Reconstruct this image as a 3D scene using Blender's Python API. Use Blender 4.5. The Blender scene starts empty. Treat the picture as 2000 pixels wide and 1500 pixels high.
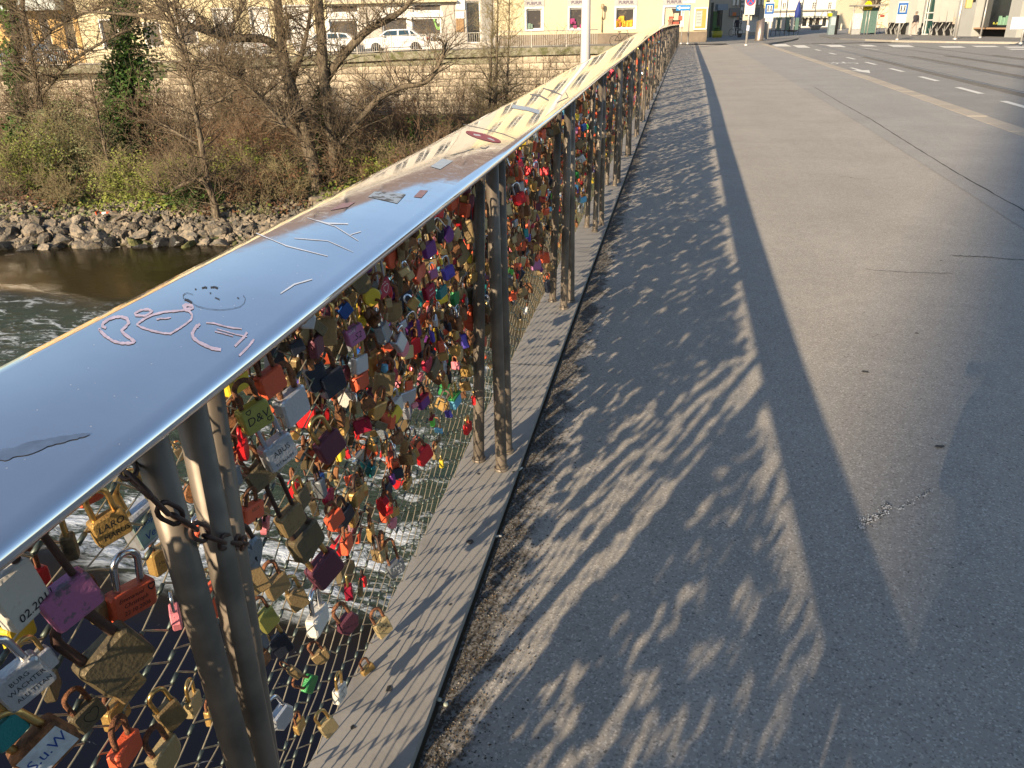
import bpy, math, random
import numpy as np
from mathutils import Vector, Matrix, Quaternion, noise

random.seed(7)
SC = bpy.context.scene
COL = SC.collection
PI = math.pi
H = 1.55                                   # eye height above the pavement

# ------------------------------------------------------------------ camera
F_PX, ROLL, VPX, VPY = 1560.0, math.radians(1.2), 1330.0, 38.0


def _camera_axes():
    d = (750 - (VPY - math.tan(ROLL) * (1000 - VPX))) * math.cos(ROLL)
    pitch = math.atan(d / F_PX)
    n = Vector((-math.sin(ROLL), math.cos(ROLL), 0))
    up = math.cos(pitch) * n + math.sin(pitch) * Vector((0, 0, 1))
    fw = Vector((VPX - 1000, 750 - VPY, -F_PX)).normalized()
    y = (fw - up * fw.dot(up)).normalized()
    return Matrix((y.cross(up), y, up))    # rows: world axes seen from the camera


R3 = _camera_axes()
cam_data = bpy.data.cameras.new('camera')
cam_data.sensor_width = 36.0
cam_data.lens = F_PX / 2000 * 36.0
cam_data.clip_start = 0.03
cam_data.clip_end = 3000
cam = bpy.data.objects.new('camera', cam_data)
COL.objects.link(cam)
cam.matrix_world = Matrix.Translation((0, 0, H)) @ R3.to_4x4()
SC.camera = cam

# ------------------------------------------------------------------ light
SUN_AZ, SUN_EL = math.radians(21.0), math.radians(20.2)    # shadows run 21 degrees right of the bridge axis
SHADOW = Vector((math.sin(SUN_AZ) * math.cos(SUN_EL), math.cos(SUN_AZ) * math.cos(SUN_EL), -math.sin(SUN_EL)))
world = bpy.data.worlds.new('World')
SC.world = world
world.use_nodes = True
wn = world.node_tree.nodes
wl = world.node_tree.links
sky = wn.new('ShaderNodeTexSky')
sky.sky_type = 'NISHITA'
sky.sun_disc = False
sky.sun_elevation = SUN_EL
sky.sun_rotation = math.radians(201.0)
sky.altitude = 350
sky.air_density = 1.0
sky.dust_density = .9
sky.ozone_density = 1.0
wl.new(sky.outputs[0], wn['Background'].inputs[0])
wn['Background'].inputs[1].default_value = 0.10
sun_data = bpy.data.lights.new('sun', 'SUN')
sun_data.energy = 5.0
sun_data.angle = math.radians(0.55)
sun_data.color = (1.0, 0.81, 0.57)
sun = bpy.data.objects.new('sun', sun_data)
COL.objects.link(sun)
sun.rotation_euler = SHADOW.to_track_quat('-Z', 'Y').to_euler()
SC.view_settings.view_transform = 'Standard'
SC.view_settings.look = 'None'
SC.view_settings.exposure = 0.86
SC.view_settings.gamma = 1.0
SC.view_settings.use_curve_mapping = False
SC.cycles.max_bounces = 6
SC.cycles.diffuse_bounces = 3
SC.cycles.glossy_bounces = 3
SC.cycles.transmission_bounces = 4
SC.cycles.transparent_max_bounces = 6
SC.cycles.caustics_reflective = False
SC.cycles.caustics_refractive = False
SC.cycles.sample_clamp_indirect = 6.0

# ------------------------------------------------------------------ places
AX = Vector((-.1975, .9803, 0))            # towards the far bank
RT = Vector((.9803, .1975, 0))             # along the far bank


def ray(px, py):
    return (R3 @ Vector((px - 1000, 750 - py, -F_PX))).normalized()


def onz(px, py, z=0.0):
    w = ray(px, py)
    return Vector((0, 0, H)) + w * ((z - H) / w.z)


def onx(px, py, x):
    w = ray(px, py)
    return Vector((0, 0, H)) + w * (x / w.x)


def at(px, py, d):
    w = ray(px, py)
    return Vector((0, 0, H)) + w * (d / w.dot(AX))


def T(u, d, z=0.0):
    return RT * u + AX * d + Vector((0, 0, z))


def ud(p):
    return p.dot(RT), p.dot(AX), p.z


TOWN_ROT = math.atan2(RT.y, RT.x)

# ------------------------------------------------------------------ objects


def tag(o, label=None, cat=None, group=None, kind=None):
    if label:
        o['label'] = label
    if cat:
        o['category'] = cat
    if group:
        o['group'] = group
    if kind:
        o['kind'] = kind
    return o


def empty(name, loc=(0, 0, 0), rz=0.0, label=None, cat=None, group=None, kind=None):
    o = bpy.data.objects.new(name, None)
    o.empty_display_size = .2
    COL.objects.link(o)
    o.location = loc
    o.rotation_euler = (0, 0, rz)
    return tag(o, label, cat, group, kind)


def link_mesh(name, me, parent=None, loc=(0, 0, 0), rot=None, scale=None):
    o = bpy.data.objects.new(name, me)
    COL.objects.link(o)
    if parent:
        o.parent = parent
    o.location = loc
    if rot is not None:
        o.rotation_euler = rot
    if scale is not None:
        o.scale = scale
    return o


def copy_tree(o, parent=None):
    c = o.copy()
    COL.objects.link(c)
    if parent:
        c.parent = parent
    for ch in list(o.children):
        copy_tree(ch, c)
    return c


class MB:
    """collects vertices and faces of ONE mesh object"""

    def __init__(self):
        self.v, self.f, self.m, self.s = [], [], [], []

    def add(self, vs, fs, mi=0, smooth=False):
        b = len(self.v)
        self.v.extend(vs)
        for f in fs:
            self.f.append(tuple(i + b for i in f))
            self.m.append(mi)
            self.s.append(smooth)

    def box(self, x0, x1, y0, y1, z0, z1, mi=0, M=None):
        vs = [(x0, y0, z0), (x1, y0, z0), (x1, y1, z0), (x0, y1, z0), (x0, y0, z1), (x1, y0, z1), (x1, y1, z1), (x0, y1, z1)]
        if M is not None:
            vs = [tuple(M @ Vector(p)) for p in vs]
        self.add(vs, [(0, 3, 2, 1), (4, 5, 6, 7), (0, 1, 5, 4), (1, 2, 6, 5), (2, 3, 7, 6), (3, 0, 4, 7)], mi)

    def bevel_box(self, x0, x1, y0, y1, z0, z1, r, mi=0, M=None):
        """box whose 12 edges are chamfered"""
        vs, idx = [], {}
        X, Y, Z = (x0, x1), (y0, y1), (z0, z1)
        for i in (0, 1):
            for j in (0, 1):
                for k in (0, 1):
                    sx, sy, sz = (1 - 2 * i), (1 - 2 * j), (1 - 2 * k)
                    idx[i, j, k, 0] = len(vs); vs.append((X[i], Y[j] + sy * r, Z[k] + sz * r))
                    idx[i, j, k, 1] = len(vs); vs.append((X[i] + sx * r, Y[j], Z[k] + sz * r))
                    idx[i, j, k, 2] = len(vs); vs.append((X[i] + sx * r, Y[j] + sy * r, Z[k]))
        fs = []
        for i in (0, 1):
            fs.append((idx[i, 0, 0, 0], idx[i, 0, 1, 0], idx[i, 1, 1, 0], idx[i, 1, 0, 0]))
            fs.append((idx[0, i, 0, 1], idx[1, i, 0, 1], idx[1, i, 1, 1], idx[0, i, 1, 1]))
            fs.append((idx[0, 0, i, 2], idx[0, 1, i, 2], idx[1, 1, i, 2], idx[1, 0, i, 2]))
        for a in (0, 1):
            for b in (0, 1):
                fs.append((idx[a, b, 0, 0], idx[a, b, 1, 0], idx[a, b, 1, 1], idx[a, b, 0, 1]))
                fs.append((idx[a, 0, b, 0], idx[a, 1, b, 0], idx[a, 1, b, 2], idx[a, 0, b, 2]))
                fs.append((idx[0, a, b, 1], idx[1, a, b, 1], idx[1, a, b, 2], idx[0, a, b, 2]))
                for c in (0, 1):
                    fs.append((idx[a, b, c, 0], idx[a, b, c, 1], idx[a, b, c, 2]))
        # orient outward
        c = Vector(((x0 + x1) / 2, (y0 + y1) / 2, (z0 + z1) / 2))
        out = []
        for f in fs:
            p = [Vector(vs[i]) for i in f]
            n = (p[1] - p[0]).cross(p[2] - p[0])
            m = sum(p, Vector()) / len(p) - c
            out.append(f if n.dot(m) > 0 else tuple(reversed(f)))
        if M is not None:
            vs = [tuple(M @ Vector(p)) for p in vs]
        self.add(vs, out, mi)

    def tube(self, pts, rad, n=5, mi=0, caps=True, smooth=True, up=None):
        pts = [Vector(p) for p in pts]
        if not hasattr(rad, '__len__'):
            rad = [rad] * len(pts)
        base = len(self.v)
        t = (pts[1] - pts[0])
        a = up or (Vector((0, 0, 1)) if abs(t.normalized().z) < .9 else Vector((1, 0, 0)))
        e1 = t.cross(a)
        if e1.length < 1e-9:
            e1 = Vector((1, 0, 0))
        e1.normalize()
        L = len(pts)
        for i, p in enumerate(pts):
            if i == 0:
                t = pts[1] - pts[0]
            elif i == L - 1:
                t = pts[-1] - pts[-2]
            else:
                t = pts[i + 1] - pts[i - 1]
            t = t.normalized() if t.length > 1e-9 else Vector((0, 0, 1))
            e1 = e1 - t * e1.dot(t)
            if e1.length < 1e-6:
                e1 = t.orthogonal()
            e1.normalize()
            e2 = t.cross(e1)
            for k in range(n):
                an = 2 * PI * k / n
                q = p + (e1 * math.cos(an) + e2 * math.sin(an)) * rad[i]
                self.v.append((q.x, q.y, q.z))
        for i in range(L - 1):
            for k in range(n):
                k2 = (k + 1) % n
                self.f.append((base + i * n + k, base + i * n + k2, base + (i + 1) * n + k2, base + (i + 1) * n + k))
                self.m.append(mi)
                self.s.append(smooth)
        if caps:
            self.f.append(tuple(base + k for k in reversed(range(n)))); self.m.append(mi); self.s.append(False)
            self.f.append(tuple(base + (L - 1) * n + k for k in range(n))); self.m.append(mi); self.s.append(False)

    def cyl(self, p0, p1, r, n=12, mi=0, r1=None):
        self.tube([p0, p1], [r, r if r1 is None else r1], n, mi)

    def lathe(self, prof, n=16, mi=0, c=(0, 0, 0), smooth=True):
        base = len(self.v)
        for r, z in prof:
            for k in range(n):
                a = 2 * PI * k / n
                self.v.append((c[0] + r * math.cos(a), c[1] + r * math.sin(a), c[2] + z))
        for i in range(len(prof) - 1):
            for k in range(n):
                k2 = (k + 1) % n
                self.f.append((base + i * n + k, base + i * n + k2, base + (i + 1) * n + k2, base + (i + 1) * n + k))
                self.m.append(mi); self.s.append(smooth)

    def prism(self, outline, y0, y1, mi=0, M=None, flip=False):
        """outline in xz, extruded from y0 to y1"""
        n = len(outline)
        vs = [(x, y0, z) for x, z in outline] + [(x, y1, z) for x, z in outline]
        if M is not None:
            vs = [tuple(M @ Vector(p)) for p in vs]
        fs = [tuple(range(n)), tuple(reversed(range(n, 2 * n)))]
        fs += [(i, i + n, (i + 1) % n + n, (i + 1) % n) for i in range(n)]
        self.add(vs, fs, mi)

    def mesh(self, name, mats):
        me = bpy.data.meshes.new(name)
        me.from_pydata([tuple(p) for p in self.v], [], self.f)
        for m in (mats if isinstance(mats, (list, tuple)) else [mats]):
            me.materials.append(m)
        if self.m:
            me.polygons.foreach_set('material_index', self.m)
            me.polygons.foreach_set('use_smooth', self.s)
        me.update()
        return me

    def build(self, name, mats, parent=None, loc=(0, 0, 0), rot=None):
        return link_mesh(name, self.mesh(name, mats), parent, loc, rot)


def quad_sheet(name, pts, mat, parent=None):
    m = MB()
    m.add([tuple(p) for p in pts], [tuple(range(len(pts)))])
    return m.build(name, mat, parent)


def text_obj(body, size, mat, parent, loc, rot, name='lettering', align='CENTER', depth=0.0, shear=0.0, bold=0.0):
    cu = bpy.data.curves.new(name, 'FONT')
    cu.body = body
    cu.size = size
    cu.align_x = align
    cu.align_y = 'CENTER'
    cu.extrude = depth
    cu.shear = shear
    cu.offset = bold
    cu.resolution_u = 2
    cu.materials.append(mat)
    t = bpy.data.objects.new(name, cu)
    COL.objects.link(t)
    me = bpy.data.meshes.new_from_object(t.evaluated_get(bpy.context.evaluated_depsgraph_get()))
    bpy.data.objects.remove(t)
    return link_mesh(name, me, parent, loc, rot)


# ------------------------------------------------------------------ materials
MATS = {}


def mat(name, col, rough=.6, metal=0.0, var=.12, scale=8.0, bump=0.0, bscale=None, col2=None, mix_lo=.45, mix_hi=.6,
        obj_random=0.0, coat=0.0, spec=.5, coord='Object', emit=None, detail=4, scale3=None, rough_var=0.0, trans=0.0):
    if name in MATS:
        return MATS[name]
    m = bpy.data.materials.new(name)
    m.use_nodes = True
    nt = m.node_tree
    N, L = nt.nodes, nt.links
    p = N['Principled BSDF']
    p.inputs['Roughness'].default_value = rough
    p.inputs['Metallic'].default_value = metal
    p.inputs['Specular IOR Level'].default_value = spec
    if coat:
        p.inputs['Coat Weight'].default_value = coat
        p.inputs['Coat Roughness'].default_value = .15
    if trans:
        p.inputs['Transmission Weight'].default_value = trans
    tc = N.new('ShaderNodeTexCoord')
    vec = tc.outputs[coord]
    if scale3:
        mp = N.new('ShaderNodeMapping')
        mp.inputs['Scale'].default_value = scale3
        L.new(vec, mp.inputs[0])
        vec = mp.outputs[0]
    no = N.new('ShaderNodeTexNoise')
    no.inputs['Scale'].default_value = scale
    no.inputs['Detail'].default_value = detail
    no.inputs['Roughness'].default_value = .62
    L.new(vec, no.inputs['Vector'])
    base = N.new('ShaderNodeMix'); base.data_type = 'RGBA'
    c1 = (*col, 1); c2 = (*(col2 if col2 else tuple(c * (1 - 2.2 * var) if c * (1 - 2.2 * var) > 0 else 0 for c in col)), 1)
    base.inputs[6].default_value = c1
    base.inputs[7].default_value = c2
    ramp = N.new('ShaderNodeMapRange')
    ramp.inputs[1].default_value = mix_lo if col2 else .3
    ramp.inputs[2].default_value = mix_hi if col2 else .75
    L.new(no.outputs[0], ramp.inputs[0])
    L.new(ramp.outputs[0], base.inputs[0])
    out = base.outputs[2]
    if obj_random:
        oi = N.new('ShaderNodeObjectInfo')
        mr = N.new('ShaderNodeMapRange')
        mr.inputs[3].default_value = 1 - obj_random
        mr.inputs[4].default_value = 1 + obj_random
        L.new(oi.outputs['Random'], mr.inputs[0])
        mu = N.new('ShaderNodeVectorMath'); mu.operation = 'SCALE'
        L.new(out, mu.inputs[0]); L.new(mr.outputs[0], mu.inputs[3])
        out = mu.outputs[0]
    L.new(out, p.inputs['Base Color'])
    if rough_var:
        rr = N.new('ShaderNodeMapRange')
        rr.inputs[1].default_value = .3; rr.inputs[2].default_value = .7
        rr.inputs[3].default_value = max(0, rough - rough_var); rr.inputs[4].default_value = min(1, rough + rough_var)
        L.new(no.outputs[0], rr.inputs[0]); L.new(rr.outputs[0], p.inputs['Roughness'])
    if bump:
        b = N.new('ShaderNodeBump')
        b.inputs['Strength'].default_value = 1.0
        b.inputs['Distance'].default_value = bump
        nb = no
        if bscale:
            nb = N.new('ShaderNodeTexNoise')
            nb.inputs['Scale'].default_value = bscale
            nb.inputs['Detail'].default_value = 3
            L.new(vec, nb.inputs['Vector'])
        L.new(nb.outputs[0], b.inputs['Height'])
        L.new(b.outputs[0], p.inputs['Normal'])
    if emit:
        p.inputs['Emission Color'].default_value = (*emit[:3], 1)
        p.inputs['Emission Strength'].default_value = emit[3]
    MATS[name] = m
    return m


def nodes_of(name):
    m = bpy.data.materials.new(name)
    m.use_nodes = True
    MATS[name] = m
    return m, m.node_tree.nodes, m.node_tree.links, m.node_tree.nodes['Principled BSDF']


def tex(N, L, vec, scale, detail=3, kind='noise', dist=0.0, rough=.55):
    if kind == 'noise':
        n = N.new('ShaderNodeTexNoise'); n.inputs['Detail'].default_value = detail
        n.inputs['Distortion'].default_value = dist
        n.inputs['Roughness'].default_value = rough
    else:
        n = N.new('ShaderNodeTexVoronoi')
    n.inputs['Scale'].default_value = scale
    if vec is not None:
        L.new(vec, n.inputs['Vector'])
    return n


def rng(N, L, src, a, b, c=0.0, d=1.0, smooth=False):
    r = N.new('ShaderNodeMapRange')
    if smooth:
        r.interpolation_type = 'SMOOTHSTEP'
    L.new(src, r.inputs[0])
    for i, x in enumerate((a, b, c, d)):
        r.inputs[i + 1].default_value = x
    return r.outputs[0]


def mixc(N, L, fac, a, b, mode='MIX'):
    x = N.new('ShaderNodeMix'); x.data_type = 'RGBA'; x.blend_type = mode
    if isinstance(fac, (int, float)):
        x.inputs[0].default_value = fac
    else:
        L.new(fac, x.inputs[0])
    for i, c in ((6, a), (7, b)):
        if isinstance(c, tuple):
            x.inputs[i].default_value = (*c, 1)
        else:
            L.new(c, x.inputs[i])
    return x.outputs[2]


def mathn(N, L, op, a, b=0.0):
    x = N.new('ShaderNodeMath'); x.operation = op
    for i, c in ((0, a), (1, b)):
        if isinstance(c, (int, float)):
            x.inputs[i].default_value = c
        else:
            L.new(c, x.inputs[i])
    return x.outputs[0]


# asphalt of the pavement: fine pale and dark aggregate, large faded patches, dirt and moss along the railing
def asphalt(name, base, grit=.55, dirt=False, warm=(1.0, .97, .93)):
    m, N, L, p = nodes_of(name)
    g = N.new('ShaderNodeNewGeometry').outputs['Position']
    big = tex(N, L, g, .9, 4)
    mid = tex(N, L, g, 9, 4)
    v1 = tex(N, L, g, 190, kind='voronoi')
    v2 = tex(N, L, g, 150, kind='voronoi')
    fine = tex(N, L, g, 420, 2)
    col = mixc(N, L, rng(N, L, big.outputs[0], .3, .7), tuple(base * .86 * w for w in warm), tuple(base * 1.08 * w for w in warm))
    stn = tex(N, L, g, 2.3, 5, dist=1.2, rough=.7)
    mps = N.new('ShaderNodeMapping'); mps.inputs['Scale'].default_value = (2.2, .12, 1); L.new(g, mps.inputs[0])
    trk = tex(N, L, mps.outputs[0], 1.6, 3)
    col = mixc(N, L, rng(N, L, trk.outputs[0], .40, .62, 0, .22), col, tuple(base * .78 * w for w in warm))
    col = mixc(N, L, rng(N, L, stn.outputs[0], .60, .70, 0, .28), col, tuple(base * .60 * w for w in warm))
    col = mixc(N, L, rng(N, L, stn.outputs[0], .36, .28, 0, .20), col, tuple(min(1, base * 1.25 * w) for w in warm))
    col = mixc(N, L, rng(N, L, mid.outputs[0], .35, .7, 0, .35), col, tuple(base * .72 * w for w in warm))
    sep = N.new('ShaderNodeSeparateColor'); L.new(v1.outputs['Color'], sep.inputs[0])
    sep2 = N.new('ShaderNodeSeparateColor'); L.new(v2.outputs['Color'], sep2.inputs[0])
    col = mixc(N, L, rng(N, L, sep.outputs[0], .30, .0, 0, grit), col, tuple(base * .35 * w for w in warm))
    col = mixc(N, L, rng(N, L, sep.outputs[1], .80, 1.0, 0, grit * .8), col, tuple(min(1, base * 2.1 * w) for w in warm))
    col = mixc(N, L, rng(N, L, sep2.outputs[0], .972, .99, 0, .6), col, (.55, .53, .49))
    col = mixc(N, L, rng(N, L, sep2.outputs[1], .988, .998, 0, .6), col, (.04, .04, .042))
    h = mathn(N, L, 'ADD', mathn(N, L, 'MULTIPLY', sep.outputs[2], .6), mathn(N, L, 'MULTIPLY', fine.outputs[0], .8))
    if dirt:
        sx = N.new('ShaderNodeSeparateXYZ'); L.new(g, sx.inputs[0])
        dn = tex(N, L, g, 5.5, 5, rough=.7)
        dn2 = tex(N, L, g, 22, 4)
        edge = mathn(N, L, 'ADD', sx.outputs[0], mathn(N, L, 'MULTIPLY', dn.outputs[0], -.34))
        edge = mathn(N, L, 'ADD', edge, mathn(N, L, 'MULTIPLY', dn2.outputs[0], -.10))
        f = rng(N, L, edge, -.575, -.645)
        dcol = mixc(N, L, rng(N, L, dn2.outputs[0], .35, .65), (.022, .018, .013), (.065, .05, .032))
        col = mixc(N, L, mathn(N, L, 'MULTIPLY', f, .95), col, dcol)
        f2 = rng(N, L, edge, -.40, -.60, 0, .45)
        col = mixc(N, L, mathn(N, L, 'MULTIPLY', f2, rng(N, L, sep2.outputs[2], .3, .8)), col, (.33, .32, .30))
    L.new(col, p.inputs['Base Color'])
    p.inputs['Roughness'].default_value = .88
    p.inputs['Specular IOR Level'].default_value = .3
    b = N.new('ShaderNodeBump'); b.inputs['Distance'].default_value = .0028; b.inputs['Strength'].default_value = .9
    L.new(h, b.inputs['Height']); L.new(b.outputs[0], p.inputs['Normal'])
    return m


A_PAVE = asphalt('pavement_asphalt', .41, dirt=True, warm=(1.0, .915, .80))
A_PATCH = asphalt('older_asphalt', .365, warm=(1, .945, .87))
A_ROAD = asphalt('road_asphalt', .30, warm=(1, .965, .90))
A_TOWN = asphalt('street_asphalt', .27)

PAINT = mat('white_road_paint', (.72, .70, .64), .75, var=.15, scale=14, col2=(.35, .34, .31), mix_lo=.62, mix_hi=.72)
KERB = mat('kerb_granite', (.44, .38, .30), .8, var=.10, scale=30, bump=.002, obj_random=.05)
SETT = mat('rail_setts', (.15, .14, .125), .8, var=.2, scale=20, bump=.003)
STEEL = mat('galvanised_post', (.185, .15, .115), .50, .35, var=.16, scale=5, col2=(.11, .09, .07), rough_var=.1)
STRIP = mat('base_plate', (.31, .29, .26), .7, .15, var=.1, scale=6, bump=.0006, bscale=90, col2=(.24, .225, .20), mix_lo=.5, mix_hi=.7)
CABLE = mat('net_cable', (.50, .42, .29), .42, .5, var=.2, scale=40)
FERR = mat('net_ferrule', (.13, .16, .14), .5, .6, var=.2, scale=60)
DARK = mat('dark_gap', (.012, .012, .012), .9)
BLACKM = mat('black_metal', (.02, .02, .022), .45, .3)
WHITEP = mat('white_paint', (.78, .77, .74), .5, var=.05)
GREYP = mat('grey_paint', (.42, .43, .43), .5, .2, var=.06)
POLE = mat('pole_metal', (.52, .50, .47), .45, .4, var=.08)
GLASS = mat('window_glass', (.03, .035, .04), .08, 0, var=.3, scale=1.2, spec=.8)
INT = mat('dark_interior', (.035, .03, .028), .6, var=.3, scale=2.5, col2=(.11, .085, .06), mix_lo=.55, mix_hi=.65)
# ================================================================== ground, bridge deck
def bend(y):
    return float(np.interp(y, [-20, 5, 9.8, 17.4, 22.4, 32.5, 44.8, 57.6, 61], [0, 0, .015, .045, .095, .185, .32, .47, .5]))


def rail_z(y):
    return float(np.interp(y, [-6, .4, 2.2, 3.9, 5.6, 7.9, 10, 13.3, 19.7, 29.8, 47, 60, 63], [1.197, 1.198, 1.206, 1.22, 1.243, 1.262, 1.286, 1.335, 1.385, 1.375, 1.31, 1.25, 1.23]))


YS = [-6, -3, -1.5, 0, 1, 2, 3, 4, 5, 6, 8, 10, 12, 14, 17, 20, 24, 28, 33, 38, 44, 50, 56, 60.5]


def strip_between(f0, f1, z0, z1=None, ys=YS):
    m = MB()
    vs = []
    for y in ys:
        vs.append((f0(y), y, z0)); vs.append((f1(y), y, z0 if z1 is None else z1))
    m.add(vs, [(2 * i, 2 * i + 1, 2 * i + 3, 2 * i + 2) for i in range(len(ys) - 1)])
    return m


KX = lambda y: -.5 + bend(y)               # edge of the steel base plate
CURB = lambda y: float(np.interp(y, [-20, 12.4, 16.2, 24, 32, 54, 61], [4.6, 4.68, 4.77, 4.93, 4.98, 5.18, 5.25]))

pave = strip_between(lambda y: KX(y) + .012, CURB, 0.0).build('pavement', A_PAVE)
tag(pave, kind='structure')
# strip of older asphalt between the seam and the kerb
SEAM = lambda y: float(np.interp(y, [-6, 3, 6, 9, 16, 30, 60.5], [2.5, 2.62, 2.72, 2.78, 2.9, 3.0, 3.1]))
_p = strip_between(SEAM, CURB, .003).build('older_paving', A_PATCH, pave)
# deck slab with fascia under the pavement
m = MB()
m.box(-.74, 26, -14, 61, -.75, -.16)
deck = m.build('bridge_deck', mat('deck_concrete', (.22, .21, .19), .85, var=.2, scale=1.5, bump=.004))
tag(deck, kind='structure')
m = MB()
ys = YS
vs = []
for y in ys:
    x = KX(y) + .012
    vs += [(x, y, 0), (x, y, -.16)]
m.add(vs, [(2 * i, 2 * i + 1, 2 * i + 3, 2 * i + 2) for i in range(len(ys) - 1)])
m.build('pavement_edge', DARK, pave)

# road: the whole carriageway with tracks
road = strip_between(lambda y: CURB(y) + .30, lambda y: 27.0, -.10, ys=[-14] + YS[1:]).build('road', A_ROAD)
tag(road, kind='structure')


def line_pt(y, x0=None):
    return y


def along(px0, px1):
    return px0


# kerb stones, each its own piece
kerb_mesh = MB(); kerb_mesh.bevel_box(0, .31, 0, .985, -.14, .008, .008)
kme = kerb_mesh.mesh('kerb_stone', KERB)
y = 2.0
while y < 61:
    x = CURB(y)
    o = link_mesh('kerb_stone', kme, pave, (x + random.uniform(-.004, .004), y, random.uniform(-.002, .004)))
    o.rotation_euler = (0, 0, -math.atan2(CURB(y + 1) - x, 1))
    y += 1.0

# dashed lane line (positions measured along the lane), arrow, cycle symbol
DX = lambda y: float(np.interp(y, [8, 18, 21.6, 25.7, 30, 34.4, 38.8, 44, 60], [6.2, 6.52, 6.72, 6.9, 7.03, 7.12, 7.2, 7.28, 7.5]))
for i, yc in enumerate([10.2, 14.0, 17.9, 21.6, 25.7, 30.0, 34.4, 38.8, 43.9, 49, 54]):
    x = DX(yc); a = DX(yc + 1) - x
    quad_sheet('lane_dash', [(x - .075, yc - .95, -.094), (x + .075, yc - .95, -.094), (x + .075 + a, yc + .95, -.094), (x - .075 + a, yc + .95, -.094)], PAINT, road)
m = MB()
c = onz(1678, 137, -.1)
pts = [(-.05, .9), (.05, .9), (.07, -.1), (.28, -.1), (0, -1.1), (-.28, -.1), (-.07, -.1)]
m.add([(c.x + x, c.y + yy * 1.6, -.094) for x, yy in pts], [tuple(reversed(range(7)))])
m.build('painted_arrow', PAINT, road)
m = MB()                                    # bicycle symbol: two wheels, frame, handlebar
c = onz(1668, 131, -.1)
for sx in (-.36, .36):
    for k in range(14):
        a0, a1 = 2 * PI * k / 14, 2 * PI * (k + 1) / 14
        r0, r1 = .20, .26
        m.add([(c.x + sx + r * math.cos(a), c.y + 2.6 + 2.4 * r * math.sin(a), -.094) for r, a in ((r0, a0), (r1, a0), (r1, a1), (r0, a1))], [(0, 1, 2, 3)])
for (x0, y0, x1, y1) in ((-.36, 0, -.1, .45), (-.1, .45, .28, .45), (.36, 0, .24, .6), (-.1, .45, 0, 0), (0, 0, .28, .45), (.14, .62, .32, .62)):
    m.add([(c.x + x0 - .02, c.y + 2.6 + 2.0 * y0, -.094), (c.x + x0 + .04, c.y + 2.6 + 2.0 * y0 - .03, -.094), (c.x + x1 + .04, c.y + 2.6 + 2.0 * y1, -.094), (c.x + x1 - .02, c.y + 2.6 + 2.0 * y1 + .05, -.094)], [(0, 1, 2, 3)])
m.build('painted_bicycle', PAINT, road)

# tram tracks: grooved rails with a band of small setts beside them
RAILM = mat('tram_rail_steel', (.40, .38, .35), .4, .6, var=.15, scale=8)
T1 = lambda y: float(np.interp(y, [4, 20.8, 27.2, 35, 53.8, 61], [7.15, 7.64, 7.81, 8.06, 8.42, 8.55]))
for k, off in enumerate((0, 1.435, 3.35, 4.785)):
    m = MB()
    ys2 = [6, 10, 14, 18, 22, 27, 33, 40, 47, 54, 61]
    for j in range(len(ys2) - 1):
        a, b = ys2[j], ys2[j + 1]
        m.add([(T1(a) + off - .035, a, -.092), (T1(a) + off + .035, a, -.092), (T1(b) + off + .035, b, -.092), (T1(b) + off - .035, b, -.092)], [(0, 1, 2, 3)])
        m.add([(T1(a) + off + .035, a, -.0935), (T1(a) + off + .085, a, -.0935), (T1(b) + off + .085, b, -.0935), (T1(b) + off + .035, b, -.0935)], [(0, 1, 2, 3)], 1)
    m.build('tram_rail', [RAILM, mat('groove_dirt', (.10, .09, .08), .9)], road)
m = MB()
for off, sgn in ((0, -1), (1.435, 1), (3.35, -1), (4.785, 1)):
    for row in range(2):
        y = 9.0
        while y < 40:
            x = T1(y) + off + (sgn * (.10 + .13 * row) + (.05 if sgn > 0 else -.115))
            h = -.088 + random.uniform(-.003, .004)
            m.add([(x, y, -.1), (x + .115, y, -.1), (x + .115, y + .15, -.1), (x, y + .15, -.1),
                   (x + .012, y + .012, h), (x + .103, y + .012, h), (x + .103, y + .138, h), (x + .012, y + .138, h)],
                  [(4, 5, 6, 7), (0, 1, 5, 4), (1, 2, 6, 5), (2, 3, 7, 6), (3, 0, 4, 7)])
            y += .165
o = m.build('track_setts', SETT, road)
o['kind'] = 'stuff'

# crack with pale grit, thin cracks, seam, stains on the asphalt
CRK = mat('crack_dark', (.035, .034, .033), .95)
m = MB()


def ribbon(m, pts, w, z, mi=0, jag=0.0):
    P = [Vector((p[0], p[1], 0)) for p in pts]
    vs = []
    for i, p in enumerate(P):
        t = (P[min(i + 1, len(P) - 1)] - P[max(i - 1, 0)]).normalized()
        n = Vector((-t.y, t.x, 0))
        ww = (w if not hasattr(w, '__len__') else w[i]) * random.uniform(.5, 1.3) * .5
        c = p + n * random.uniform(-jag, jag)
        a, b = c + n * ww, c - n * ww
        vs += [(a.x, a.y, z), (b.x, b.y, z)]
    m.add(vs, [(2 * i, 2 * i + 1, 2 * i + 3, 2 * i + 2) for i in range(len(P) - 1)], mi)


def pline(pxs, n=8):
    P = [onz(*q) for q in pxs]
    out = []
    for i in range(len(P) - 1):
        for k in range(n):
            out.append(P[i].lerp(P[i + 1], k / n))
    out.append(P[-1])
    return out


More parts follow.
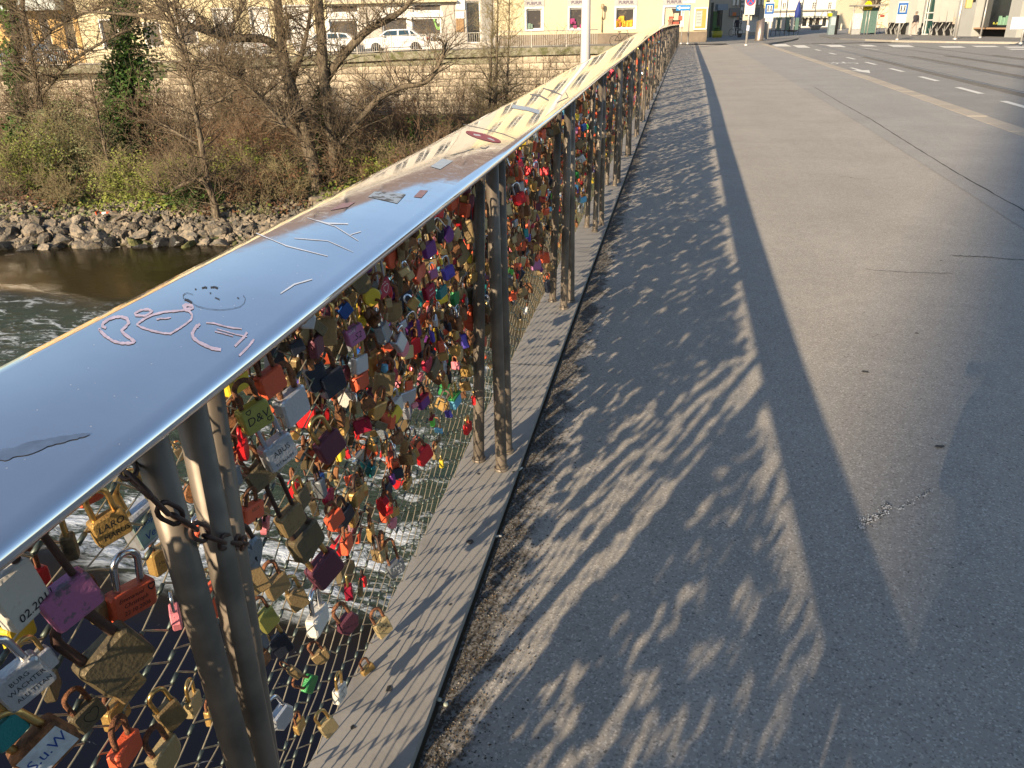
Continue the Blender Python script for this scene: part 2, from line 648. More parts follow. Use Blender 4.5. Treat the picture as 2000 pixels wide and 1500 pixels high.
ribbon(m, pline([(1590, 170), (1640, 200), (1700, 233), (1790, 290), (1880, 345), (2050, 440)], 14), .016, .0045, jag=.006)
ribbon(m, pline([(1860, 500), (1930, 503), (2010, 510)], 12), .012, .0045, jag=.01)
ribbon(m, pline([(1340, 430), (1370, 434), (1393, 434)], 8), .008, .0045, jag=.006)
ribbon(m, pline([(1690, 527), (1760, 532), (1860, 535)], 12), .006, .0045, jag=.008)
ribbon(m, pline([(1640, 345), (1700, 352)], 8), .006, .0045, jag=.006)
m.build('pavement_crack', CRK, pave)
m = MB()
random.seed(5)
for line, n, w in (([(1675, 1037), (1700, 1018), (1725, 1005), (1735, 985)], 230, .016), ([(1752, 998), (1775, 985), (1800, 972), (1818, 960)], 90, .008), ([(1672, 1015), (1700, 1018)], 30, .006)):
    P = pline(line, 20)
    for _ in range(n):
        q = random.choice(P)
        x, y = q.x + random.gauss(0, w * .5), q.y + random.gauss(0, w * .7)
        s = random.uniform(.0012, .0035)
        a = random.uniform(0, PI)
        m.add([(x + s * math.cos(a + k * PI / 2) * random.uniform(.6, 1.3), y + s * math.sin(a + k * PI / 2) * random.uniform(.6, 1.3), .0062) for k in range(4)] + [(x, y, .0062 + s)],
              [(0, 1, 4), (1, 2, 4), (2, 3, 4), (3, 0, 4)], 0 if random.random() < .62 else 1)
m.build('crack_grit', [mat('pale_grit', (.62, .62, .62), .8), CRK], pave)['kind'] = 'stuff'

# trodden gum spots and small tar stains
m = MB()
random.seed(15)
for k in range(46):
    if k < 8:
        q = onz(*((1690, 727), (1663, 348), (1655, 236), (1835, 873), (1707, 352), (1430, 245), (1560, 402), (1790, 652))[k])
        x, y, s = q.x, q.y, random.uniform(.008, .014)
    else:
        x, y, s = random.uniform(-.3, 4.5), random.uniform(1.5, 26), random.uniform(.003, .009)
    vs = []
    for j in range(9):
        a = 2 * PI * j / 9
        r = s * random.uniform(.6, 1.2)
        vs.append((x + r * math.cos(a) * 1.5, y + r * math.sin(a), .0042))
    m.add(vs, [tuple(range(9))], 0 if random.random() < .75 else 1)
m.build('gum_spots', [mat('gum_dark', (.07, .065, .06), .9), mat('gum_pale', (.40, .38, .35), .9)], pave)['kind'] = 'stuff'

# loose grit, leaves and two cigarette ends along the base plate
m = MB()
for _ in range(5200):
    y = 1.0 + random.random() ** 1.7 * 9
    x = KX(y) + .02 + abs(random.gauss(0, .085))
    s = random.uniform(.0012, .0038)
    a = random.uniform(0, PI)
    z = .001
    m.add([(x + s * math.cos(a + k * PI / 2) * random.uniform(.6, 1.3), y + s * math.sin(a + k * PI / 2) * random.uniform(.6, 1.3), z) for k in range(4)] + [(x, y, z + s * random.uniform(.6, 1.2))],
          [(0, 1, 4), (1, 2, 4), (2, 3, 4), (3, 0, 4)], random.choice((0, 0, 0, 0, 0, 1, 2, 2)))
o = m.build('loose_grit', [mat('grit_dark', (.06, .052, .042), .9), mat('grit_mid', (.26, .24, .21), .9), mat('grit_brown', (.13, .085, .05), .9)])
tag(o, 'loose dark grit and soil gathered along the steel base plate', 'grit', kind='stuff')
BUTT = mat('cigarette_paper', (.62, .58, .50), .8)
for i, (px, py, a, lab) in enumerate(((973, 1050, .3, 'flattened pale cigarette end in the dirt beside the base plate'), (1017, 918, 1.2, 'white scrap of paper lying against the base plate near the second post cluster'),
                                     (858, 1368, 0, 'round pale bottle-cap-like disc in the dirt near the bottom edge'), (871, 1377, 0, 'second pale disc touching the first in the dirt, the one farther from the plate'))):
    p = onz(px, py)
    m = MB()
    if i < 2:
        m.tube([(-.011, 0, .004), (-.003, .001, .004), (.011, 0, .0045)], [.0036, .004, .0034], 8)
    else:
        m.lathe([(0, .004), (.005, .0042), (.006, .003), (.0062, 0)], 12)
    o = m.build('cigarette_end' if i == 0 else 'paper_scrap' if i == 1 else 'litter_disc', BUTT if i < 2 else mat('pale_disc', (.42, .46, .38), .6), loc=(p.x, p.y, .001))
    o.rotation_euler = (0, 0, a)
    tag(o, lab, 'litter')

# ================================================================== railing
railing = empty('bridge_railing', (-.6, 0, 0), label='long steel bridge railing with a broad polished handrail and lock-covered cable net', cat='railing')
railing.location = (0, 0, 0)

# polished handrail with soft wear: brushed streaks, smudges, dust specks
m_, N, L, p = nodes_of('polished_handrail')
g = N.new('ShaderNodeNewGeometry').outputs['Position']
mp = N.new('ShaderNodeMapping'); mp.inputs['Scale'].default_value = (30, 3, 30); L.new(g, mp.inputs[0])
st = tex(N, L, mp.outputs[0], 6, 5)
sm = tex(N, L, g, 3.2, 5, rough=.65)
sp = tex(N, L, g, 300, kind='voronoi')
sc_ = tex(N, L, g, 14, 3, dist=2.5)
sepc = N.new('ShaderNodeSeparateColor'); L.new(sp.outputs['Color'], sepc.inputs[0])
speck = mathn(N, L, 'MULTIPLY', rng(N, L, sepc.outputs[0], .984, .995), rng(N, L, sp.outputs['Distance'], .35, .15))
col = mixc(N, L, rng(N, L, sm.outputs[0], .35, .7), (.86, .86, .87), (.76, .76, .78))
col = mixc(N, L, mathn(N, L, 'MULTIPLY', speck, .35), col, (.62, .58, .52))
L.new(col, p.inputs['Base Color'])
L.new(mathn(N, L, 'SUBTRACT', .93, mathn(N, L, 'MULTIPLY', speck, .35)), p.inputs['Metallic'])
r = rng(N, L, sm.outputs[0], .3, .75, .025, .085)
r = mathn(N, L, 'ADD', r, mathn(N, L, 'MULTIPLY', rng(N, L, sc_.outputs[0], .56, .60), .03))
r = mathn(N, L, 'ADD', r, mathn(N, L, 'MULTIPLY', speck, .3))
fp = tex(N, L, g, 26, 4, dist=1.5, rough=.7)
r = mathn(N, L, 'ADD', r, mathn(N, L, 'MULTIPLY', rng(N, L, fp.outputs[0], .52, .68), .06))
L.new(r, p.inputs['Roughness'])
b = N.new('ShaderNodeBump'); b.inputs['Distance'].default_value = .0006; b.inputs['Strength'].default_value = .06
L.new(sm.outputs[0], b.inputs['Height']); L.new(b.outputs[0], p.inputs['Normal'])
RAILTOP = m_

# cross-section (x from the inner edge, z from the rail height), thin lens with rolled edges
W_RAIL = .235
prof = []
for k in range(0, 15):                      # upper face, inner to outer
    t = k / 14
    prof.append((-.006 - t * (W_RAIL - .012), .004 + .019 * t + .0065 * math.sin(PI * t)))
prof += [(-W_RAIL - .001, .019), (-W_RAIL - .003, .016), (-W_RAIL, .012), (-W_RAIL + .02, .002), (-W_RAIL * .5, -.014), (-.02, -.018), (-.006, -.016), (.000, -.010), (.002, -.003)]


def rail_point(t, y, dz=0.0):
    """point on the upper face, t = 0 inner edge .. 1 outer edge"""
    x = -.47 + bend(y) - .006 - t * (W_RAIL - .012)
    return Vector((x, y, rail_z(y) + .004 + .019 * t + .0065 * math.sin(PI * t) + dz))


m = MB()
yr = list(np.arange(-4, 12, .35)) + list(np.arange(12, 62, 1.2))
n = len(prof)
for y in yr:
    x0, z0 = -.47 + bend(y), rail_z(y)
    for px_, pz_ in prof:
        m.v.append((x0 + px_, y, z0 + pz_))
for i in range(len(yr) - 1):
    for k in range(n):
        k2 = (k + 1) % n
        m.f.append((i * n + k, i * n + k2, (i + 1) * n + k2, (i + 1) * n + k)); m.m.append(0); m.s.append(True)
m.f.append(tuple(range(n))); m.m.append(0); m.s.append(False)
m.f.append(tuple(reversed(range((len(yr) - 1) * n, len(yr) * n)))); m.m.append(0); m.s.append(False)
handrail = m.build('handrail', RAILTOP, railing)

# base plate
m = MB()
vs = []
for y in YS:
    xb = bend(y)
    vs += [(-.5 + xb, y, .022), (-.728 + xb, y, .022), (-.728 + xb, y, -.10), (-.5 + xb, y, -.004)]
fs = []
for i in range(len(YS) - 1):
    a, b_ = 4 * i, 4 * i + 4
    fs += [(a, b_, b_ + 1, a + 1), (a + 1, b_ + 1, b_ + 2, a + 2), (a, a + 3, b_ + 3, b_)]
m.add(vs, fs)
bp = m.build('base_plate', STRIP, railing)
m = MB()
for y in (3.55, 7.4, 11.2, 15.1, 19, 23, 27):
    m.add([(-.502 + bend(y), y, .0232), (-.502 + bend(y), y + .004, .0232), (-.726 + bend(y), y + .005, .0232), (-.726 + bend(y), y, .0232)], [(0, 1, 2, 3)])
for (px, py, s) in ((918, 1058, .011), (1003, 921, .006), (760, 1345, .009), (1090, 672, .008), (935, 925, .006), (880, 1180, .004), (690, 1420, .006)):
    q = onz(px, py, .024)
    m.add([(q.x + s * random.uniform(.6, 1.3) * math.cos(a), q.y + 1.3 * s * random.uniform(.6, 1.3) * math.sin(a), .0235) for a in [2 * PI * k / 8 for k in range(8)]], [tuple(range(8))])
m.build('plate_joint', CRK, bp)['kind'] = 'stuff'

# clusters of three slim tubes
tube_specs = []
yc = 2.6
ycs = [.76 - 1.9, .76]
while yc < 60:
    ycs.append(yc); yc += 1.92
random.seed(21)
for ci, yc in enumerate(ycs):
    xb = bend(yc)
    zt = rail_z(yc)
    cl = empty('post_cluster', (0, 0, 0)); cl.parent = railing
    if ci == 1:
        specs = [(-.560, .765, -.56, .700, .0195), (-.567, .800, -.562, .789, .0195), (-.645, .90, -.635, .950, .0195)]
    elif ci == 2:
        specs = [(-.66, 2.60, -.63, 2.66, .021), (-.56, 2.545, -.56, 2.53, .021), (-.565, 2.68, -.56, 2.64, .021)]
    else:
        r = random.random
        specs = [(-.655, yc - .02 + .05 * r(), -.62, yc + .06 * (r() - .5) * 2, .021), (-.58 + .02 * r(), yc - .06, -.56, yc - .09 + .1 * r(), .021), (-.545, yc + .03 + .08 * r(), -.56, yc + .02 + .12 * r(), .021)]
    if 3 <= ci:
        specs[1] = (specs[1][0], specs[1][1] - .08 * random.random(), specs[1][2], specs[1][3] + .06 * random.random(), .021)
    for (x0, y0, x1, y1, rad) in specs:
        m = MB()
        nn = 14 if yc < 9 else 7
        m.tube([(x0 + xb, y0, .02), (x0 + xb, y0, .035), ((x0 + x1) / 2 + xb, (y0 + y1) / 2, zt / 2), (x1 + xb, y1, zt - .012)], [rad, rad, rad, rad], nn)
        m.tube([(x0 + xb, y0, .018), (x0 + xb, y0, .032)], rad + .006, nn)
        m.build('tube_post', STEEL, cl)

# cable net: rhombs 120 mm long and 55 mm high, ferrule at each crossing
NX = -.722
m = MB()
DY, DZ = .063, .0295
random.seed(3)


def net_pt(i, j):
    y = -4.2 + i * DY
    z = .025 + j * DZ
    zt = rail_z(y)
    z = .025 + (z - .025) * (zt - .03) / 1.17
    wob = 0.012
    hx = noise.noise(Vector((i * .21, j * .31, 1.0))) * wob
    hy = noise.noise(Vector((i * .23, j * .19, 7.0))) * .030
    hz = noise.noise(Vector((i * .17, j * .27, 3.0))) * .022
    sag = .018 * math.sin(PI * min(1, z / 1.17))
    return Vector((NX + bend(y) + hx - sag * .6 + .02 * z, y + hy, z + hz))


NJ = int(1.15 / DZ)
i = 0
while True:
    y = -4.2 + i * DY
    if y > 58:
        break
    near = y < 5
    for j in range(NJ):
        if (i + j) % 2:
            continue
        a = net_pt(i, j)
        for dj in (1, -1):
            if not 0 <= j + dj <= NJ:
                continue
            b = net_pt(i + 1, j + dj)
            r = .00165 if near else .0015
            if near:
                ff = Vector((0, .0085, .0055))
                m.tube([a, a + ff, a.lerp(b, .5) + Vector((0, 0, -.0006 * dj)), b - ff, b], r, 4, 0, caps=False)
            elif y < 20 or (i % 2 == 0):
                m.tube([a, b], r, 3, 0, caps=False)
        if y < 6 and j > 0:
            d = net_pt(i + 1, j + 1) - a
            d.normalize()
            m.tube([a - d * .0085, a + d * .0085], .0037, 6, 1)
    i += 1
o = m.build('cable_net', [CABLE, FERR], railing)
o['kind'] = 'stuff'
NETX = lambda y, z=.6: NX + bend(y) - .010 + .02 * z

# marks on the handrail: chalk drawing, scrawled ring, stickers
CHALK = mat('pink_chalk', (.66, .56, .70), .8, 0, var=.2, scale=90)
SCRAWL = mat('dark_marker', (.03, .035, .045), .5)


def on_rail(px, py, dz=.0007):
    """where the view through this point of the photograph meets the top of the rail"""
    w = ray(px, py)
    z = 1.215
    for _ in range(12):
        q = Vector((0, 0, H)) + w * ((z - H) / w.z)
        t = min(1, max(0, -(q.x + .47 - bend(q.y) + .006) / (W_RAIL - .012)))
        z = rail_z(q.y) + .004 + .019 * t + .0065 * math.sin(PI * t) + dz
    return Vector((q.x, q.y, z))


def resample(pts, n=6):
    out = []
    for a, b in zip(pts[:-1], pts[1:]):
        for k in range(n):
            t = k / n
            out.append((a[0] + (b[0] - a[0]) * t, a[1] + (b[1] - a[1]) * t, a[2] + (b[2] - a[2]) * t))
    out.append(pts[-1])
    return out


def stroke(name, pts, material, label=None, n=5):
    """pts: (px, py, width in px)"""
    m = MB()
    P = resample(pts, n)
    vs = []
    for i, (x, y, w) in enumerate(P):
        x0, y0, _ = P[max(i - 1, 0)]
        x1, y1, _ = P[min(i + 1, len(P) - 1)]
        L_ = math.hypot(x1 - x0, y1 - y0) or 1
        nx, ny = -(y1 - y0) / L_, (x1 - x0) / L_
        w *= random.uniform(.65, 1.15) * (.38 if 'chalk' in name else .5)
        a, b = on_rail(x + nx * w, y + ny * w), on_rail(x - nx * w, y - ny * w)
        vs += [tuple(a), tuple(b)]
    m.add(vs, [(2 * i, 2 * i + 1, 2 * i + 3, 2 * i + 2) for i in range(len(P) - 1)], 0, True)
    o = m.build(name, material, railing)
    if label:
        o['label'] = label
    return o


Z = lambda l, w: [(180 + x / 5.882, 540 + y / 5.882, w) for x, y in l]
stroke('chalk_line', Z([(160, 590), (110, 570), (130, 530), (190, 490), (260, 465), (330, 460), (400, 480), (420, 530), (390, 570), (335, 620), (370, 660), (440, 710), (490, 745), (450, 765), (330, 765), (240, 740), (150, 680), (80, 610), (90, 595)], 7.5), CHALK, 'pink chalk loop drawn on the handrail')
stroke('chalk_line', Z([(510, 548), (590, 490), (690, 440), (830, 405), (960, 395), (1060, 385), (1120, 400), (1150, 440), (1140, 490), (1080, 540), (1000, 595), (900, 655), (820, 650), (680, 620), (560, 580), (510, 548)], 5.5), CHALK, 'pink chalk face outline drawn on the handrail')
stroke('chalk_line', Z([(600, 450), (500, 445), (490, 420), (560, 385), (640, 375), (690, 395), (650, 430), (600, 455)], 6), CHALK)
stroke('chalk_line', Z([(1040, 350), (1080, 325), (1140, 330), (1150, 360), (1100, 380), (1050, 360)], 9), CHALK)
stroke('chalk_line', Z([(740, 490), (790, 480), (840, 482), (905, 470)], 4), CHALK)
stroke('chalk_line', Z([(1240, 545), (1190, 580), (1150, 650), (1160, 700), (1220, 750), (1300, 790), (1380, 825), (1480, 840)], 9), CHALK)
stroke('chalk_line', Z([(1310, 530), (1400, 535), (1520, 570), (1620, 590), (1720, 600)], 4), CHALK)
stroke('chalk_line', Z([(1430, 600), (1540, 630), (1640, 660), (1780, 690)], 3), CHALK)
stroke('chalk_line', Z([(1410, 630), (1500, 650), (1620, 685)], 3), CHALK)
stroke('chalk_line', Z([(1780, 640), (1740, 700), (1640, 800)], 7), CHALK)
stroke('chalk_line', Z([(1860, 720), (1800, 800), (1690, 910)], 6), CHALK)
for seg, w in (([(1060, 260), (1100, 270), (1150, 300)], 4), ([(1260, 130), (1300, 120), (1320, 128)], 3), ([(1360, 122), (1410, 118), (1445, 132)], 3.5), ([(1410, 240), (1440, 250), (1465, 262)], 1.6),
               ([(1160, 310), (1210, 340), (1330, 370), (1470, 382), (1600, 370), (1700, 345), (1750, 300), (1760, 250), (1735, 215)], .8), ([(1070, 190), (1045, 215), (1048, 250)], 1.2), ([(1180, 140), (1200, 146)], 2), ([(1350, 186), (1368, 190)], 2), ([(1665, 238), (1690, 250)], 1.6), ([(1070, 195), (1090, 185), (1160, 205)], .8)):
    stroke('marker_scrawl', Z(seg, w), SCRAWL)


def sticker(name, corners, material, label, n=4, dz=.0009):
    m = MB()
    vs = []
    for i in range(n + 1):
        for j in range(n + 1):
            s, t = i / n, j / n
            x = (1 - s) * (1 - t) * corners[0][0] + s * (1 - t) * corners[1][0] + s * t * corners[2][0] + (1 - s) * t * corners[3][0]
            y = (1 - s) * (1 - t) * corners[0][1] + s * (1 - t) * corners[1][1] + s * t * corners[2][1] + (1 - s) * t * corners[3][1]
            vs.append(tuple(on_rail(x, y, dz)))
    m.add(vs, [(i * (n + 1) + j, (i + 1) * (n + 1) + j, (i + 1) * (n + 1) + j + 1, i * (n + 1) + j + 1) for i in range(n) for j in range(n)], 0, True)
    o = m.build(name, material, railing)
    o['label'] = label
    return o


STK_W = mat('faded_sticker', (.50, .56, .60), .6, var=.1, scale=60)
STK_B = mat('sticker_blue_print', (.28, .36, .46), .6)
STK_R = mat('red_sticker', (.42, .06, .05), .45, var=.2, scale=60)
sticker('sticker', [(841, 325), (864, 309.5), (885, 314), (860, 330.5)], STK_W, 'small pale blue rectangular sticker on the handrail')
for k in range(4):
    t = k / 4
    x, y = 851 + 19 * t, 323.5 - 8 * t
    stroke('sticker_print', [(x, y, 4.2), (x + 2.8, y - 1.0, 4.2)], STK_B, n=1)
for k in range(9):                          # torn tape, ragged strip of three pieces
    pass
sticker('tape', [(999, 211), (1002, 204), (1033, 209), (1030, 216)], STK_W, 'strip of torn translucent tape across the handrail')
sticker('tape', [(1030, 216), (1033, 209), (1054, 215), (1053, 223)], STK_W, 'outer torn end of the tape on the handrail')
sticker('sticker_remains', [(719, 384), (733, 373), (793, 379), (776, 397)], mat('torn_sticker', (.36, .42, .48), .7, var=.3, scale=50, col2=(.12, .12, .12), mix_lo=.5, mix_hi=.56), 'half torn off sticker with grey glue on the handrail')
sticker('sticker', [(808, 384), (821, 371), (836, 372), (823, 386)], mat('faded_red_sticker', (.42, .26, .26), .6, var=.2, scale=80), 'small faded pink sticker at the outer side of the handrail')
sticker('sticker', [(643, 411), (668, 397), (694, 394), (680, 404)], mat('faded_red_sticker', (.42, .26, .26)), 'thin faded orange sticker remnant on the handrail')
m = MB()                                    # round red sticker, seen as a long oval
cx, cy = 944, 267
ring = []
for k in range(20):
    a = 2 * PI * k / 20
    ex, ey = 36 * math.cos(a), 6.0 * math.sin(a)
    th = math.radians(16)
    ring.append(tuple(on_rail(cx + ex * math.cos(th) - ey * math.sin(th), cy + ex * math.sin(th) + ey * math.cos(th), .0011)))
ring.append(tuple(on_rail(cx, cy, .0011)))
m.add(ring, [(20, (k + 1) % 20, k) for k in range(20)], 0, True)
o = m.build('sticker', STK_R, railing); o['label'] = 'round red sticker with a white bird figure on the handrail'
WST = mat('sticker_white_print', (.62, .60, .58), .5)
stroke('sticker_print', [(925, 262, 3), (935, 265, 5), (948, 265, 5), (955, 270, 3), (966, 275, 2)], WST, n=2)
stroke('sticker_print', [(940, 266, 3), (948, 260, 2)], WST, n=2)
STREAK = mat('dull_streak', (.56, .62, .70), .30, .85, var=.2, scale=25)  # duller grey than the rail, for one long streak at the near end
stroke('grey_streak', [(-10, 892, 22), (40, 880, 24), (100, 862, 18), (150, 852, 10), (176, 847, 3)], STREAK, 'dull grey streak on the handrail', n=6)
DULL = mat('light_scratch', (.80, .85, .95), .5, 0)
for seg in ([(548, 573, 2), (575, 555, 3), (610, 545, 2)], [(500, 455, 1.5), (560, 480, 2), (640, 500, 1.5)], [(600, 425, 1.2), (655, 442, 2), (700, 470, 1.2)], [(575, 465, 1.2), (640, 470, 1.6), (690, 492, 1)], [(618, 430, 2), (640, 436, 3), (680, 437, 2)], [(685, 458, 2), (705, 452, 1.5)]):
    stroke('scratch', seg, DULL, n=3)
# long scratch arcs over the far part
for seg in ([(905, 243, .9), (940, 250, .9), (985, 262, .9), (1010, 272, .8)], [(880, 303, 1.4), (905, 297, 1.8), (925, 290, 1.4)], [(955, 285, 1.5), (948, 290, 2), (938, 288, 1.5)], [(1035, 184, 3), (1055, 187, 4), (1072, 196, 3)], [(1060, 172, 3), (1080, 178, 4), (1098, 186, 2)], [(1088, 200, 2), (1110, 190, 3), (1105, 180, 2)]):
    stroke('scuff', seg, mat('brown_scuff', (.36, .31, .25), .4, .7), n=3)
# ================================================================== padlocks
random.seed(11)


def lockmat(name, col, metal=.35, rough=.42, dirt=(.10, .06, .035), lo=.60, hi=.72):
    return mat('lock_' + name, col, rough, metal, var=.12, scale=2.6, col2=dirt, mix_lo=lo, mix_hi=hi, obj_random=.10, bump=.0012, bscale=14, coord='Object', detail=6, rough_var=.08)


LC = {  # colour key: (words, material, weight)
    'brass': ('brass', lockmat('brass', (.50, .31, .10), .5, .40, (.20, .12, .05), .5, .68), 15),
    'dull': ('tarnished brass', lockmat('dull_brass', (.30, .21, .10), .5, .5, (.13, .085, .045), .5, .7), 20),
    'bronze': ('dark bronze', lockmat('bronze', (.16, .125, .07), .5, .5, (.06, .05, .04), .5, .7), 15),
    'copper': ('brown rusty', lockmat('rusty', (.27, .12, .05), .2, .75, (.10, .045, .02), .45, .6), 18),
    'pale': ('pale gold', lockmat('pale', (.52, .40, .20), .45, .4, (.25, .17, .08), .55, .72), 7),
    'coral': ('coral red', lockmat('coral', (.66, .11, .045), .1, .48, (.30, .07, .04), .64, .74), 12),
    'red': ('bright red', lockmat('red', (.62, .02, .025), .15, .35, (.25, .02, .02)), 6),
    'crimson': ('crimson', lockmat('crimson', (.36, .015, .045), .3, .35, (.15, .02, .03)), 3),
    'pink': ('pink', lockmat('pink', (.70, .22, .26), .2, .4, (.40, .25, .25)), 1.6),
    'mauve': ('mauve', lockmat('mauve', (.42, .15, .30), .3, .42, (.16, .12, .15), .52, .58), 1),
    'purple': ('purple', lockmat('purple', (.16, .04, .22), .35, .35, (.06, .03, .08)), 1),
    'violet': ('violet blue', lockmat('violet', (.10, .07, .42), .35, .35, (.05, .04, .1)), 1),
    'blue': ('deep blue', lockmat('blue', (.02, .08, .30), .3, .35, (.02, .04, .1)), 1.5),
    'sky': ('light blue', lockmat('sky', (.16, .46, .66), .2, .4, (.10, .25, .35)), 1.5),
    'teal': ('teal', lockmat('teal', (.02, .20, .20), .3, .4, (.02, .08, .08)), 2),
    'green': ('green', lockmat('green', (.03, .22, .06), .3, .4, (.02, .08, .03)), 1.2),
    'lime': ('lime green', lockmat('lime', (.12, .55, .08), .1, .4, (.08, .35, .06)), .4),
    'yellow': ('yellow', lockmat('yellow', (.72, .52, .04), .1, .42, (.4, .26, .04)), 2),
    'silver': ('silver', lockmat('silver', (.56, .58, .61), .65, .34, (.32, .32, .32), .55, .75), 4),
    'white': ('dirty white', lockmat('white', (.60, .57, .51), .1, .5, (.36, .31, .25), .55, .7), 1.6),
    'grey': ('steel grey', lockmat('grey', (.22, .24, .26), .6, .42, (.10, .10, .10), .5, .7), 6),
    'navy': ('blue black', lockmat('navy', (.022, .027, .042), .35, .45, (.03, .025, .02), .55, .7), 6),
    'plum': ('dark plum', lockmat('plum', (.13, .04, .06), .3, .45, (.06, .03, .03)), 2),
    'lemon': ('yellow green', lockmat('lemon', (.36, .35, .09), .5, .4, (.20, .19, .07), .6, .8), .5),
}
SH = {
    'rust': ('rusty', mat('shackle_rust', (.30, .12, .05), .8, .1, var=.2, scale=6, col2=(.11, .045, .025), mix_lo=.42, mix_hi=.6, obj_random=.25, bump=.003, bscale=30)),
    'dark': ('blackened', mat('shackle_dark', (.075, .04, .03), .6, .3, var=.2, scale=6, obj_random=.2)),
    'chrome': ('shiny', mat('shackle_chrome', (.66, .66, .68), .18, 1.0, var=.1, scale=5, col2=(.35, .28, .2), mix_lo=.6, mix_hi=.7)),
    'brassy': ('brass', mat('shackle_brass', (.60, .40, .15), .3, .9, var=.15, scale=5, col2=(.3, .15, .06), mix_lo=.55, mix_hi=.7)),
    'red': ('red', mat('shackle_red', (.6, .02, .03), .35, .1)),
}


def slab(outline, t, c=.05, lod=0):
    """body from an xz outline with chamfered front and back"""
    m = MB()
    n = len(outline)
    cx = sum(p[0] for p in outline) / n; cz = sum(p[1] for p in outline) / n
    ins = []
    for x, z in outline:
        dx, dz = x - cx, z - cz
        L_ = math.hypot(dx, dz)
        k = (L_ - c * 1.25) / L_
        ins.append((cx + dx * k, cz + dz * k))
    rings = [[(x, -t / 2, z) for x, z in ins], [(x, -t / 2 + c, z) for x, z in outline], [(x, t / 2 - c, z) for x, z in outline], [(x, t / 2, z) for x, z in ins]]
    vs = [p for r in rings for p in r]
    fs = [tuple(range(n)), tuple(reversed(range(3 * n, 4 * n)))]
    for k in range(3):
        fs += [(k * n + i, (k + 1) * n + i, (k + 1) * n + (i + 1) % n, k * n + (i + 1) % n) for i in range(n)]
    m.add(vs, fs)
    return m


def arc(cx, cz, r, a0, a1, n):
    return [(cx + r * math.cos(math.radians(a0 + (a1 - a0) * i / n)), cz + r * math.sin(math.radians(a0 + (a1 - a0) * i / n))) for i in range(n + 1)]


def rounded(w, h, r, n=2):
    o = []
    for cx, cz, a in ((-w / 2 + r, -r, 180), (-w / 2 + r, -h + r, 180), (w / 2 - r, -h + r, 270), (w / 2 - r, -r, 0)):
        pass
    o += arc(-w / 2 + r, -h + r, r, 180, 270, n)
    o += arc(w / 2 - r, -h + r, r, 270, 360, n)
    o += arc(w / 2 - r, -r, r, 0, 90, n)
    o += arc(-w / 2 + r, -r, r, 90, 180, n)
    return o


HEART = [(0, -1.02), (.22, -.84), (.42, -.62), (.52, -.38), (.50, -.16), (.38, -.03), (.20, 0), (.07, -.05), (0, -.13), (-.07, -.05), (-.20, 0), (-.38, -.03), (-.50, -.16), (-.52, -.38), (-.42, -.62), (-.22, -.84)]
BODY = {  # shape: (word, MB, height, shackle key)
    'square': ('square', slab(rounded(1, .88, .10), .40, .05), .88),
    'tall': ('tall', slab(rounded(.86, 1.15, .09), .38, .05), 1.15),
    'wide': ('wide', slab(rounded(1.1, .70, .10), .40, .05), .70),
    'round': ('round-bottomed', slab([(-.5, -.02), (-.5, -.45)] + arc(0, -.45, .5, 200, 340, 7) + [(.5, -.45), (.5, -.02), (.4, 0), (-.4, 0)], .40, .05), .95),
    'heart': ('heart-shaped', slab(HEART, .34, .07), 1.02),
    'disc': ('disc', slab(arc(0, -.48, .5, -75, 255, 14), .30, .05), .98),
    'slim': ('slim', slab(rounded(.52, 1.2, .10), .50, .06), 1.2),
    'hex': ('six-sided', slab([(-.3, -.9), (.3, -.9), (.52, -.45), (.36, 0), (-.36, 0), (-.52, -.45)], .38, .05), .9),
}
_lam = MB()
for k in range(9):
    z1 = -k * .105
    s = .5 - (.02 if k in (0, 8) else 0)
    _lam.box(-s, s, -.21 + (.008 if k % 2 else 0), .21 - (.008 if k % 2 else 0), z1 - .088, z1)
_lam.box(-.47, .47, -.185, .185, -.92, -.01)
for x in (-.38, .38):
    for y in (-.212, .212):
        pass
BODY['plate'] = ('layered', _lam, .93)
BODY_ME = {k: v[1].mesh('lock_body', LC['brass'][1]) for k, v in BODY.items()}


def shackle_mb(h, r=.085, n=8, seg=8, x=.30):
    m = MB()
    pts = [(-x, 0, -.02), (-x, 0, h - x)] + [(x * math.cos(PI - PI * i / seg), 0, h - x + x * math.sin(PI - PI * i / seg)) for i in range(1, seg)] + [(x, 0, h - x), (x, 0, -.02)]
    m.tube(pts, r, n, caps=False, up=Vector((0, 1, 0)))
    return m


SHK = {'short': shackle_mb(.62), 'mid': shackle_mb(.85), 'long': shackle_mb(1.5, .075), 'thin': shackle_mb(.75, .055)}
SHK_ME = {k: v.mesh('shackle', SH['rust'][1]) for k, v in SHK.items()}
SH_H = {'short': .62, 'mid': .85, 'long': 1.5, 'thin': .75}
KEYH = MB()
KEYH.lathe([(0, .004), (.05, .004), (.05, 0)], 10)
KEYH.box(-.022, .022, -.14, -.01, 0, .004)
KEY_ME = KEYH.mesh('keyhole', DARK)
LOCK_GROUP = 'padlocks hung on the cable net of the railing'


def lock_matrix(p, yaw, roll, pitch=0.0):
    """p: centre of the body top; yaw 0 = face towards the pavement, + towards the camera"""
    return Matrix.Translation(p) @ Matrix.Rotation(math.radians(90 - yaw), 4, 'Z') @ Matrix.Rotation(math.radians(-roll), 4, 'Y') @ Matrix.Rotation(math.radians(pitch), 4, 'X')


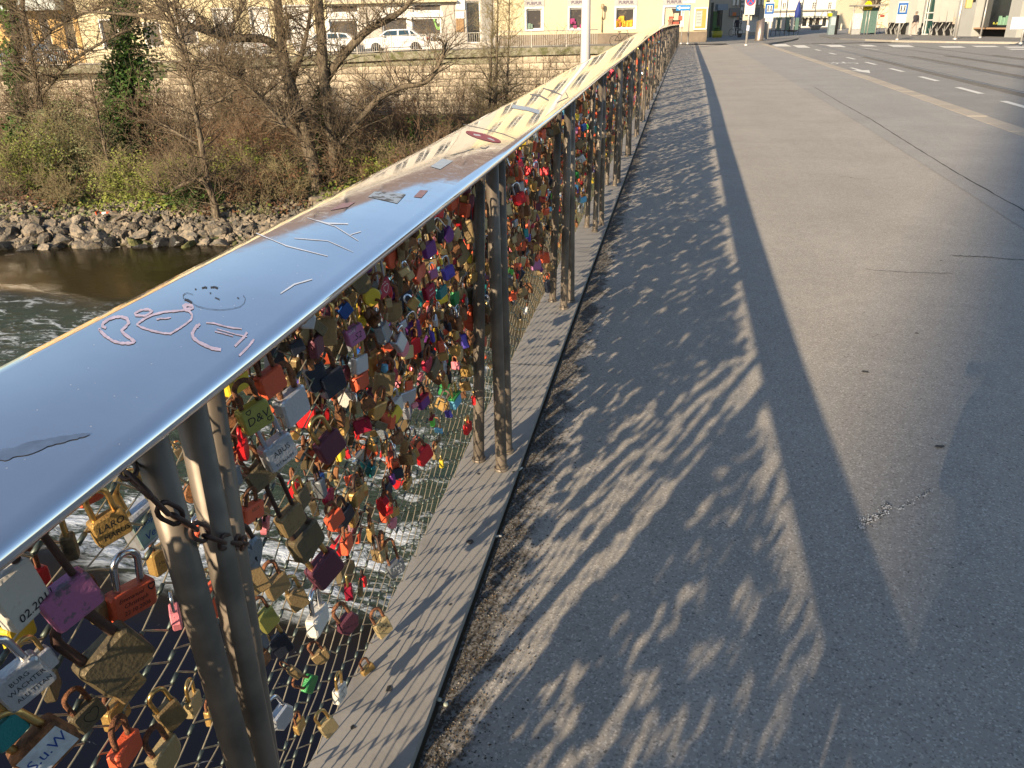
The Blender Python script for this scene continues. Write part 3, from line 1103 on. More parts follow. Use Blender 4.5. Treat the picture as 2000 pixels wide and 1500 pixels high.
def make_lock(spec):
    """one padlock as a thing with its parts"""
    p, w, colk, shk, shape, shl, yaw, roll = (spec[k] for k in ('p', 'w', 'col', 'shk', 'shape', 'shl', 'yaw', 'roll'))
    root = empty('padlock', label=spec['label'], cat='padlock', group=LOCK_GROUP)
    root.matrix_world = lock_matrix(p, yaw, roll, spec.get('pitch', 0)) @ Matrix.Scale(w, 4)
    b = link_mesh('lock_body', BODY_ME[shape], root)
    b.material_slots[0].link = 'OBJECT'; b.material_slots[0].material = LC[colk][1]
    s = link_mesh('shackle', SHK_ME[shl], root)
    s.material_slots[0].link = 'OBJECT'; s.material_slots[0].material = SH[shk][1]
    if shape == 'slim':
        s.scale = (.5, 1, 1)
    if shape == 'plate' or spec.get('key'):
        t = {'heart': .17, 'disc': .15}.get(shape, .2)
        k = link_mesh('keyhole', KEY_ME, root, (0, -t - .002, -.62 if shape != 'heart' else -.55), (PI / 2, 0, 0))
    if spec.get('trim'):
        tb = MB(); hh = BODY[shape][2]
        tb.bevel_box(-.53, .53, -.23, .23, -.16, .012, .02)
        tb.build('lock_collar', LC[spec['trim']][1], root)
    if spec.get('band'):
        tb = MB(); hh = BODY[shape][2]
        tb.bevel_box(-.44, .44, -.213, -.19, -hh + .10, -.12, .006)
        tb.build('face_label', spec['band'], root)
    for (txt, size, x, z, mt, sh_) in spec.get('text', ()):
        f = {'heart': .17, 'disc': .15, 'slim': .25}.get(shape, .2 if not spec.get('band') else .2135)
        text_obj(txt, size, mt, root, (x, -f - .003, z), (PI / 2, 0, 0), 'inscription', depth=.001, shear=sh_)
    if spec.get('heart_mark'):
        for (cx, cz, s_) in spec['heart_mark']:
            hm = MB()
            pts = [(cx + x * s_, cz + (z + .5) * s_) for x, z in HEART]
            for a, b_ in zip(pts, pts[1:] + pts[:1]):
                dx, dz = b_[0] - a[0], b_[1] - a[1]
                l_ = math.hypot(dx, dz); nx, nz = -dz / l_ * .016, dx / l_ * .016
                hm.add([(a[0] + nx, -.203, a[1] + nz), (a[0] - nx, -.203, a[1] - nz), (b_[0] - nx, -.203, b_[1] - nz), (b_[0] + nx, -.203, b_[1] + nz)], [(0, 1, 2, 3)])
            hm.build('engraved_heart', spec.get('mark_mat', SCRAWL), root)
    return root


PEN = mat('black_pen', (.015, .015, .018), .6)
PENB = mat('blue_pen', (.01, .06, .30), .5)
PENW = mat('white_pen', (.7, .7, .68), .6)
ENGR = mat('engraving', (.12, .08, .04), .6)
LABELM = mat('pale_green_label', (.36, .50, .44), .5, var=.2, scale=4)
LABELW = mat('white_label', (.60, .66, .70), .5, var=.2, scale=4)

# (px, py of the body centre in the photograph, body width in px, colour, shackle, shape, shackle length, yaw, roll, front offset, label, extras)
HERO = [
    (210, 1030, 62, 'brass', 'brassy', 'square', 'mid', 42, 8, .02, 'brass padlock with scrawled writing hanging just left of the pale green labelled one', dict(text=[('LARO', .30, 0, -.30, PEN, .2), ('MARUS', .24, .05, -.62, PEN, .2)])),
    (278, 1022, 84, 'silver', 'brassy', 'square', 'mid', 26, 12, -.02, 'large silver padlock with pale green label reading Hanspeter Verena', dict(band=LABELM, text=[('Hanspeter', .19, -.02, -.30, PENB, .25), ('Verena', .25, .05, -.62, PENB, .25)])),
    (318, 1088, 56, 'brass', 'rust', 'square', 'short', 25, 0, -.045, 'brass padlock engraved Mallorca partly behind the nearest posts', dict(text=[('Mallorca', .2, 0, -.45, ENGR, 0)])),
    (136, 1068, 44, 'bronze', 'brassy', 'slim', 'mid', -20, 4, .03, 'narrow dark bronze padlock with brass shackle tip just under the handrail', {}),
    (172, 962, 46, 'coral', 'rust', 'square', 'mid', 30, 0, -.02, 'coral padlock mostly hidden under the handrail edge, left of the nearest posts', {}),
    (125, 1178, 92, 'mauve', 'dark', 'square', 'long', 38, 14, .03, 'large pink padlock with worn grey patch and long blackened shackle', {}),
    (66, 1140, 56, 'red', 'rust', 'square', 'mid', 20, 0, -.03, 'bright red padlock behind the large pink one', {}),
    (22, 1168, 100, 'white', 'dark', 'tall', 'mid', 20, 10, .01, 'big off-white padlock at the left edge dated 02.2011', dict(text=[('02.2011', .24, .1, -.92, PEN, .1)])),
    (35, 1232, 58, 'yellow', 'rust', 'square', 'mid', 10, 0, -.03, 'yellow brass padlock below the white one dated 02.2011', {}),
    (258, 1168, 78, 'coral', 'chrome', 'wide', 'mid', 30, -6, .02, 'coral padlock with black handwriting and heart drawings, shiny thick shackle', dict(text=[('Emmanuel', .15, -.1, -.16, PEN, .3), ('Christoph', .15, 0, -.33, PEN, .3), ('22.10.2006', .15, .02, -.52, PEN, .1)], heart_mark=[(.42, -.16, .16)], mark_mat=PEN)),
    (197, 1200, 46, 'dull', 'rust', 'round', 'long', 15, 10, .0, 'round-bottomed tarnished padlock engraved with a curve between pink and coral locks', {}),
    (203, 1303, 108, 'bronze', 'dark', 'square', 'mid', 40, 24, .03, 'very large dark bronze padlock below the pink one', {}),
    (274, 1288, 42, 'pale', 'rust', 'wide', 'mid', 20, -4, .01, 'small pale brass padlock hanging alone over the white water', {}),
    (30, 1338, 86, 'silver', 'chrome', 'square', 'mid', 42, 16, .035, 'silver padlock printed BURG WACHTER ALU TITAN at the left edge', dict(text=[('BURG', .16, .0, -.22, PEN, 0), ('W\u00c4CHTER', .16, .05, -.42, PEN, 0), ('ALU TITAN', .15, .08, -.66, PEN, 0)])),
    (72, 1300, 52, 'silver', 'brassy', 'square', 'mid', 30, 12, .0, 'plain light silver padlock touching the printed silver padlock from behind', {}),
    (96, 1335, 52, 'bronze', 'rust', 'tall', 'mid', -15, 6, -.02, 'dark bronze padlock behind the printed silver padlock', {}),
    (238, 1345, 54, 'dull', 'dark', 'square', 'mid', 35, 22, -.005, 'tarnished engraved padlock tucked under the very large bronze one', dict(text=[('AMORE', .2, 0, -.4, PEN, .2)])),
    (226, 1392, 52, 'brass', 'rust', 'square', 'short', 12, 0, -.02, 'brass cube padlock engraved CAVALLO under the very large bronze one', dict(text=[('CAVALLO', .18, 0, -.5, ENGR, 0)])),
    (165, 1400, 54, 'bronze', 'rust', 'square', 'mid', 30, 14, .0, 'dark padlock engraved with a heart outline near the bottom left', dict(heart_mark=[(.05, -.45, .5)], mark_mat=DARK)),
    (244, 1466, 62, 'coral', 'rust', 'wide', 'mid', 8, 0, .01, 'plain coral padlock with open rusty shackle at the bottom edge', {}),
    (326, 1402, 50, 'dull', 'brassy', 'tall', 'mid', 35, 14, .015, 'tall tarnished padlock with thick brass shackle left of the nearest posts, near the bottom', {}),
    (377, 1374, 40, 'pale', 'brassy', 'square', 'mid', 2, -2, -.015, 'small bright brass padlock with round gold shackle close to the nearest post', {}),
    (6, 1432, 60, 'teal', 'brassy', 'square', 'mid', 30, 14, .02, 'dark green padlock cut by the left edge of the photo', {}),
    (66, 1472, 92, 'copper', 'brassy', 'square', 'mid', 45, 26, .03, 'padlock with a white label reading S.u.W at the bottom left corner', dict(band=LABELW, text=[('S.u.W', .34, 0, -.42, PENB, .1)])),
    (318, 1482, 60, 'pale', 'rust', 'round', 'mid', 20, 12, .02, 'round pale brass padlock hanging from another shackle at the bottom edge', {}),
    (412, 1396, 30, 'brass', 'rust', 'tall', 'short', 10, 0, -.05, 'small brass padlock half hidden behind the nearest post', {}),
    (343, 1205, 44, 'pink', 'chrome', 'hex', 'thin', -25, 0, -.0, 'pale pink padlock beside the nearest post with thin shackle', {}),
    (373, 1232, 22, 'crimson', 'rust', 'slim', 'short', 10, 6, -.0, 'narrow crimson padlock touching the nearest post beside the pale pink one', {}),
    (484, 1092, 62, 'grey', 'dark', 'heart', 'short', 20, 14, .05, 'dark grey heart-shaped padlock with keyhole closing the chain round the nearest posts', dict(key=True)),
    (492, 815, 58, 'lemon', 'rust', 'square', 'mid', 42, 12, .03, 'yellow green padlock marked D&V with two small hearts', dict(text=[('D&V', .40, 0, -.45, PEN, .15)], heart_mark=[(-.22, -.12, .15), (.34, -.68, .15)], mark_mat=PEN)),
    (536, 885, 62, 'silver', 'chrome', 'square', 'mid', 38, 14, .035, 'silver padlock printed ABUS TITALIUM with tall chrome shackle', dict(text=[('ABUS', .25, .03, -.36, PEN, 0), ('TITALIUM', .15, .0, -.70, PEN, 0)])),
    (475, 882, 38, 'red', 'red', 'round', 'mid', -10, 8, .01, 'bright red oval padlock with red shackle left of the ABUS padlock', {}),
    (566, 795, 66, 'silver', 'rust', 'square', 'mid', 25, 10, .0, 'large silver padlock with a lighter band right of the D&V padlock', {}),
    (524, 748, 54, 'coral', 'rust', 'square', 'mid', 32, 12, .015, 'large coral padlock hanging above the D&V padlock', {}),
    (456, 742, 54, 'yellow', 'chrome', 'square', 'mid', 25, 4, -.01, 'yellow brass padlock directly under the handrail, right of the nearest posts', {}),
    (612, 738, 44, 'navy', 'dark', 'tall', 'mid', 45, 12, -.01, 'blue black padlock hanging under the handrail above the big silver one', {}),
    (643, 748, 52, 'navy', 'rust', 'square', 'mid', 35, 12, .01, 'large blue black padlock left of the dark plum oval one', {}),
    (673, 730, 30, 'plum', 'dark', 'disc', 'short', 15, 6, .0, 'dark plum oval padlock with a keyhole', dict(key=True)),
    (562, 1018, 54, 'dull', 'dark', 'square', 'long', 30, 14, .02, 'tarnished brass collar padlock with long shackle over a darker square body', {}),
    (590, 1062, 66, 'bronze', 'dark', 'square', 'short', 28, 18, .01, 'large dark padlock body tilted under the tarnished collar padlock', {}),
    (625, 1118, 62, 'plum', 'brassy', 'square', 'mid', 38, 22, .015, 'large dark red brown padlock with bright thick shackle above the white water', {}),
    (650, 1016, 36, 'coral', 'rust', 'square', 'short', 32, 14, .01, 'coral padlock beneath the pink heart padlock', {}),
    (677, 1062, 34, 'coral', 'rust', 'square', 'mid', 4, 0, -.01, 'coral padlock crossed by a cable, lower right of the pink heart', {}),
    (691, 1012, 28, 'brass', 'rust', 'square', 'mid', 4, 0, -.01, 'brass padlock engraved two lines hanging level with the pink heart', dict(text=[('APRIL', .2, 0, -.3, ENGR, 0), ('2012', .2, 0, -.6, ENGR, 0)])),
    (641, 975, 34, 'crimson', 'rust', 'heart', 'short', 10, 6, .0, 'bright pink red heart-shaped padlock with keyhole', dict(key=True)),
    (724, 1040, 26, 'brass', 'rust', 'tall', 'mid', 2, 0, -.01, 'neat tall brass padlock hanging by itself over foam', {}),
    (746, 1078, 34, 'brass', 'rust', 'wide', 'mid', 6, -4, .0, 'wide brass padlock just below the neat tall brass one', {}),
    (770, 1110, 34, 'grey', 'rust', 'square', 'long', 42, 10, .02, 'grey padlock painted with white letters M+S', dict(text=[('M+S', .34, 0, -.3, PENW, .1), ('23', .3, .1, -.65, PENW, 0)])),
    (681, 1158, 28, 'crimson', 'brassy', 'slim', 'mid', -10, 8, .02, 'slim crimson padlock with bright brass shackle low over the foam', {}),
    (709, 1136, 18, 'red', 'dark', 'slim', 'mid', 20, 6, .01, 'thin bright red padlock just right of the slim crimson one', {}),
    (674, 1222, 42, 'plum', 'rust', 'hex', 'mid', 38, 20, .015, 'plum brown padlock low on the net above dark water', {}),
    (620, 1210, 54, 'white', 'chrome', 'wide', 'mid', 8, 0, .005, 'whitish metal padlock with a broad shiny shackle and hanging key', {}),
    (537, 1146, 44, 'dull', 'rust', 'square', 'mid', 35, 12, .01, 'tarnished padlock in a wide rusty shackle right of the nearest posts', {}),
    (516, 1214, 40, 'lemon', 'rust', 'tall', 'mid', 35, 16, .01, 'greenish pale padlock right of the nearest posts, below the wide rusty shackle', {}),
    (497, 1262, 44, 'grey', 'rust', 'square', 'mid', 30, 10, -.01, 'grey padlock body touching the right side of the nearest post', {}),
    (508, 1292, 34, 'copper', 'rust', 'square', 'mid', 25, 12, .0, 'rusty padlock engraved with initials right of the nearest post', {}),
    (541, 1262, 40, 'navy', 'dull' if False else 'brassy', 'tall', 'mid', 55, 16, .0, 'dark padlock seen edge-on, right of the greenish pale one', {}),
    (576, 1172, 38, 'dull', 'brassy', 'tall', 'mid', 50, 12, .0, 'tarnished padlock with lit narrow side above the whitish one', {}),
    (622, 1285, 30, 'dull', 'rust', 'round', 'mid', 60, 20, .0, 'round tarnished padlock low on the net over black water', {}),
    (566, 1318, 26, 'dull', 'rust', 'slim', 'mid', 60, 30, .0, 'slim padlock swung sideways low on the net over black water', {}),
    (716, 1312, 26, 'brass', 'rust', 'square', 'mid', 40, 16, .01, 'small brass padlock with black letters close to the base plate', dict(text=[('H+S', .3, 0, -.5, PEN, 0)])),
    (742, 1228, 34, 'pale', 'rust', 'tall', 'mid', 45, 16, .015, 'pale padlock covered in black letters touching the base plate edge', dict(text=[('MAX', .26, 0, -.35, PEN, .1), ('+LISA', .22, 0, -.65, PEN, .1)])),
    (664, 1352, 33, 'white', 'brassy', 'square', 'mid', 14, -4, .01, 'small white padlock with handwritten names, low near the base plate', dict(text=[('Natalie', .17, 0, -.2, PEN, .2), ('&', .16, 0, -.4, PEN, 0), ('Jannis', .17, 0, -.58, PEN, .2), ('2010', .12, .1, -.76, PEN, .2)])),
    (545, 1406, 46, 'silver', 'chrome', 'hex', 'mid', 30, 18, .02, 'silver padlock with bright round shackle beside the nearest post at the bottom', {}),
    (584, 1418, 26, 'brass', 'rust', 'square', 'mid', 15, 6, .0, 'small orange brass padlock right of the bottom silver padlock', {}),
    (635, 1424, 34, 'pale', 'brassy', 'tall', 'mid', 40, 18, .02, 'tall pale padlock, lowest one near the base plate', {}),
    (752, 1000, 32, 'coral', 'dark', 'square', 'mid', 6, 0, -.01, 'coral padlock with dark arched shackle, right of the two-line brass one', {}),
    (771, 1000, 18, 'brass', 'rust', 'square', 'mid', 40, 0, .0, 'little brass padlock touching a coral one, right end of the row', {}),
    (765, 1026, 22, 'pink', 'brassy', 'heart', 'short', 30, 18, .0, 'salmon pink heart padlock low over the foam', {}),
    (493, 998, 46, 'coral', 'rust', 'wide', 'short', 20, -8, .0, 'coral padlock with pale rim and keyhole right of the nearest posts', dict(key=True, text=[('ABUS', .2, 0, -.2, ENGR, 0)])),
    (454, 1010, 30, 'dull', 'rust', 'square', 'mid', 20, -4, -.01, 'tarnished padlock touching the nearest post left of the rimmed coral one', {}),
    (446, 936, 46, 'grey', 'rust', 'square', 'mid', 28, 4, .0, 'brownish grey square padlock right beside the nearest posts under a rusty shackle', {}),
    (500, 932, 52, 'bronze', 'rust', 'square', 'mid', 40, 20, .0, 'dark padlock with lit yellow side under the ABUS padlock', {}),
    (636, 876, 54, 'plum', 'brassy', 'square', 'mid', 36, 22, .02, 'large dark plum square padlock with orange rusty shackle', {}),
    (671, 832, 34, 'brass', 'dark', 'wide', 'short', 2, -4, .0, 'wide brass padlock high in the net, under a pair of dark shackles', {}),
    (623, 955, 34, 'grey', 'dark', 'slim', 'mid', 12, 10, .02, 'narrow grey padlock left of the pink red heart', {}),
    (587, 975, 34, 'bronze', 'brassy', 'tall', 'mid', 20, 14, .02, 'narrow dark padlock on a yellow body left of the narrow grey one', {}),
    (665, 885, 26, 'yellow', 'rust', 'square', 'mid', 6, 0, .0, 'bright yellow brass padlock beneath the large plum one', {}),
    (697, 968, 40, 'brass', 'dark', 'wide', 'short', 8, -6, .0, 'wide brass padlock with diagonal shade above the foam', {}),
    (745, 563, 36, 'crimson', 'chrome', 'square', 'long', 22, 8, .04, 'crimson square padlock with white heart outline on a long chrome shackle', dict(heart_mark=[(.05, -.48, .42)], mark_mat=PENW, text=[('Anna Tim', .12, -.1, -.12, PENW, .1)])),
    (688, 655, 38, 'mauve', 'brassy', 'square', 'long', 40, 14, .035, 'mauve square padlock with engraved flourish and the word KATIE', dict(text=[('KATIE', .16, -.2, -.16, PENW, .1), ('S2', .45, .05, -.5, PEN, .3)])),
    (836, 488, 30, 'purple', 'rust', 'square', 'mid', 32, 12, .03, 'large purple padlock between first and second posts, high up', {}),
    (873, 533, 25, 'violet', 'chrome', 'square', 'mid', 40, 14, .03, 'violet blue padlock just left of the second post cluster', dict(text=[('2011', .24, .05, -.7, PEN, 0)])),
    (861, 570, 28, 'teal', 'rust', 'wide', 'short', 20, 6, .03, 'teal rounded padlock left of the second post cluster', {}),
    (889, 582, 27, 'green', 'rust', 'hex', 'short', 15, -10, .03, 'shiny green padlock left of the second post cluster', {}),
    (836, 570, 28, 'crimson', 'rust', 'square', 'mid', 30, 12, .03, 'crimson engraved padlock left of the teal one', dict(text=[('Andi', .2, 0, -.3, PENW, .2), ('& Heidi', .18, 0, -.6, PENW, .2)])),
    (703, 710, 36, 'silver', 'brassy', 'square', 'mid', 24, -4, .03, 'silver blue padlock with white pen writing below the mauve one', dict(text=[('Gabry', .22, 0, -.25, PENW, .1), ('TAM', .24, 0, -.55, PENW, .1)])),
    (786, 681, 32, 'pink', 'chrome', 'disc', 'mid', 25, 6, .03, 'pink oval padlock with a dark red rim, middle of the dense part', {}),
    (703, 745, 40, 'coral', 'rust', 'wide', 'mid', 15, 0, .02, 'wide coral padlock right of the dark plum oval one', {}),
    (770, 732, 24, 'crimson', 'chrome', 'disc', 'short', 10, 0, .03, 'round magenta red padlock below the pink oval one', {}),
    (888, 783, 28, 'sky', 'brassy', 'square', 'mid', 22, 12, .03, 'light blue padlock with green lower half left of the second posts', {}),
    (825, 785, 26, 'purple', 'dark', 'square', 'mid', 30, 12, .03, 'patterned purple and red padlock below the dense part', {}),
    (844, 824, 16, 'lime', 'rust', 'slim', 'short', 10, 10, .03, 'little neon green padlock below the patterned purple one', {}),
    (913, 836, 22, 'red', 'brassy', 'square', 'short', 20, 6, .03, 'bright red cube padlock just left of the second post foot', {}),
    (823, 892, 34, 'red', 'rust', 'square', 'short', 38, 22, .03, 'bright red padlock with black underside, lower middle', {}),
    (850, 886, 24, 'pale', 'rust', 'square', 'short', 10, 22, .02, 'pale gold padlock with small red heart touching a bright red one', dict(heart_mark=[(-.1, -.2, .2)], mark_mat=SH['red'][1])),
    (765, 937, 18, 'purple', 'rust', 'slim', 'mid', 20, 8, .03, 'slim purple padlock over the foam left of the base plate', {}),
    (862, 906, 14, 'yellow', 'brassy', 'slim', 'short', 10, 8, .02, 'tiny yellow padlock at the lower edge of the dense part', {}),
    (898, 690, 24, 'pale', 'rust', 'square', 'mid', 4, 0, .03, 'pale gold padlock close left of the second posts, with high arched shackle', {}),
    (926, 530, 24, 'red', 'rust', 'heart', 'short', 10, 0, .04, 'bright red heart padlock touching the second post cluster', {}),
    (918, 506, 16, 'yellow', 'rust', 'round', 'short', 10, 0, .04, 'small yellow padlock above the red heart padlock', {}),
    (926, 782, 15, 'red', 'brassy', 'slim', 'short', 20, 6, .04, 'narrow red padlock touching the second post cluster low down', {}),
    (858, 415, 24, 'red', 'dark', 'wide', 'short', 20, -20, .03, 'bright red padlock directly under the handrail before the second posts', {}),
    (882, 398, 24, 'coral', 'rust', 'square', 'short', 20, 10, .03, 'coral padlock directly under the handrail beside a bright red one', {}),
    (835, 440, 28, 'bronze', 'dark', 'square', 'short', 30, 12, .03, 'large dark bronze padlock under the handrail above the purple one', {}),
    (820, 530, 26, 'coral', 'rust', 'round', 'short', 20, 10, .02, 'coral round padlock under the large purple one', {}),
]
R3T = R3.transposed()


def cam_depth(p):
    return -(R3T @ (p - Vector((0, 0, H)))).z


specs = []
for (px, py, wpx, colk, shk, shape, shl, yaw, roll, off, lab, ex) in HERO:
    p = onx(px, py, NETX(1.2) + .012 + off)
    w = wpx * cam_depth(p) / 1560 * 1.10
    hgt = BODY[shape][2]
    p = p + Vector((0, 0, hgt * w * .5))
    specs.append(dict(p=p, w=w, col=colk, shk=shk, shape=shape, shl=shl, yaw=yaw - 11, roll=roll * 1.05, label=lab, hero=True, **ex))
for i, s in enumerate(specs):
    if 'patterned' in s['label']:
        s['trim'] = 'crimson'
    if 'green lower half' in s['label']:
        s['trim'] = 'green'
hero_pos = [(s['p'].y, s['p'].z - .45 * s['w'], s['w']) for s in specs]

ck = list(LC); cwt = [LC[k][2] for k in ck]
hot = [(LC[k][2] * (.85 if k in ('red', 'crimson', 'pink', 'mauve', 'purple', 'violet', 'blue', 'sky', 'teal', 'lime', 'yellow', 'silver', 'white', 'green') else 1.0)) for k in ck]


def density(y, z):
    if .12 < y < .42:
        return 720 if z > .35 else 200
    if y < .42:
        return 480 if z > .55 else 270 if z > .3 else 60
    if y < 1.0:
        return 14 if z > .62 else 6
    if y < 1.45:
        return 720 if z > .90 else 560 if z > .72 else 280 if z > .55 else 90 if z > .42 else 16 if z > .3 else 5
    if y < 2.6:
        return 850 if z > .70 else 760 if z > .55 else 540 if z > .40 else 260 if z > .28 else 40 if z > .18 else 4
    if y < 5:
        return 470 if z > .38 else 300 if z > .30 else 90 if z > .20 else 8
    if y < 12:
        return 380 if z > .28 else 140 if z > .16 else 10
    return 100 if z > .13 else 20


free = []
y = -3.6
while y < 57:
    dy = .05 if y < 12 else .25
    for z0 in np.arange(.06, 1.12, .06):
        z0 = float(z0)
        zt = rail_z(y) - .06
        zz = z0 * zt / 1.14
        lam = density(y + dy / 2, z0) * dy * .06
        k = int(lam) + (1 if random.random() < lam - int(lam) else 0)
        for _ in range(k):
            yy, z = y + random.random() * dy, zz + random.random() * .06
            w = random.choice((.020, .025, .030, .030, .035, .038, .040, .040, .045, .05))
            w *= random.uniform(.9, 1.15) * (1.04 if y < 2.4 else 1.2 if y < 6 else 1.18 if y < 12 else 1.3)
            layer = random.choice((.055, .03, .01, -.01, -.03, -.055)) + random.uniform(-.012, .012)
            if y < 3 and layer > -.03:
                clash = any(abs(yy - hy) < (hw + w) * .62 and abs(z - hz) < (hw + w) * .70 for hy, hz, hw in hero_pos)
                if clash:
                    if random.random() < .35 and yy > 1.1:
                        layer = -.055
                    else:
                        continue
            colk = random.choices(ck, hot if y > 2.3 else cwt)[0]
            shape = random.choices(list(BODY), (30, 12, 12, 12, 6 if colk in ('red', 'crimson', 'pink', 'purple', 'silver', 'brass') else 1, 4, 9, 7, 4))[0]
            shk = random.choices(('rust', 'dark', 'chrome', 'brassy'), (60, 17, 11, 12))[0]
            shl = random.choices(('short', 'mid', 'long', 'thin'), (28, 40, 12, 14))[0]
            z = min(z, rail_z(yy) - .045 - (.45 + SH_H[shl]) * w)
            free.append(dict(p=Vector((NETX(yy, z) + layer, yy, z + .45 * w)), w=w, col=colk, shk=shk, shape=shape, shl=shl,
                             yaw=random.gauss(10, 42), roll=random.gauss(9, 16), pitch=random.gauss(0, 7), layer=layer))
    y += dy


def shown(s):
    """share of the picture the lock takes, zero when outside it"""
    q = s['p'] + Vector((0, 0, -.4 * s['w']))
    c = R3T @ (q - Vector((0, 0, H)))
    if c.z > -.2:
        return 0
    x, yv = 1000 + 1560 * c.x / -c.z, 750 - 1560 * c.y / -c.z
    if not (-15 < x < 2010 and -10 < yv < 1510):
        return 0
    # hidden under the handrail
    if q.z > rail_z(q.y) - .03:
        return 0
    ze = H + (q.z - H) * (-.47 / q.x)
    if q.x < -.47:
        ye = q.y * (-.47 / q.x)
        if ze > rail_z(ye) - .012:
            return 0
    return (s['w'] / -c.z) ** 2 * (1.25 if s['layer'] > 0 else .7)


for s in free:
    s['a'] = shown(s)
free.sort(key=lambda s: -s['a'])
N_SINGLE = 320 - len(specs)
single = [s for s in free[:N_SINGLE] if s['a'] > 0]
mass = free[N_SINGLE:]


def bay(y):
    return ('left of the nearest posts' if y < .78 else 'between first and second posts' if y < 2.6 else 'between second and third posts' if y < 4.5 else 'beyond the third posts')


ORD = ['', 'second ', 'third ', 'fourth ', 'fifth ', 'sixth ', 'seventh ', 'eighth ', 'ninth ', 'tenth ', 'eleventh ', 'twelfth ', 'thirteenth ', 'fourteenth ']
fam = {}
for s in single:
    size = 'tiny ' if s['w'] < .023 else 'small ' if s['w'] < .030 else 'large ' if s['w'] > .042 else ''
    d = '%s%s %s padlock with %s shackle' % (size, LC[s['col']][0], BODY[s['shape']][0], SH[s['shk']][0])
    fam.setdefault((d, bay(s['p'].y)), []).append(s)
used = {}
for (d, b_), ss in fam.items():
    ss.sort(key=lambda s: -s['p'].z)
    for i, s in enumerate(ss):
        s['label'] = d + ', ' + ('%shighest such ' % ORD[min(i, 13)] if len(ss) > 1 else '') + b_
for s in specs + single:
    make_lock(s)

# all the other locks, too small or too hidden to be told apart
far_body = {}
for k, v in BODY.items():
    o = MB(); hh = v[2]
    ww = .26 if k == 'slim' else .5
    o.bevel_box(-ww, ww, -.2, .2, -hh, 0, .09)
    far_body[k] = o
fb = MB(); fb.v = list(v for v in slab(HEART[::2], .34, .07).v); _t = slab(HEART[::2], .34, .07); fb.f = _t.f; fb.m = _t.m; fb.s = _t.s
far_body['heart'] = fb
far_sh = {k: shackle_mb(SH_H[k], .08 if k != 'thin' else .06, 3, 4) for k in SHK}
allm = [LC[k][1] for k in ck] + [SH[k][1] for k in SH]
shi = {k: len(ck) + i for i, k in enumerate(SH)}
V, Fc, Mi = [], [], []
nb = 0
for s in mass:
    M = np.array(lock_matrix(s['p'], s['yaw'], s['roll'], s['pitch']) @ Matrix.Scale(s['w'], 4))
    for mb_, mi in ((far_body[s['shape']], ck.index(s['col'])), (far_sh[s['shl']], shi[s['shk']])):
        a = np.array(mb_.v)
        V.append(a @ M[:3, :3].T + M[:3, 3])
        Fc.extend([tuple(i + nb for i in f) for f in mb_.f])
        Mi.extend([mi] * len(mb_.f))
        nb += len(a)
me = bpy.data.meshes.new('padlocks')
me.from_pydata([tuple(p) for p in np.concatenate(V)], [], Fc)
for m_ in allm:
    me.materials.append(m_)
me.polygons.foreach_set('material_index', Mi)
me.update()
o = link_mesh('padlocks', me)
tag(o, 'dense mass of small coloured and rusty padlocks covering the farther railing net', 'padlocks', kind='stuff')

# chain wound round the nearest posts, links alternate upright and flat
chain = empty('chain', label='rusty dark steel chain wound round the nearest post cluster', cat='chain')
LINK = shackle_mb(.1)
lm = MB()
lpts = [(.020 * math.cos(a), 0, .0095 * math.sin(a)) for a in [2 * PI * k / 12 for k in range(12)]]
pts = [(x + (.006 if x > 0 else -.006), y, z) for x, y, z in lpts]
lm.tube(pts + [pts[0], pts[1]], .0030, 6, caps=False)
lme = lm.mesh('chain_link', SH['dark'][1])
path = [on for on in (onx(238, 895, -.60), onx(258, 935, -.56), onx(285, 960, -.535), onx(320, 995, -.53), onx(345, 1010, -.53), onx(375, 1030, -.53), onx(405, 1048, -.535), onx(432, 1058, -.54), onx(460, 1058, -.56), onx(478, 1062, -.60))]
tot = 0
for i in range(len(path) - 1):
    a, b = path[i], path[i + 1]
    k = max(1, round((b - a).length / .040))
    for j in range(k):
        c = a.lerp(b, (j + .5) / k)
        q = (b - a).to_track_quat('X', 'Z')
        o = link_mesh('chain_link', lme, chain)
        o.rotation_mode = 'QUATERNION'
        o.rotation_quaternion = q @ Quaternion((1, 0, 0), (0 if tot % 2 else PI / 2) + .3)
        o.location = c
        tot += 1
# ================================================================== river and far bank
WZ = -6.2
m_, N, L, p = nodes_of('river_water')
g = N.new('ShaderNodeNewGeometry').outputs['Position']
sx = N.new('ShaderNodeSeparateXYZ'); L.new(g, sx.inputs[0])
warp = tex(N, L, g, .5, 3)
wv = N.new('ShaderNodeMapping'); wv.inputs['Scale'].default_value = (.45, 1.0, 1.0); wv.inputs['Rotation'].default_value = (0, 0, .35); L.new(g, wv.inputs[0])
n1 = tex(N, L, wv.outputs[0], 2.1, 6, dist=1.3, rough=.62)
n2 = tex(N, L, wv.outputs[0], 6.5, 6, dist=1.8, rough=.7)
n3 = tex(N, L, wv.outputs[0], .35, 3, dist=.6)
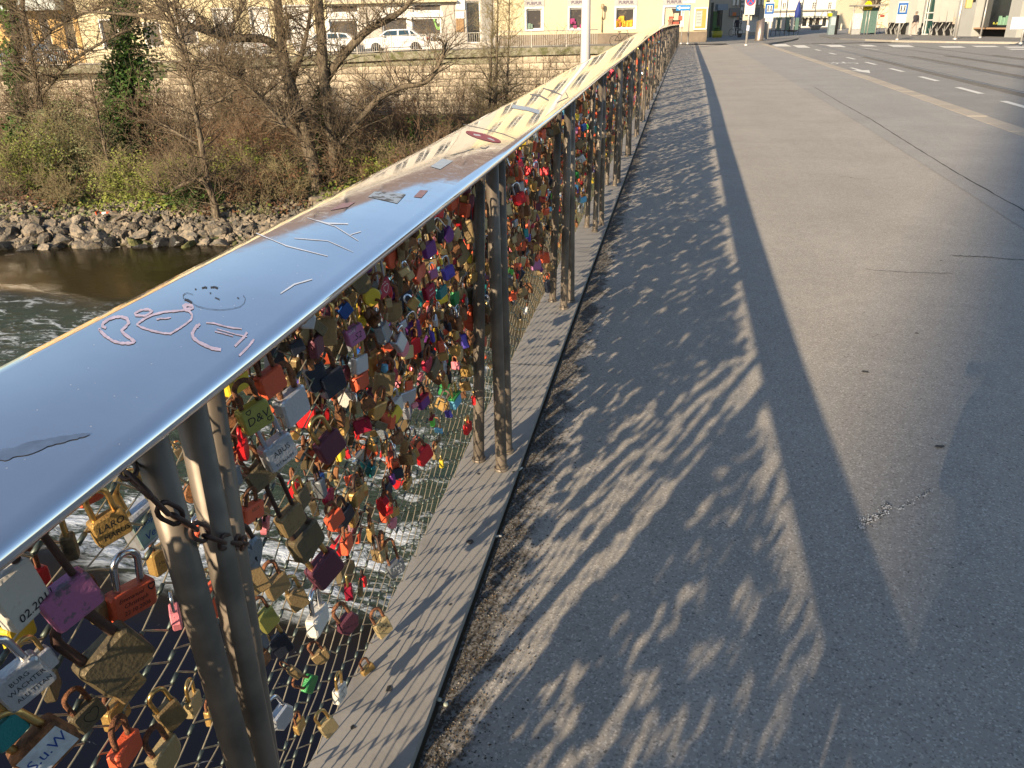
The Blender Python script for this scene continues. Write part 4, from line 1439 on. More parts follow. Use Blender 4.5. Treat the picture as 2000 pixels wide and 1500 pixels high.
# where the rapids run: a band about 8 to 20 m up the river, rising towards the upstream side
yy = mathn(N, L, 'ADD', sx.outputs[1], mathn(N, L, 'MULTIPLY', sx.outputs[0], .12))
yy = mathn(N, L, 'ADD', yy, mathn(N, L, 'MULTIPLY', warp.outputs[0], 1.4))
band = mathn(N, L, 'MULTIPLY', rng(N, L, yy, 8.2, 8.9, smooth=True), rng(N, L, yy, 20.5, 18.0, smooth=True))
core = mathn(N, L, 'MULTIPLY', rng(N, L, yy, 8.2, 8.8, smooth=True), rng(N, L, yy, 11.6, 9.4, smooth=True))
thr = mathn(N, L, 'ADD', mathn(N, L, 'MULTIPLY', n1.outputs[0], .62), mathn(N, L, 'MULTIPLY', n2.outputs[0], .38))
thr = mathn(N, L, 'ADD', thr, mathn(N, L, 'MULTIPLY', rng(N, L, n3.outputs[0], .35, .65), .08))
thr = mathn(N, L, 'ADD', thr, mathn(N, L, 'MULTIPLY', core, .09))
foam = mathn(N, L, 'MULTIPLY', rng(N, L, thr, .575, .69), band)
spray = mathn(N, L, 'MULTIPLY', rng(N, L, n2.outputs[0], .66, .74), rng(N, L, yy, 24, 18))
foam = mathn(N, L, 'MAXIMUM', foam, mathn(N, L, 'MULTIPLY', spray, .35))
wcol = mixc(N, L, band, (.014, .011, .005), (.035, .055, .042))
wcol = mixc(N, L, rng(N, L, yy, 8.6, 7.4), wcol, (.008, .009, .016))
col = mixc(N, L, foam, wcol, (.74, .80, .86))
L.new(col, p.inputs['Base Color'])
L.new(rng(N, L, foam, 0, .6, .07, .65), p.inputs['Roughness'])
p.inputs['Specular IOR Level'].default_value = .3
p.inputs['IOR'].default_value = 1.33
hh = mathn(N, L, 'ADD', mathn(N, L, 'MULTIPLY', n1.outputs[0], .7), mathn(N, L, 'MULTIPLY', n2.outputs[0], .3))
amp = mathn(N, L, 'ADD', mathn(N, L, 'MULTIPLY', band, .36), .05)
b = N.new('ShaderNodeBump'); b.inputs['Distance'].default_value = 1.0; L.new(amp, b.inputs['Strength'])
L.new(hh, b.inputs['Height']); L.new(b.outputs[0], p.inputs['Normal'])
WATER = m_


def water_z(x, y):
    yyv = y + .12 * x + .9
    bandv = max(0, min(1, (yyv - 7.6) / 1.2)) * max(0, min(1, (19 - yyv) / 4))
    z = noise.noise(Vector((x * .8, y * 1.4, 0))) * .012 + noise.noise(Vector((x * .25, y * .4, 5))) * .015
    z += bandv * (noise.noise(Vector((x * 1.6, y * 2.4, 9))) * .14 + noise.noise(Vector((x * 4, y * 5, 2))) * .05 + .05)
    z += .16 * math.exp(-((yyv - 8.7) / .55) ** 2)
    return WZ + z


m = MB()
xs = list(np.arange(-34, -1.5, .42)) + [0, 3, 8, 20, 60, 120]
xs = [-160, -90, -60, -45] + xs
ys_ = [-60, -30, -12, -4, 0, 2, 4] + list(np.arange(5, 34, .32)) + [36, 40]
for y in ys_:
    for x in xs:
        m.v.append((x, y, water_z(x, y)))
nx = len(xs)
for j in range(len(ys_) - 1):
    for i in range(nx - 1):
        m.f.append((j * nx + i, j * nx + i + 1, (j + 1) * nx + i + 1, (j + 1) * nx + i)); m.m.append(0); m.s.append(True)
river = m.build('river', WATER)
tag(river, kind='structure')

# bank terrain in the far-bank frame
SOIL = mat('bank_soil', (.10, .085, .045), .95, var=.3, scale=1.6, col2=(.055, .075, .02), mix_lo=.42, mix_hi=.6, bump=.15, bscale=3)


def bank_z(d, u):
    z = float(np.interp(d, [27, 30.6, 31.6, 34.2, 38, 45, 57.4], [-8.2, -6.6, -6.05, -5.45, -5.0, -4.5, -4.0]))
    return z + noise.noise(Vector((u * .35, d * .35, 0))) * .35 * min(1, max(0, (d - 31) / 3))


m = MB()
us = list(np.arange(-75, 3.1, 1.0)) + [6, 12, 25, 60]
ds = [27, 29, 30.6, 31.1, 31.6, 32.4, 33.2, 34.2, 35.5, 37, 39, 41, 43, 46, 49, 52, 55, 57.3]
for d in ds:
    for u in us:
        q = T(u, d, bank_z(d, u)); m.v.append(tuple(q))
nu = len(us)
for j in range(len(ds) - 1):
    for i in range(nu - 1):
        m.f.append((j * nu + i, j * nu + i + 1, (j + 1) * nu + i + 1, (j + 1) * nu + i)); m.m.append(0); m.s.append(True)
bank = m.build('river_bank', SOIL)
tag(bank, kind='structure')

# rip-rap: single boulders along the water, small stones between
random.seed(31)
ROCK = mat('boulder_stone', (.24, .195, .14), .85, var=.25, scale=1.4, col2=(.085, .08, .07), mix_lo=.42, mix_hi=.6, bump=.05, bscale=6, obj_random=.5)
WET = mat('wet_stone', (.06, .055, .045), .35, var=.3, scale=3, bump=.03, bscale=6)
ROCKM = mat('mossy_stone', (.16, .15, .06), .9, var=.3, scale=3, col2=(.07, .08, .02), mix_lo=.4, mix_hi=.6, bump=.03, bscale=6)


def rock_mesh(seed):
    r = random.Random(seed)
    import bmesh
    bm = bmesh.new()
    bmesh.ops.create_icosphere(bm, subdivisions=2, radius=1)
    planes = [(Vector((r.gauss(0, 1), r.gauss(0, 1), r.gauss(0, 1))).normalized(), r.uniform(.45, .8)) for _ in range(9)]
    for v in bm.verts:
        for n_, dd in planes:
            k = v.co.dot(n_)
            if k > dd:
                v.co -= n_ * (k - dd)
        v.co += Vector((r.gauss(0, .02), r.gauss(0, .02), r.gauss(0, .02)))
    me = bpy.data.meshes.new('boulder')
    bm.to_mesh(me); bm.free()
    me.materials.append(ROCK)
    return me


rme = [rock_mesh(i) for i in range(8)]
rocks = []
cnt = 0
for row, (d0, s0) in enumerate(((31.1, .50), (31.7, .44), (32.3, .38), (32.9, .32), (33.5, .25))):
    u = -27.0
    while u < -8.3 and cnt < 296:
        s = s0 * random.uniform(.6, 1.35) * (1.1 if u < -17 else .78)
        d = d0 + random.uniform(-.3, .3)
        q = T(u, d, bank_z(d, u) + s * .12)
        o = link_mesh('boulder', rme[cnt % 8], bank, tuple(q), (random.uniform(-.5, .5), random.uniform(-.5, .5), random.uniform(0, 6.3)), (s * random.uniform(.8, 1.25), s * random.uniform(.7, 1.1), s * random.uniform(.55, .85)))
        if row == 0 and random.random() < .18:
            o.material_slots[0].link = 'OBJECT'; o.material_slots[0].material = ROCKM
        elif row == 0 and random.random() < .55:
            o.material_slots[0].link = 'OBJECT'; o.material_slots[0].material = WET
        cnt += 1
        u += s * random.uniform(.95, 1.5)
m = MB()
ico = rock_mesh(99)
iv = [v.co.copy() for v in ico.vertices]; iff = [tuple(pp.vertices) for pp in ico.polygons]
octv = [Vector(p) for p in ((1, 0, 0), (-1, 0, 0), (0, 1, 0), (0, -1, 0), (0, 0, 1), (0, 0, -1))]
octf = [(0, 2, 4), (2, 1, 4), (1, 3, 4), (3, 0, 4), (2, 0, 5), (1, 2, 5), (3, 1, 5), (0, 3, 5)]
for _ in range(2600):
    u = random.uniform(-30, -3); d = random.uniform(30.9, 35.2)
    s = random.uniform(.06, .20)
    q = T(u, d, bank_z(d, u) + s * .3)
    R_ = Matrix.Rotation(random.uniform(0, 6.3), 3, Vector((random.gauss(0, 1), random.gauss(0, 1), random.gauss(0, 1))).normalized())
    m.add([tuple(q + R_ @ (v * s * random.uniform(.8, 1.2))) for v in octv], octf, 0)
for _ in range(70):
    u = random.uniform(-8.3, 2); d = random.uniform(30.9, 34.5); s = random.uniform(.25, .5)
    q = T(u, d, bank_z(d, u) + s * .2)
    m.add([tuple(q + Vector((v.x * s, v.y * s, v.z * s * .7))) for v in iv], iff, 0)
o = m.build('bank_stones', ROCK, bank)
o['kind'] = 'stuff'

# traffic cone lying on the stones
cone = empty('traffic_cone', tuple(at(193, 427, 33.6) + Vector((0, 0, .12))), label='orange traffic cone with white band lying on its side on the stony bank', cat='traffic cone')
cone.rotation_euler = (0, math.radians(80), TOWN_ROT + .15)
m = MB(); m.bevel_box(-.2, .2, -.2, .2, 0, .04, .01); m.build('cone_foot', mat('cone_orange', (.75, .10, .02), .5), cone)
m = MB()
m.lathe([(.155, .04), (.125, .2)], 20, 0); m.lathe([(.125, .2), (.09, .37)], 20, 1); m.lathe([(.09, .37), (.06, .52)], 20, 0); m.lathe([(.06, .52), (.045, .6)], 20, 1); m.lathe([(.045, .6), (.03, .7), (0, .7)], 20, 0)
m.build('cone_body', [mat('cone_orange', (.75, .10, .02), .5), WHITEP], cone)


# ------------------------------------------------------------------ quay wall, fence
def street_z(u):
    return float(np.interp(u, [-60, -24, -14, -6, 0, 6], [-.75, -.50, -.30, -.08, -.02, 0]))


QD = 57.6
WALLM = mat('quay_mortar', (.12, .11, .09), .95, var=.3, scale=2)
BLOCK = mat('quay_block', (.50, .42, .31), .9, var=.2, scale=.9, col2=(.26, .22, .16), mix_lo=.45, mix_hi=.65, bump=.02, bscale=9, obj_random=.22)
quay = empty('quay_wall', tuple(T(-20, QD, -4)), TOWN_ROT, label='weathered stone block quay wall below the riverside fence, behind the bare trees', cat='quay wall')
quay.location = tuple(T(0, QD, 0))
m = MB(); m.box(-62, 9, .0, 1.2, -6, -.9); m.build('wall_core', WALLM, quay)
random.seed(9)
bmm = MB(); bmm.bevel_box(-.44, .44, -.07, .05, -.215, .215, .03)
bme = bmm.mesh('stone_block', BLOCK)
rest = MB()
cands = []
for r_ in range(10):
    z = -4.75 + r_ * .45
    u = -60 + (.45 if r_ % 2 else 0)
    while u < 8.6:
        if z + .22 < street_z(u) - .45:
            cands.append((u, z))
        u += .9
cands.sort(key=lambda c: (abs(c[0] + 11) * .5 - c[1] * 3))
for i, (u, z) in enumerate(cands):
    if i < 290:
        link_mesh('stone_block', bme, quay, (u + random.uniform(-.01, .01), random.uniform(-.02, .015), z), (0, 0, 0), (random.uniform(.98, 1.01), 1, 1))
    else:
        rest.bevel_box(u - .44, u + .44, -.07, .05, z - .215, z + .215, .03)
rest.build('far_stone_blocks', BLOCK, quay)['kind'] = 'stuff'
m = MB()                                    # projecting coping following the street
n = 40
uu = [-62 + 71 * i / n for i in range(n + 1)]
vs = []
for u in uu:
    z = street_z(u)
    vs += [(u, -.28, z - .42), (u, -.28, z + .05), (u, .45, z + .05), (u, 0, z - .42), (u, 0, z - .95)]
fs = []
for i in range(n):
    a, b_ = 5 * i, 5 * i + 5
    for k in range(4):
        if k == 2:
            continue
        fs.append((a + k, b_ + k, b_ + k + 1, a + k + 1) if k != 3 else (a + 3, a + 4, b_ + 4, b_ + 3))
    fs.append((a + 3, b_ + 3, b_, a))
m.add(vs, fs)
m.build('coping', mat('coping_concrete', (.27, .25, .18), .9, var=.25, scale=2.5, col2=(.10, .105, .04), mix_lo=.45, mix_hi=.65, bump=.02, bscale=12), quay)

FENCEM = mat('fence_paint', (.55, .52, .46), .5, .2, var=.1)
fence = empty('riverside_fence', tuple(T(0, QD + .05, 0)), TOWN_ROT, label='grey metal bar fence on top of the quay wall along the riverside street', cat='fence')
bm_ = MB(); bm_.box(-.011, .011, -.011, .011, .09, .99)
fbar = bm_.mesh('bar', FENCEM)
pm_ = MB(); pm_.box(-.03, .03, -.03, .03, 0, 1.05)
fpost = pm_.mesh('fence_post', FENCEM)
u = -40.0
restf = MB()
k = 0
while u < 6.2:
    z = street_z(u) + .05
    if k % 16 == 0:
        link_mesh('fence_post', fpost, fence, (u, 0, z))
    elif u > -33.5:
        link_mesh('bar', fbar, fence, (u, 0, z))
    else:
        restf.box(u - .011, u + .011, -.011, .011, z + .09, z + .99)
    u += .145; k += 1
restf.build('far_bars', FENCEM, fence)['kind'] = 'stuff'
for hz, r_ in ((1.0, .028), (.09, .02)):
    m = MB()
    m.tube([(u, 0, street_z(u) + .05 + hz) for u in (-40, -24, -14, -6, 0, 6.2)], r_, 6)
    m.build('fence_rail', FENCEM, fence)

# ------------------------------------------------------------------ trees and shrubs
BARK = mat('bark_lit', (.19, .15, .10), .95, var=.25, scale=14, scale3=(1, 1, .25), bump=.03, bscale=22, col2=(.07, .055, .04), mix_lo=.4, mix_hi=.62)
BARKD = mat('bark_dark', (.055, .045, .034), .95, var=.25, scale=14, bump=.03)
TWIG = mat('twig_brown', (.25, .185, .115), .9, var=.25, scale=3)
TWIGR = mat('twig_rust', (.25, .155, .09), .9, var=.25, scale=3)
TWIGG = mat('twig_straw', (.34, .28, .15), .9, var=.25, scale=3)


def leafmat(name, c, c2):
    m_ = mat(name, c, .6, var=.2, scale=1.3, col2=c2, mix_lo=.4, mix_hi=.62)
    m_.node_tree.nodes['Principled BSDF'].inputs['Subsurface Weight'].default_value = 0
    return m_


IVY = leafmat('ivy_leaf', (.08, .15, .025), (.03, .075, .012))
BUSH = leafmat('bush_leaf', (.24, .27, .05), (.14, .17, .03))
OLIVE = leafmat('olive_leaf', (.20, .21, .09), (.12, .13, .06))
DRY = leafmat('dry_leaf', (.17, .085, .04), (.09, .05, .03))


def rv(s=1.0):
    return Vector((random.gauss(0, s), random.gauss(0, s), random.gauss(0, s)))


def grow(m, p, d, ln, r, level, nseg=3, kids=(5, 4, 3), droop=0.0, wob=.22, shrink=.62, twig=0, min_r=.004):
    """one limb and, recursively, what grows from it"""
    pts = [p]
    q, dd = p.copy(), d.normalized()
    for i in range(nseg):
        dd = (dd + rv(wob) * .5 + Vector((0, 0, -droop))).normalized()
        q = q + dd * (ln / nseg)
        pts.append(q)
    rs = [max(min_r, r * (1 - .6 * i / nseg)) for i in range(nseg + 1)]
    m.tube(pts, rs, 5 if r > .03 else 3, twig if r < .02 else 0, caps=False)
    if level <= 0:
        return
    for k in range(kids[-level] if level <= len(kids) else kids[0]):
        t = random.uniform(.25, 1.0)
        i = min(nseg - 1, int(t * nseg))
        b0 = pts[i].lerp(pts[i + 1], t * nseg - i)
        ax = (pts[i + 1] - pts[i]).normalized()
        side = rv(1); side = (side - ax * side.dot(ax)).normalized()
        nd = (ax * random.uniform(.35, .9) + side * random.uniform(.5, 1.0) + Vector((0, 0, .12)))
        grow(m, b0, nd, ln * shrink * random.uniform(.6, 1.1), max(min_r, rs[i] * .5), level - 1, nseg, kids, droop, wob, shrink, twig, min_r)


def limb(m, pts, mi=0, sides=8):
    """pts: list of (Vector, radius); smooth tube"""
    P = [p for p, r in pts]; R_ = [r for p, r in pts]
    out, ro = [], []
    for i in range(len(P) - 1):
        p0, p1, p2, p3 = P[max(0, i - 1)], P[i], P[i + 1], P[min(len(P) - 1, i + 2)]
        for k in range(4):
            t = k / 4
            out.append(.5 * ((2 * p1) + (p2 - p0) * t + (2 * p0 - 5 * p1 + 4 * p2 - p3) * t * t + (3 * p1 - p0 - 3 * p2 + p3) * t ** 3) + rv(R_[i] * .06))
            ro.append((R_[i] * (1 - t) + R_[i + 1] * t) * random.uniform(.94, 1.06))
    out.append(P[-1]); ro.append(R_[-1])
    m.tube(out, ro, sides, mi, caps=True)
    return out, ro


def leaves(m, centre, rad, n, s, mi=0, flat=(1, 1, 1)):
    for _ in range(n):
        v = rv(1).normalized() * random.random() ** .45
        q = centre + Vector((v.x * rad * flat[0], v.y * rad * flat[1], v.z * rad * flat[2]))
        a = rv(1).normalized(); b = a.orthogonal().normalized()
        k = s * random.uniform(.6, 1.3)
        m.add([tuple(q + a * k), tuple(q + b * k * .6), tuple(q - a * k), tuple(q - b * k * .6)], [(0, 1, 2, 3)], mi)


def tree_from(name, lab, limbs, d0, twig_n=60, twig_len=1.3, group=None, dark=False, twmat=1, seed=1, levels=2, kids=(4, 4), leaf=None):
    """limbs: list of [(px, py, width px, depth)...]; first one is the trunk"""
    random.seed(seed)
    base = at(limbs[0][0][0], limbs[0][0][1], limbs[0][0][3] if len(limbs[0][0]) > 3 else d0)
    root = empty(name, tuple(base), label=lab, cat='tree', group=group)
    inv = Matrix.Translation(-base)
    tr, cr = MB(), MB()
    nodes = []
    for li, lb in enumerate(limbs):
        pts = []
        for q in lb:
            d = q[3] if len(q) > 3 else d0
            pts.append((inv @ at(q[0], q[1], d), q[2] / 2 * d / 1650))
        o_, r_ = limb(tr if li == 0 else cr, pts)
        nodes += list(zip(o_, r_))[2:]
    thin = [n_ for n_ in nodes if n_[1] < .30]
    for _ in range(int(twig_n * 2.7)):
        p_, r_ = random.choice(thin or nodes)
        d = rv(1); d.z = abs(d.z) * 1.0 + .15; d.normalize()
        grow(cr, p_, d, twig_len * random.uniform(.5, 1.4), min(.028, r_ * .4), levels, 3, kids, -.02, .3, .6, 1)
    if leaf:
        for (px, py, d, rad, n_, s) in leaf:
            leaves(cr, inv @ at(px, py, d), rad, n_, s, 2)
    tr.build('trunk', [BARKD if dark else BARK, TWIG, IVY], root)
    cr.build('crown', [BARKD if dark else BARK, TWIG if not twmat == 3 else TWIGG, IVY], root)
    return root


GT = 'bare trees on the river bank'
tree_from('bare_tree', 'largest bare tree on the bank, thick forked trunk rising just left of the handrail', [
    [(622, 392, 30, 36), (617, 345, 27), (600, 275, 25), (582, 212, 24), (562, 150, 22), (548, 75, 17), (542, 0, 15), (535, -90, 12)],
    [(655, 330, 22, 36.6), (652, 290, 21), (640, 220, 20), (634, 175, 19), (630, 110, 20), (624, 25, 18), (618, -80, 14)],
    [(560, 150, 17, 36), (545, 100, 13), (520, 78, 15, 35.6), (470, 74, 15, 35.2), (420, 66, 14, 35), (370, 50, 10, 34.8), (320, 36, 8), (250, 28, 6), (160, 22, 4)],
    [(650, 300, 16, 36.5), (665, 280, 14), (690, 250, 13), (740, 192, 12), (787, 170, 11), (832, 160, 9), (857, 127, 7), (872, 82, 4)],
    [(600, 280, 14, 36), (560, 236, 11, 35.6), (520, 200, 10), (480, 165, 8), (455, 140, 6), (420, 130, 5), (375, 138, 4)],
    [(632, 165, 17, 36.6), (650, 134, 16, 36.2), (682, 95, 16), (717, 60, 15), (750, 42, 13), (790, 16, 10), (815, -20, 7)],
    [(600, 240, 10, 36), (570, 170, 13, 36.5), (588, 110, 10), (600, 60, 7), (610, 0, 5)],
], 36, 190, 1.6, GT, seed=3)
tree_from('bare_tree', 'slender dark bare tree at the water edge leaning left, forked at street height', [
    [(427, 438, 20, 33.2), (415, 385, 13), (404, 345, 12), (392, 275, 11), (381, 212, 10), (371, 155, 9), (351, 87, 8), (326, 12, 7), (315, -60, 5)],
    [(372, 160, 7, 33.2), (366, 110, 6), (352, 60, 6), (340, 10, 5), (338, -40, 4)],
    [(418, 395, 9, 33.2), (395, 352, 9, 33), (360, 358, 8), (325, 378, 6), (300, 372, 4)],
    [(392, 285, 6, 33.2), (350, 262, 5, 33), (310, 240, 4), (270, 235, 2)],
    [(378, 200, 6, 33.2), (420, 200, 5, 33), (470, 170, 4), (520, 150, 3)],
    [(371, 140, 6, 33.2), (390, 128, 6), (440, 135, 6), (480, 165, 7), (520, 205, 7), (560, 250, 6)],
], 33.2, 120, 1.4, GT, seed=4, dark=False)
tree_from('bare_tree', 'bare tree with dark crossing boughs left of the tall ivy column', [
    [(112, 310, 14, 40), (85, 230, 12), (70, 160, 10), (55, 80, 8), (40, -20, 6)],
    [(78, 190, 7, 40), (120, 140, 6), (170, 100, 5), (240, 62, 4)],
    [(60, 100, 6, 40), (100, 60, 5), (150, 30, 4), (210, 12, 3)],
    [(90, 245, 6, 40), (50, 220, 5), (0, 215, 4)],
], 40, 110, 2.0, GT, seed=5)
tree_from('bare_tree', 'thin straight young tree with pale stem above the traffic cone', [
    [(228, 380, 7, 38), (214, 325, 6), (200, 270, 5), (190, 220, 4), (175, 150, 3)],
], 38, 26, 1.0, GT, seed=6)
tree_from('bare_tree', 'thin leaning bare tree behind the fork of the largest one, reaching the fence', [
    [(520, 420, 9, 41), (500, 330, 8), (470, 240, 8), (440, 190, 7), (430, 120, 6), (452, 60, 5), (480, 0, 4)],
    [(470, 240, 5, 41), (510, 190, 4), (560, 120, 3)],
], 41, 90, 1.8, GT, seed=7)
for i, (px, w, top, lab) in enumerate(((959, 5, 60, 'leftmost of the thin straight saplings rising just beyond the handrail'), (970, 6, 20, 'tallest thin sapling in the middle of the group beyond the handrail'), (992, 5, 60, 'rightmost thin straight sapling beyond the handrail, next to the yellow shop'))):
    tree_from('sapling', lab, [[(px - 3, 260, w, 44), (px - 2, 200, w), (px, 130, w * .8), (px + 2, top, w * .5), (px + 3, top - 60, 2)]], 44, 26, 1.1, 'saplings beyond the handrail', seed=20 + i, twmat=3)


def ivy_column(lab, px, ytop, ybot, wpx, d, seed, n=3600, mats_=None):
    random.seed(seed)
    base = at(px, ybot, d)
    base.z = bank_z(d, ud(base)[0])
    root = empty('ivy_clad_tree', tuple(base), label=lab, cat='tree', group='ivy clad trunks on the bank')
    top = at(px, ytop, d)
    m = MB()
    limb(m, [(Vector((0, 0, 0)), .22), ((top - base) * .5 + Vector((.2, 0, 0)), .17), (top - base, .10)])
    m.build('trunk', BARKD, root)
    m = MB()
    r0 = wpx / 2 * d / 1650
    for k in range(26):
        t = k / 25
        c = (top - base) * t + rv(r0 * .28)
        leaves(m, c, r0 * random.uniform(.45, .95), n // 26, .10, 0, (1, 1, 1.2))
    for _ in range(40):
        grow(m, (top - base) * random.random(), rv(1), r0 * 1.7, .012, 1, 3, (4,), 0, .3, .6, 1)
    m.build('ivy_crown', [IVY, TWIG], root)


ivy_column('tall dark ivy clad trunk in front of the pale yellow building', 240, -40, 265, 112, 42, 8, 8200)
ivy_column('ivy covered trunk at the left edge of the photo', 14, -60, 230, 52, 41, 9, 3800)
ivy_column('low ivy pillar against the quay wall beside the slender dark tree', 446, 205, 300, 40, 52, 10, 1500)
ivy_column('small ivy clad stump between tree and quay wall, left half', 88, 190, 300, 30, 47, 12, 1200)
ivy_column('ivy hanging round a stem just right of the largest tree', 806, 232, 300, 22, 40, 13, 900)
ivy_column('ivy wrapped stem between the two forks of the largest tree', 630, 170, 330, 34, 37.2, 14, 1500)


def shrub(lab, px, py, d, h, spread, seed, stems=14, lv=3, leaf=None, tm=None, nleaf=0, ls=.05, name='shrub'):
    random.seed(seed)
    base = at(px, py, d)
    base.z = bank_z(d, ud(base)[0])
    root = empty(name, tuple(base), label=lab, cat='shrub', group='shrubs on the river bank')
    m = MB()
    for _ in range(stems):
        dd = Vector((random.gauss(0, spread * .55), random.gauss(0, spread * .55), 1))
        grow(m, rv(.12) * spread, dd, h * random.uniform(.5, 1.0), .022, lv, 3, (5, 5, 4), .02, .28, .55, 0, .0055)
    m.build('stems', tm or TWIG, root)
    if leaf:
        m = MB()
        for _ in range(nleaf // 14):
            c = Vector((random.gauss(0, spread * h * .36), random.gauss(0, spread * h * .36), abs(random.gauss(.42, .25)) * h))
            leaves(m, c, .28, 14, ls)
        m.build('leaves', leaf, root)


SH_LIST = [
    ('bright yellow green shrub near the left edge above the stones', 75, 350, 38, 2.0, 1.0, BUSH, TWIGG, 3600),
    ('olive shrub rising above the traffic cone to the left', 165, 330, 39, 2.7, .8, OLIVE, TWIGG, 3400),
    ('grey green willow-like shrub left of the thin pale stem', 130, 290, 42, 2.6, .8, OLIVE, TWIGG, 2600),
    ('yellow green shrub behind the traffic cone', 258, 395, 36, 1.5, 1.0, BUSH, TWIGG, 2600),
    ('green undergrowth shrub left of the slender dark tree', 330, 400, 35.5, 1.5, 1.1, BUSH, TWIGG, 3200),
    ('dark leafy shrub at the foot of the slender dark tree', 385, 420, 34.6, 1.2, 1.0, IVY, TWIG, 1900),
    ('pale straw coloured brush on the stones left of the cone', 130, 400, 35.5, 1.1, 1.4, None, TWIGG, 0),
    ('brown brush at the left edge just above the boulders', 15, 395, 36, 1.9, 1.2, None, TWIG, 0),
    ('tangled rust brown shrub below the quay wall, centre left', 300, 300, 44, 2.8, .9, DRY, TWIGR, 500),
    ('rusty twiggy shrub in front of the ivy column', 290, 250, 43, 3.4, .8, DRY, TWIGR, 600),
    ('dense brown thicket right of the largest tree', 720, 330, 40, 3.2, 1.0, DRY, TWIGR, 400),
    ('brown thicket between the largest tree and the railing', 780, 330, 42, 3.4, 1.0, DRY, TWIGR, 400),
    ('straw brown thicket left of the thin saplings', 880, 300, 44, 3.4, 1.0, None, TWIG, 0),
    ('twiggy shrub behind the thin saplings', 985, 240, 47, 3.3, 1.0, None, TWIG, 0),
    ('low green shrub under the brown thicket near the handrail', 740, 370, 37, 1.4, 1.0, BUSH, TWIGG, 1300),
    ('straw coloured brush at the foot of the largest tree', 560, 410, 35, 1.6, 1.2, DRY, TWIGG, 500),
    ('brown twig heap right of the slender dark tree', 490, 420, 34.6, 1.5, 1.2, DRY, TWIG, 700),
    ('tangled shrub between the two biggest trees', 510, 330, 40, 3.0, 1.0, DRY, TWIGR, 400),
    ('green shrub patch left of the largest tree base', 470, 380, 38, 1.7, 1.1, BUSH, TWIG, 1300),
    ('brown brush under the ivy at the far left', 40, 290, 43, 3.2, 1.0, DRY, TWIGR, 500),
    ('red brown shrub in front of the wall, far left', 120, 240, 48, 3.6, .9, DRY, TWIGR, 500),
    ('fine brown shrub in front of the sunlit wall section', 430, 300, 46, 3.0, .9, None, TWIG, 0),
    ('pale agave-like plant at the foot of the white mast', 1105, 118, 49, 1.5, .9, OLIVE, TWIGG, 700),
    ('thicket along the wall behind the railing', 1060, 200, 50, 3.6, 1.0, None, TWIG, 0),
    ('brush by the water behind the cable net', 830, 420, 36, 1.8, 1.2, DRY, TWIG, 400),
    ('second brush by the water behind the cable net, farther right', 1000, 420, 37, 2.2, 1.2, DRY, TWIG, 400),
    ('third brush by the water, behind the densest locks', 1080, 350, 40, 2.6, 1.2, DRY, TWIGR, 300),
    ('twiggy brown shrub right of the brown thicket, above green undergrowth', 660, 400, 37, 2.2, 1.1, DRY, TWIG, 500),
    ('brown bush beneath the slender tree boughs', 345, 340, 37, 2.0, 1.0, DRY, TWIG, 400),
]
for i, (lab, px, py, d, h, spread, leaf, tm, nl) in enumerate(SH_LIST):
    shrub(lab, px, py, d, h * 1.25, spread, 100 + i, 16, 3, leaf, tm, int(nl * 1.7), .05)

random.seed(78)
m = MB()
for k in range(150):
    u, d = random.uniform(-34, 3), random.uniform(36, 55)
    q = T(u, d, bank_z(d, u))
    h = random.uniform(1.0, 2.6) if d < 45 else random.uniform(1.4, 3.6)
    mi = random.choice((0, 0, 1, 1, 2))
    for _ in range(5):
        grow(m, q + rv(.25) * .6, Vector((random.gauss(0, .45), random.gauss(0, .45), 1)), h * random.uniform(.6, 1), .020, 2, 3, (6, 5), .02, .28, .5, mi, .0062)
for _f in range(len(m.m)):
    pass
o = m.build('brushwood', [TWIG, TWIGR, TWIGG])
tag(o, 'leafless brown brushwood filling the bank between the trees and the quay wall', 'brushwood', kind='stuff')

# dry leaves, ivy and moss over the ground of the bank, one mass
random.seed(77)
m = MB()
for _ in range(26000):
    u = random.uniform(-34, 2); d = 33.6 + random.random() ** 1.5 * 21.5
    q = T(u, d, bank_z(d, u) + random.random() ** 2 * .35)
    a = rv(1); a.z *= .5; a.normalize(); b = a.orthogonal().normalized(); k = random.uniform(.05, .12)
    pa = noise.noise(Vector((u * .3, d * .3, 3)))
    mi = (0 if pa > .12 else 1 if pa < -.12 else 2) if random.random() < .75 else random.randrange(4)
    m.add([tuple(q + a * k), tuple(q + b * k * .6), tuple(q - a * k), tuple(q - b * k * .6)], [(0, 1, 2, 3)], mi)
for _ in range(5000):
    u = random.uniform(-34, 2); d = 33.5 + random.random() * 10
    q = T(u, d, bank_z(d, u))
    a = Vector((random.gauss(0, .5), random.gauss(0, .5), 1)).normalized(); b = a.orthogonal().normalized() * .012
    h = random.uniform(.15, .5)
    m.add([tuple(q - b), tuple(q + b), tuple(q + a * h)], [(0, 1, 2)], 4)
o = m.build('undergrowth', [BUSH, DRY, OLIVE, IVY, TWIGG])
tag(o, 'low undergrowth of dry leaves, moss and ivy covering the bank', 'undergrowth', kind='stuff')
# ================================================================== town: ground
def gz(u, d):
    if u < 4:
        return street_z(u) - .02 if u < -1 else -.11
    return -.11


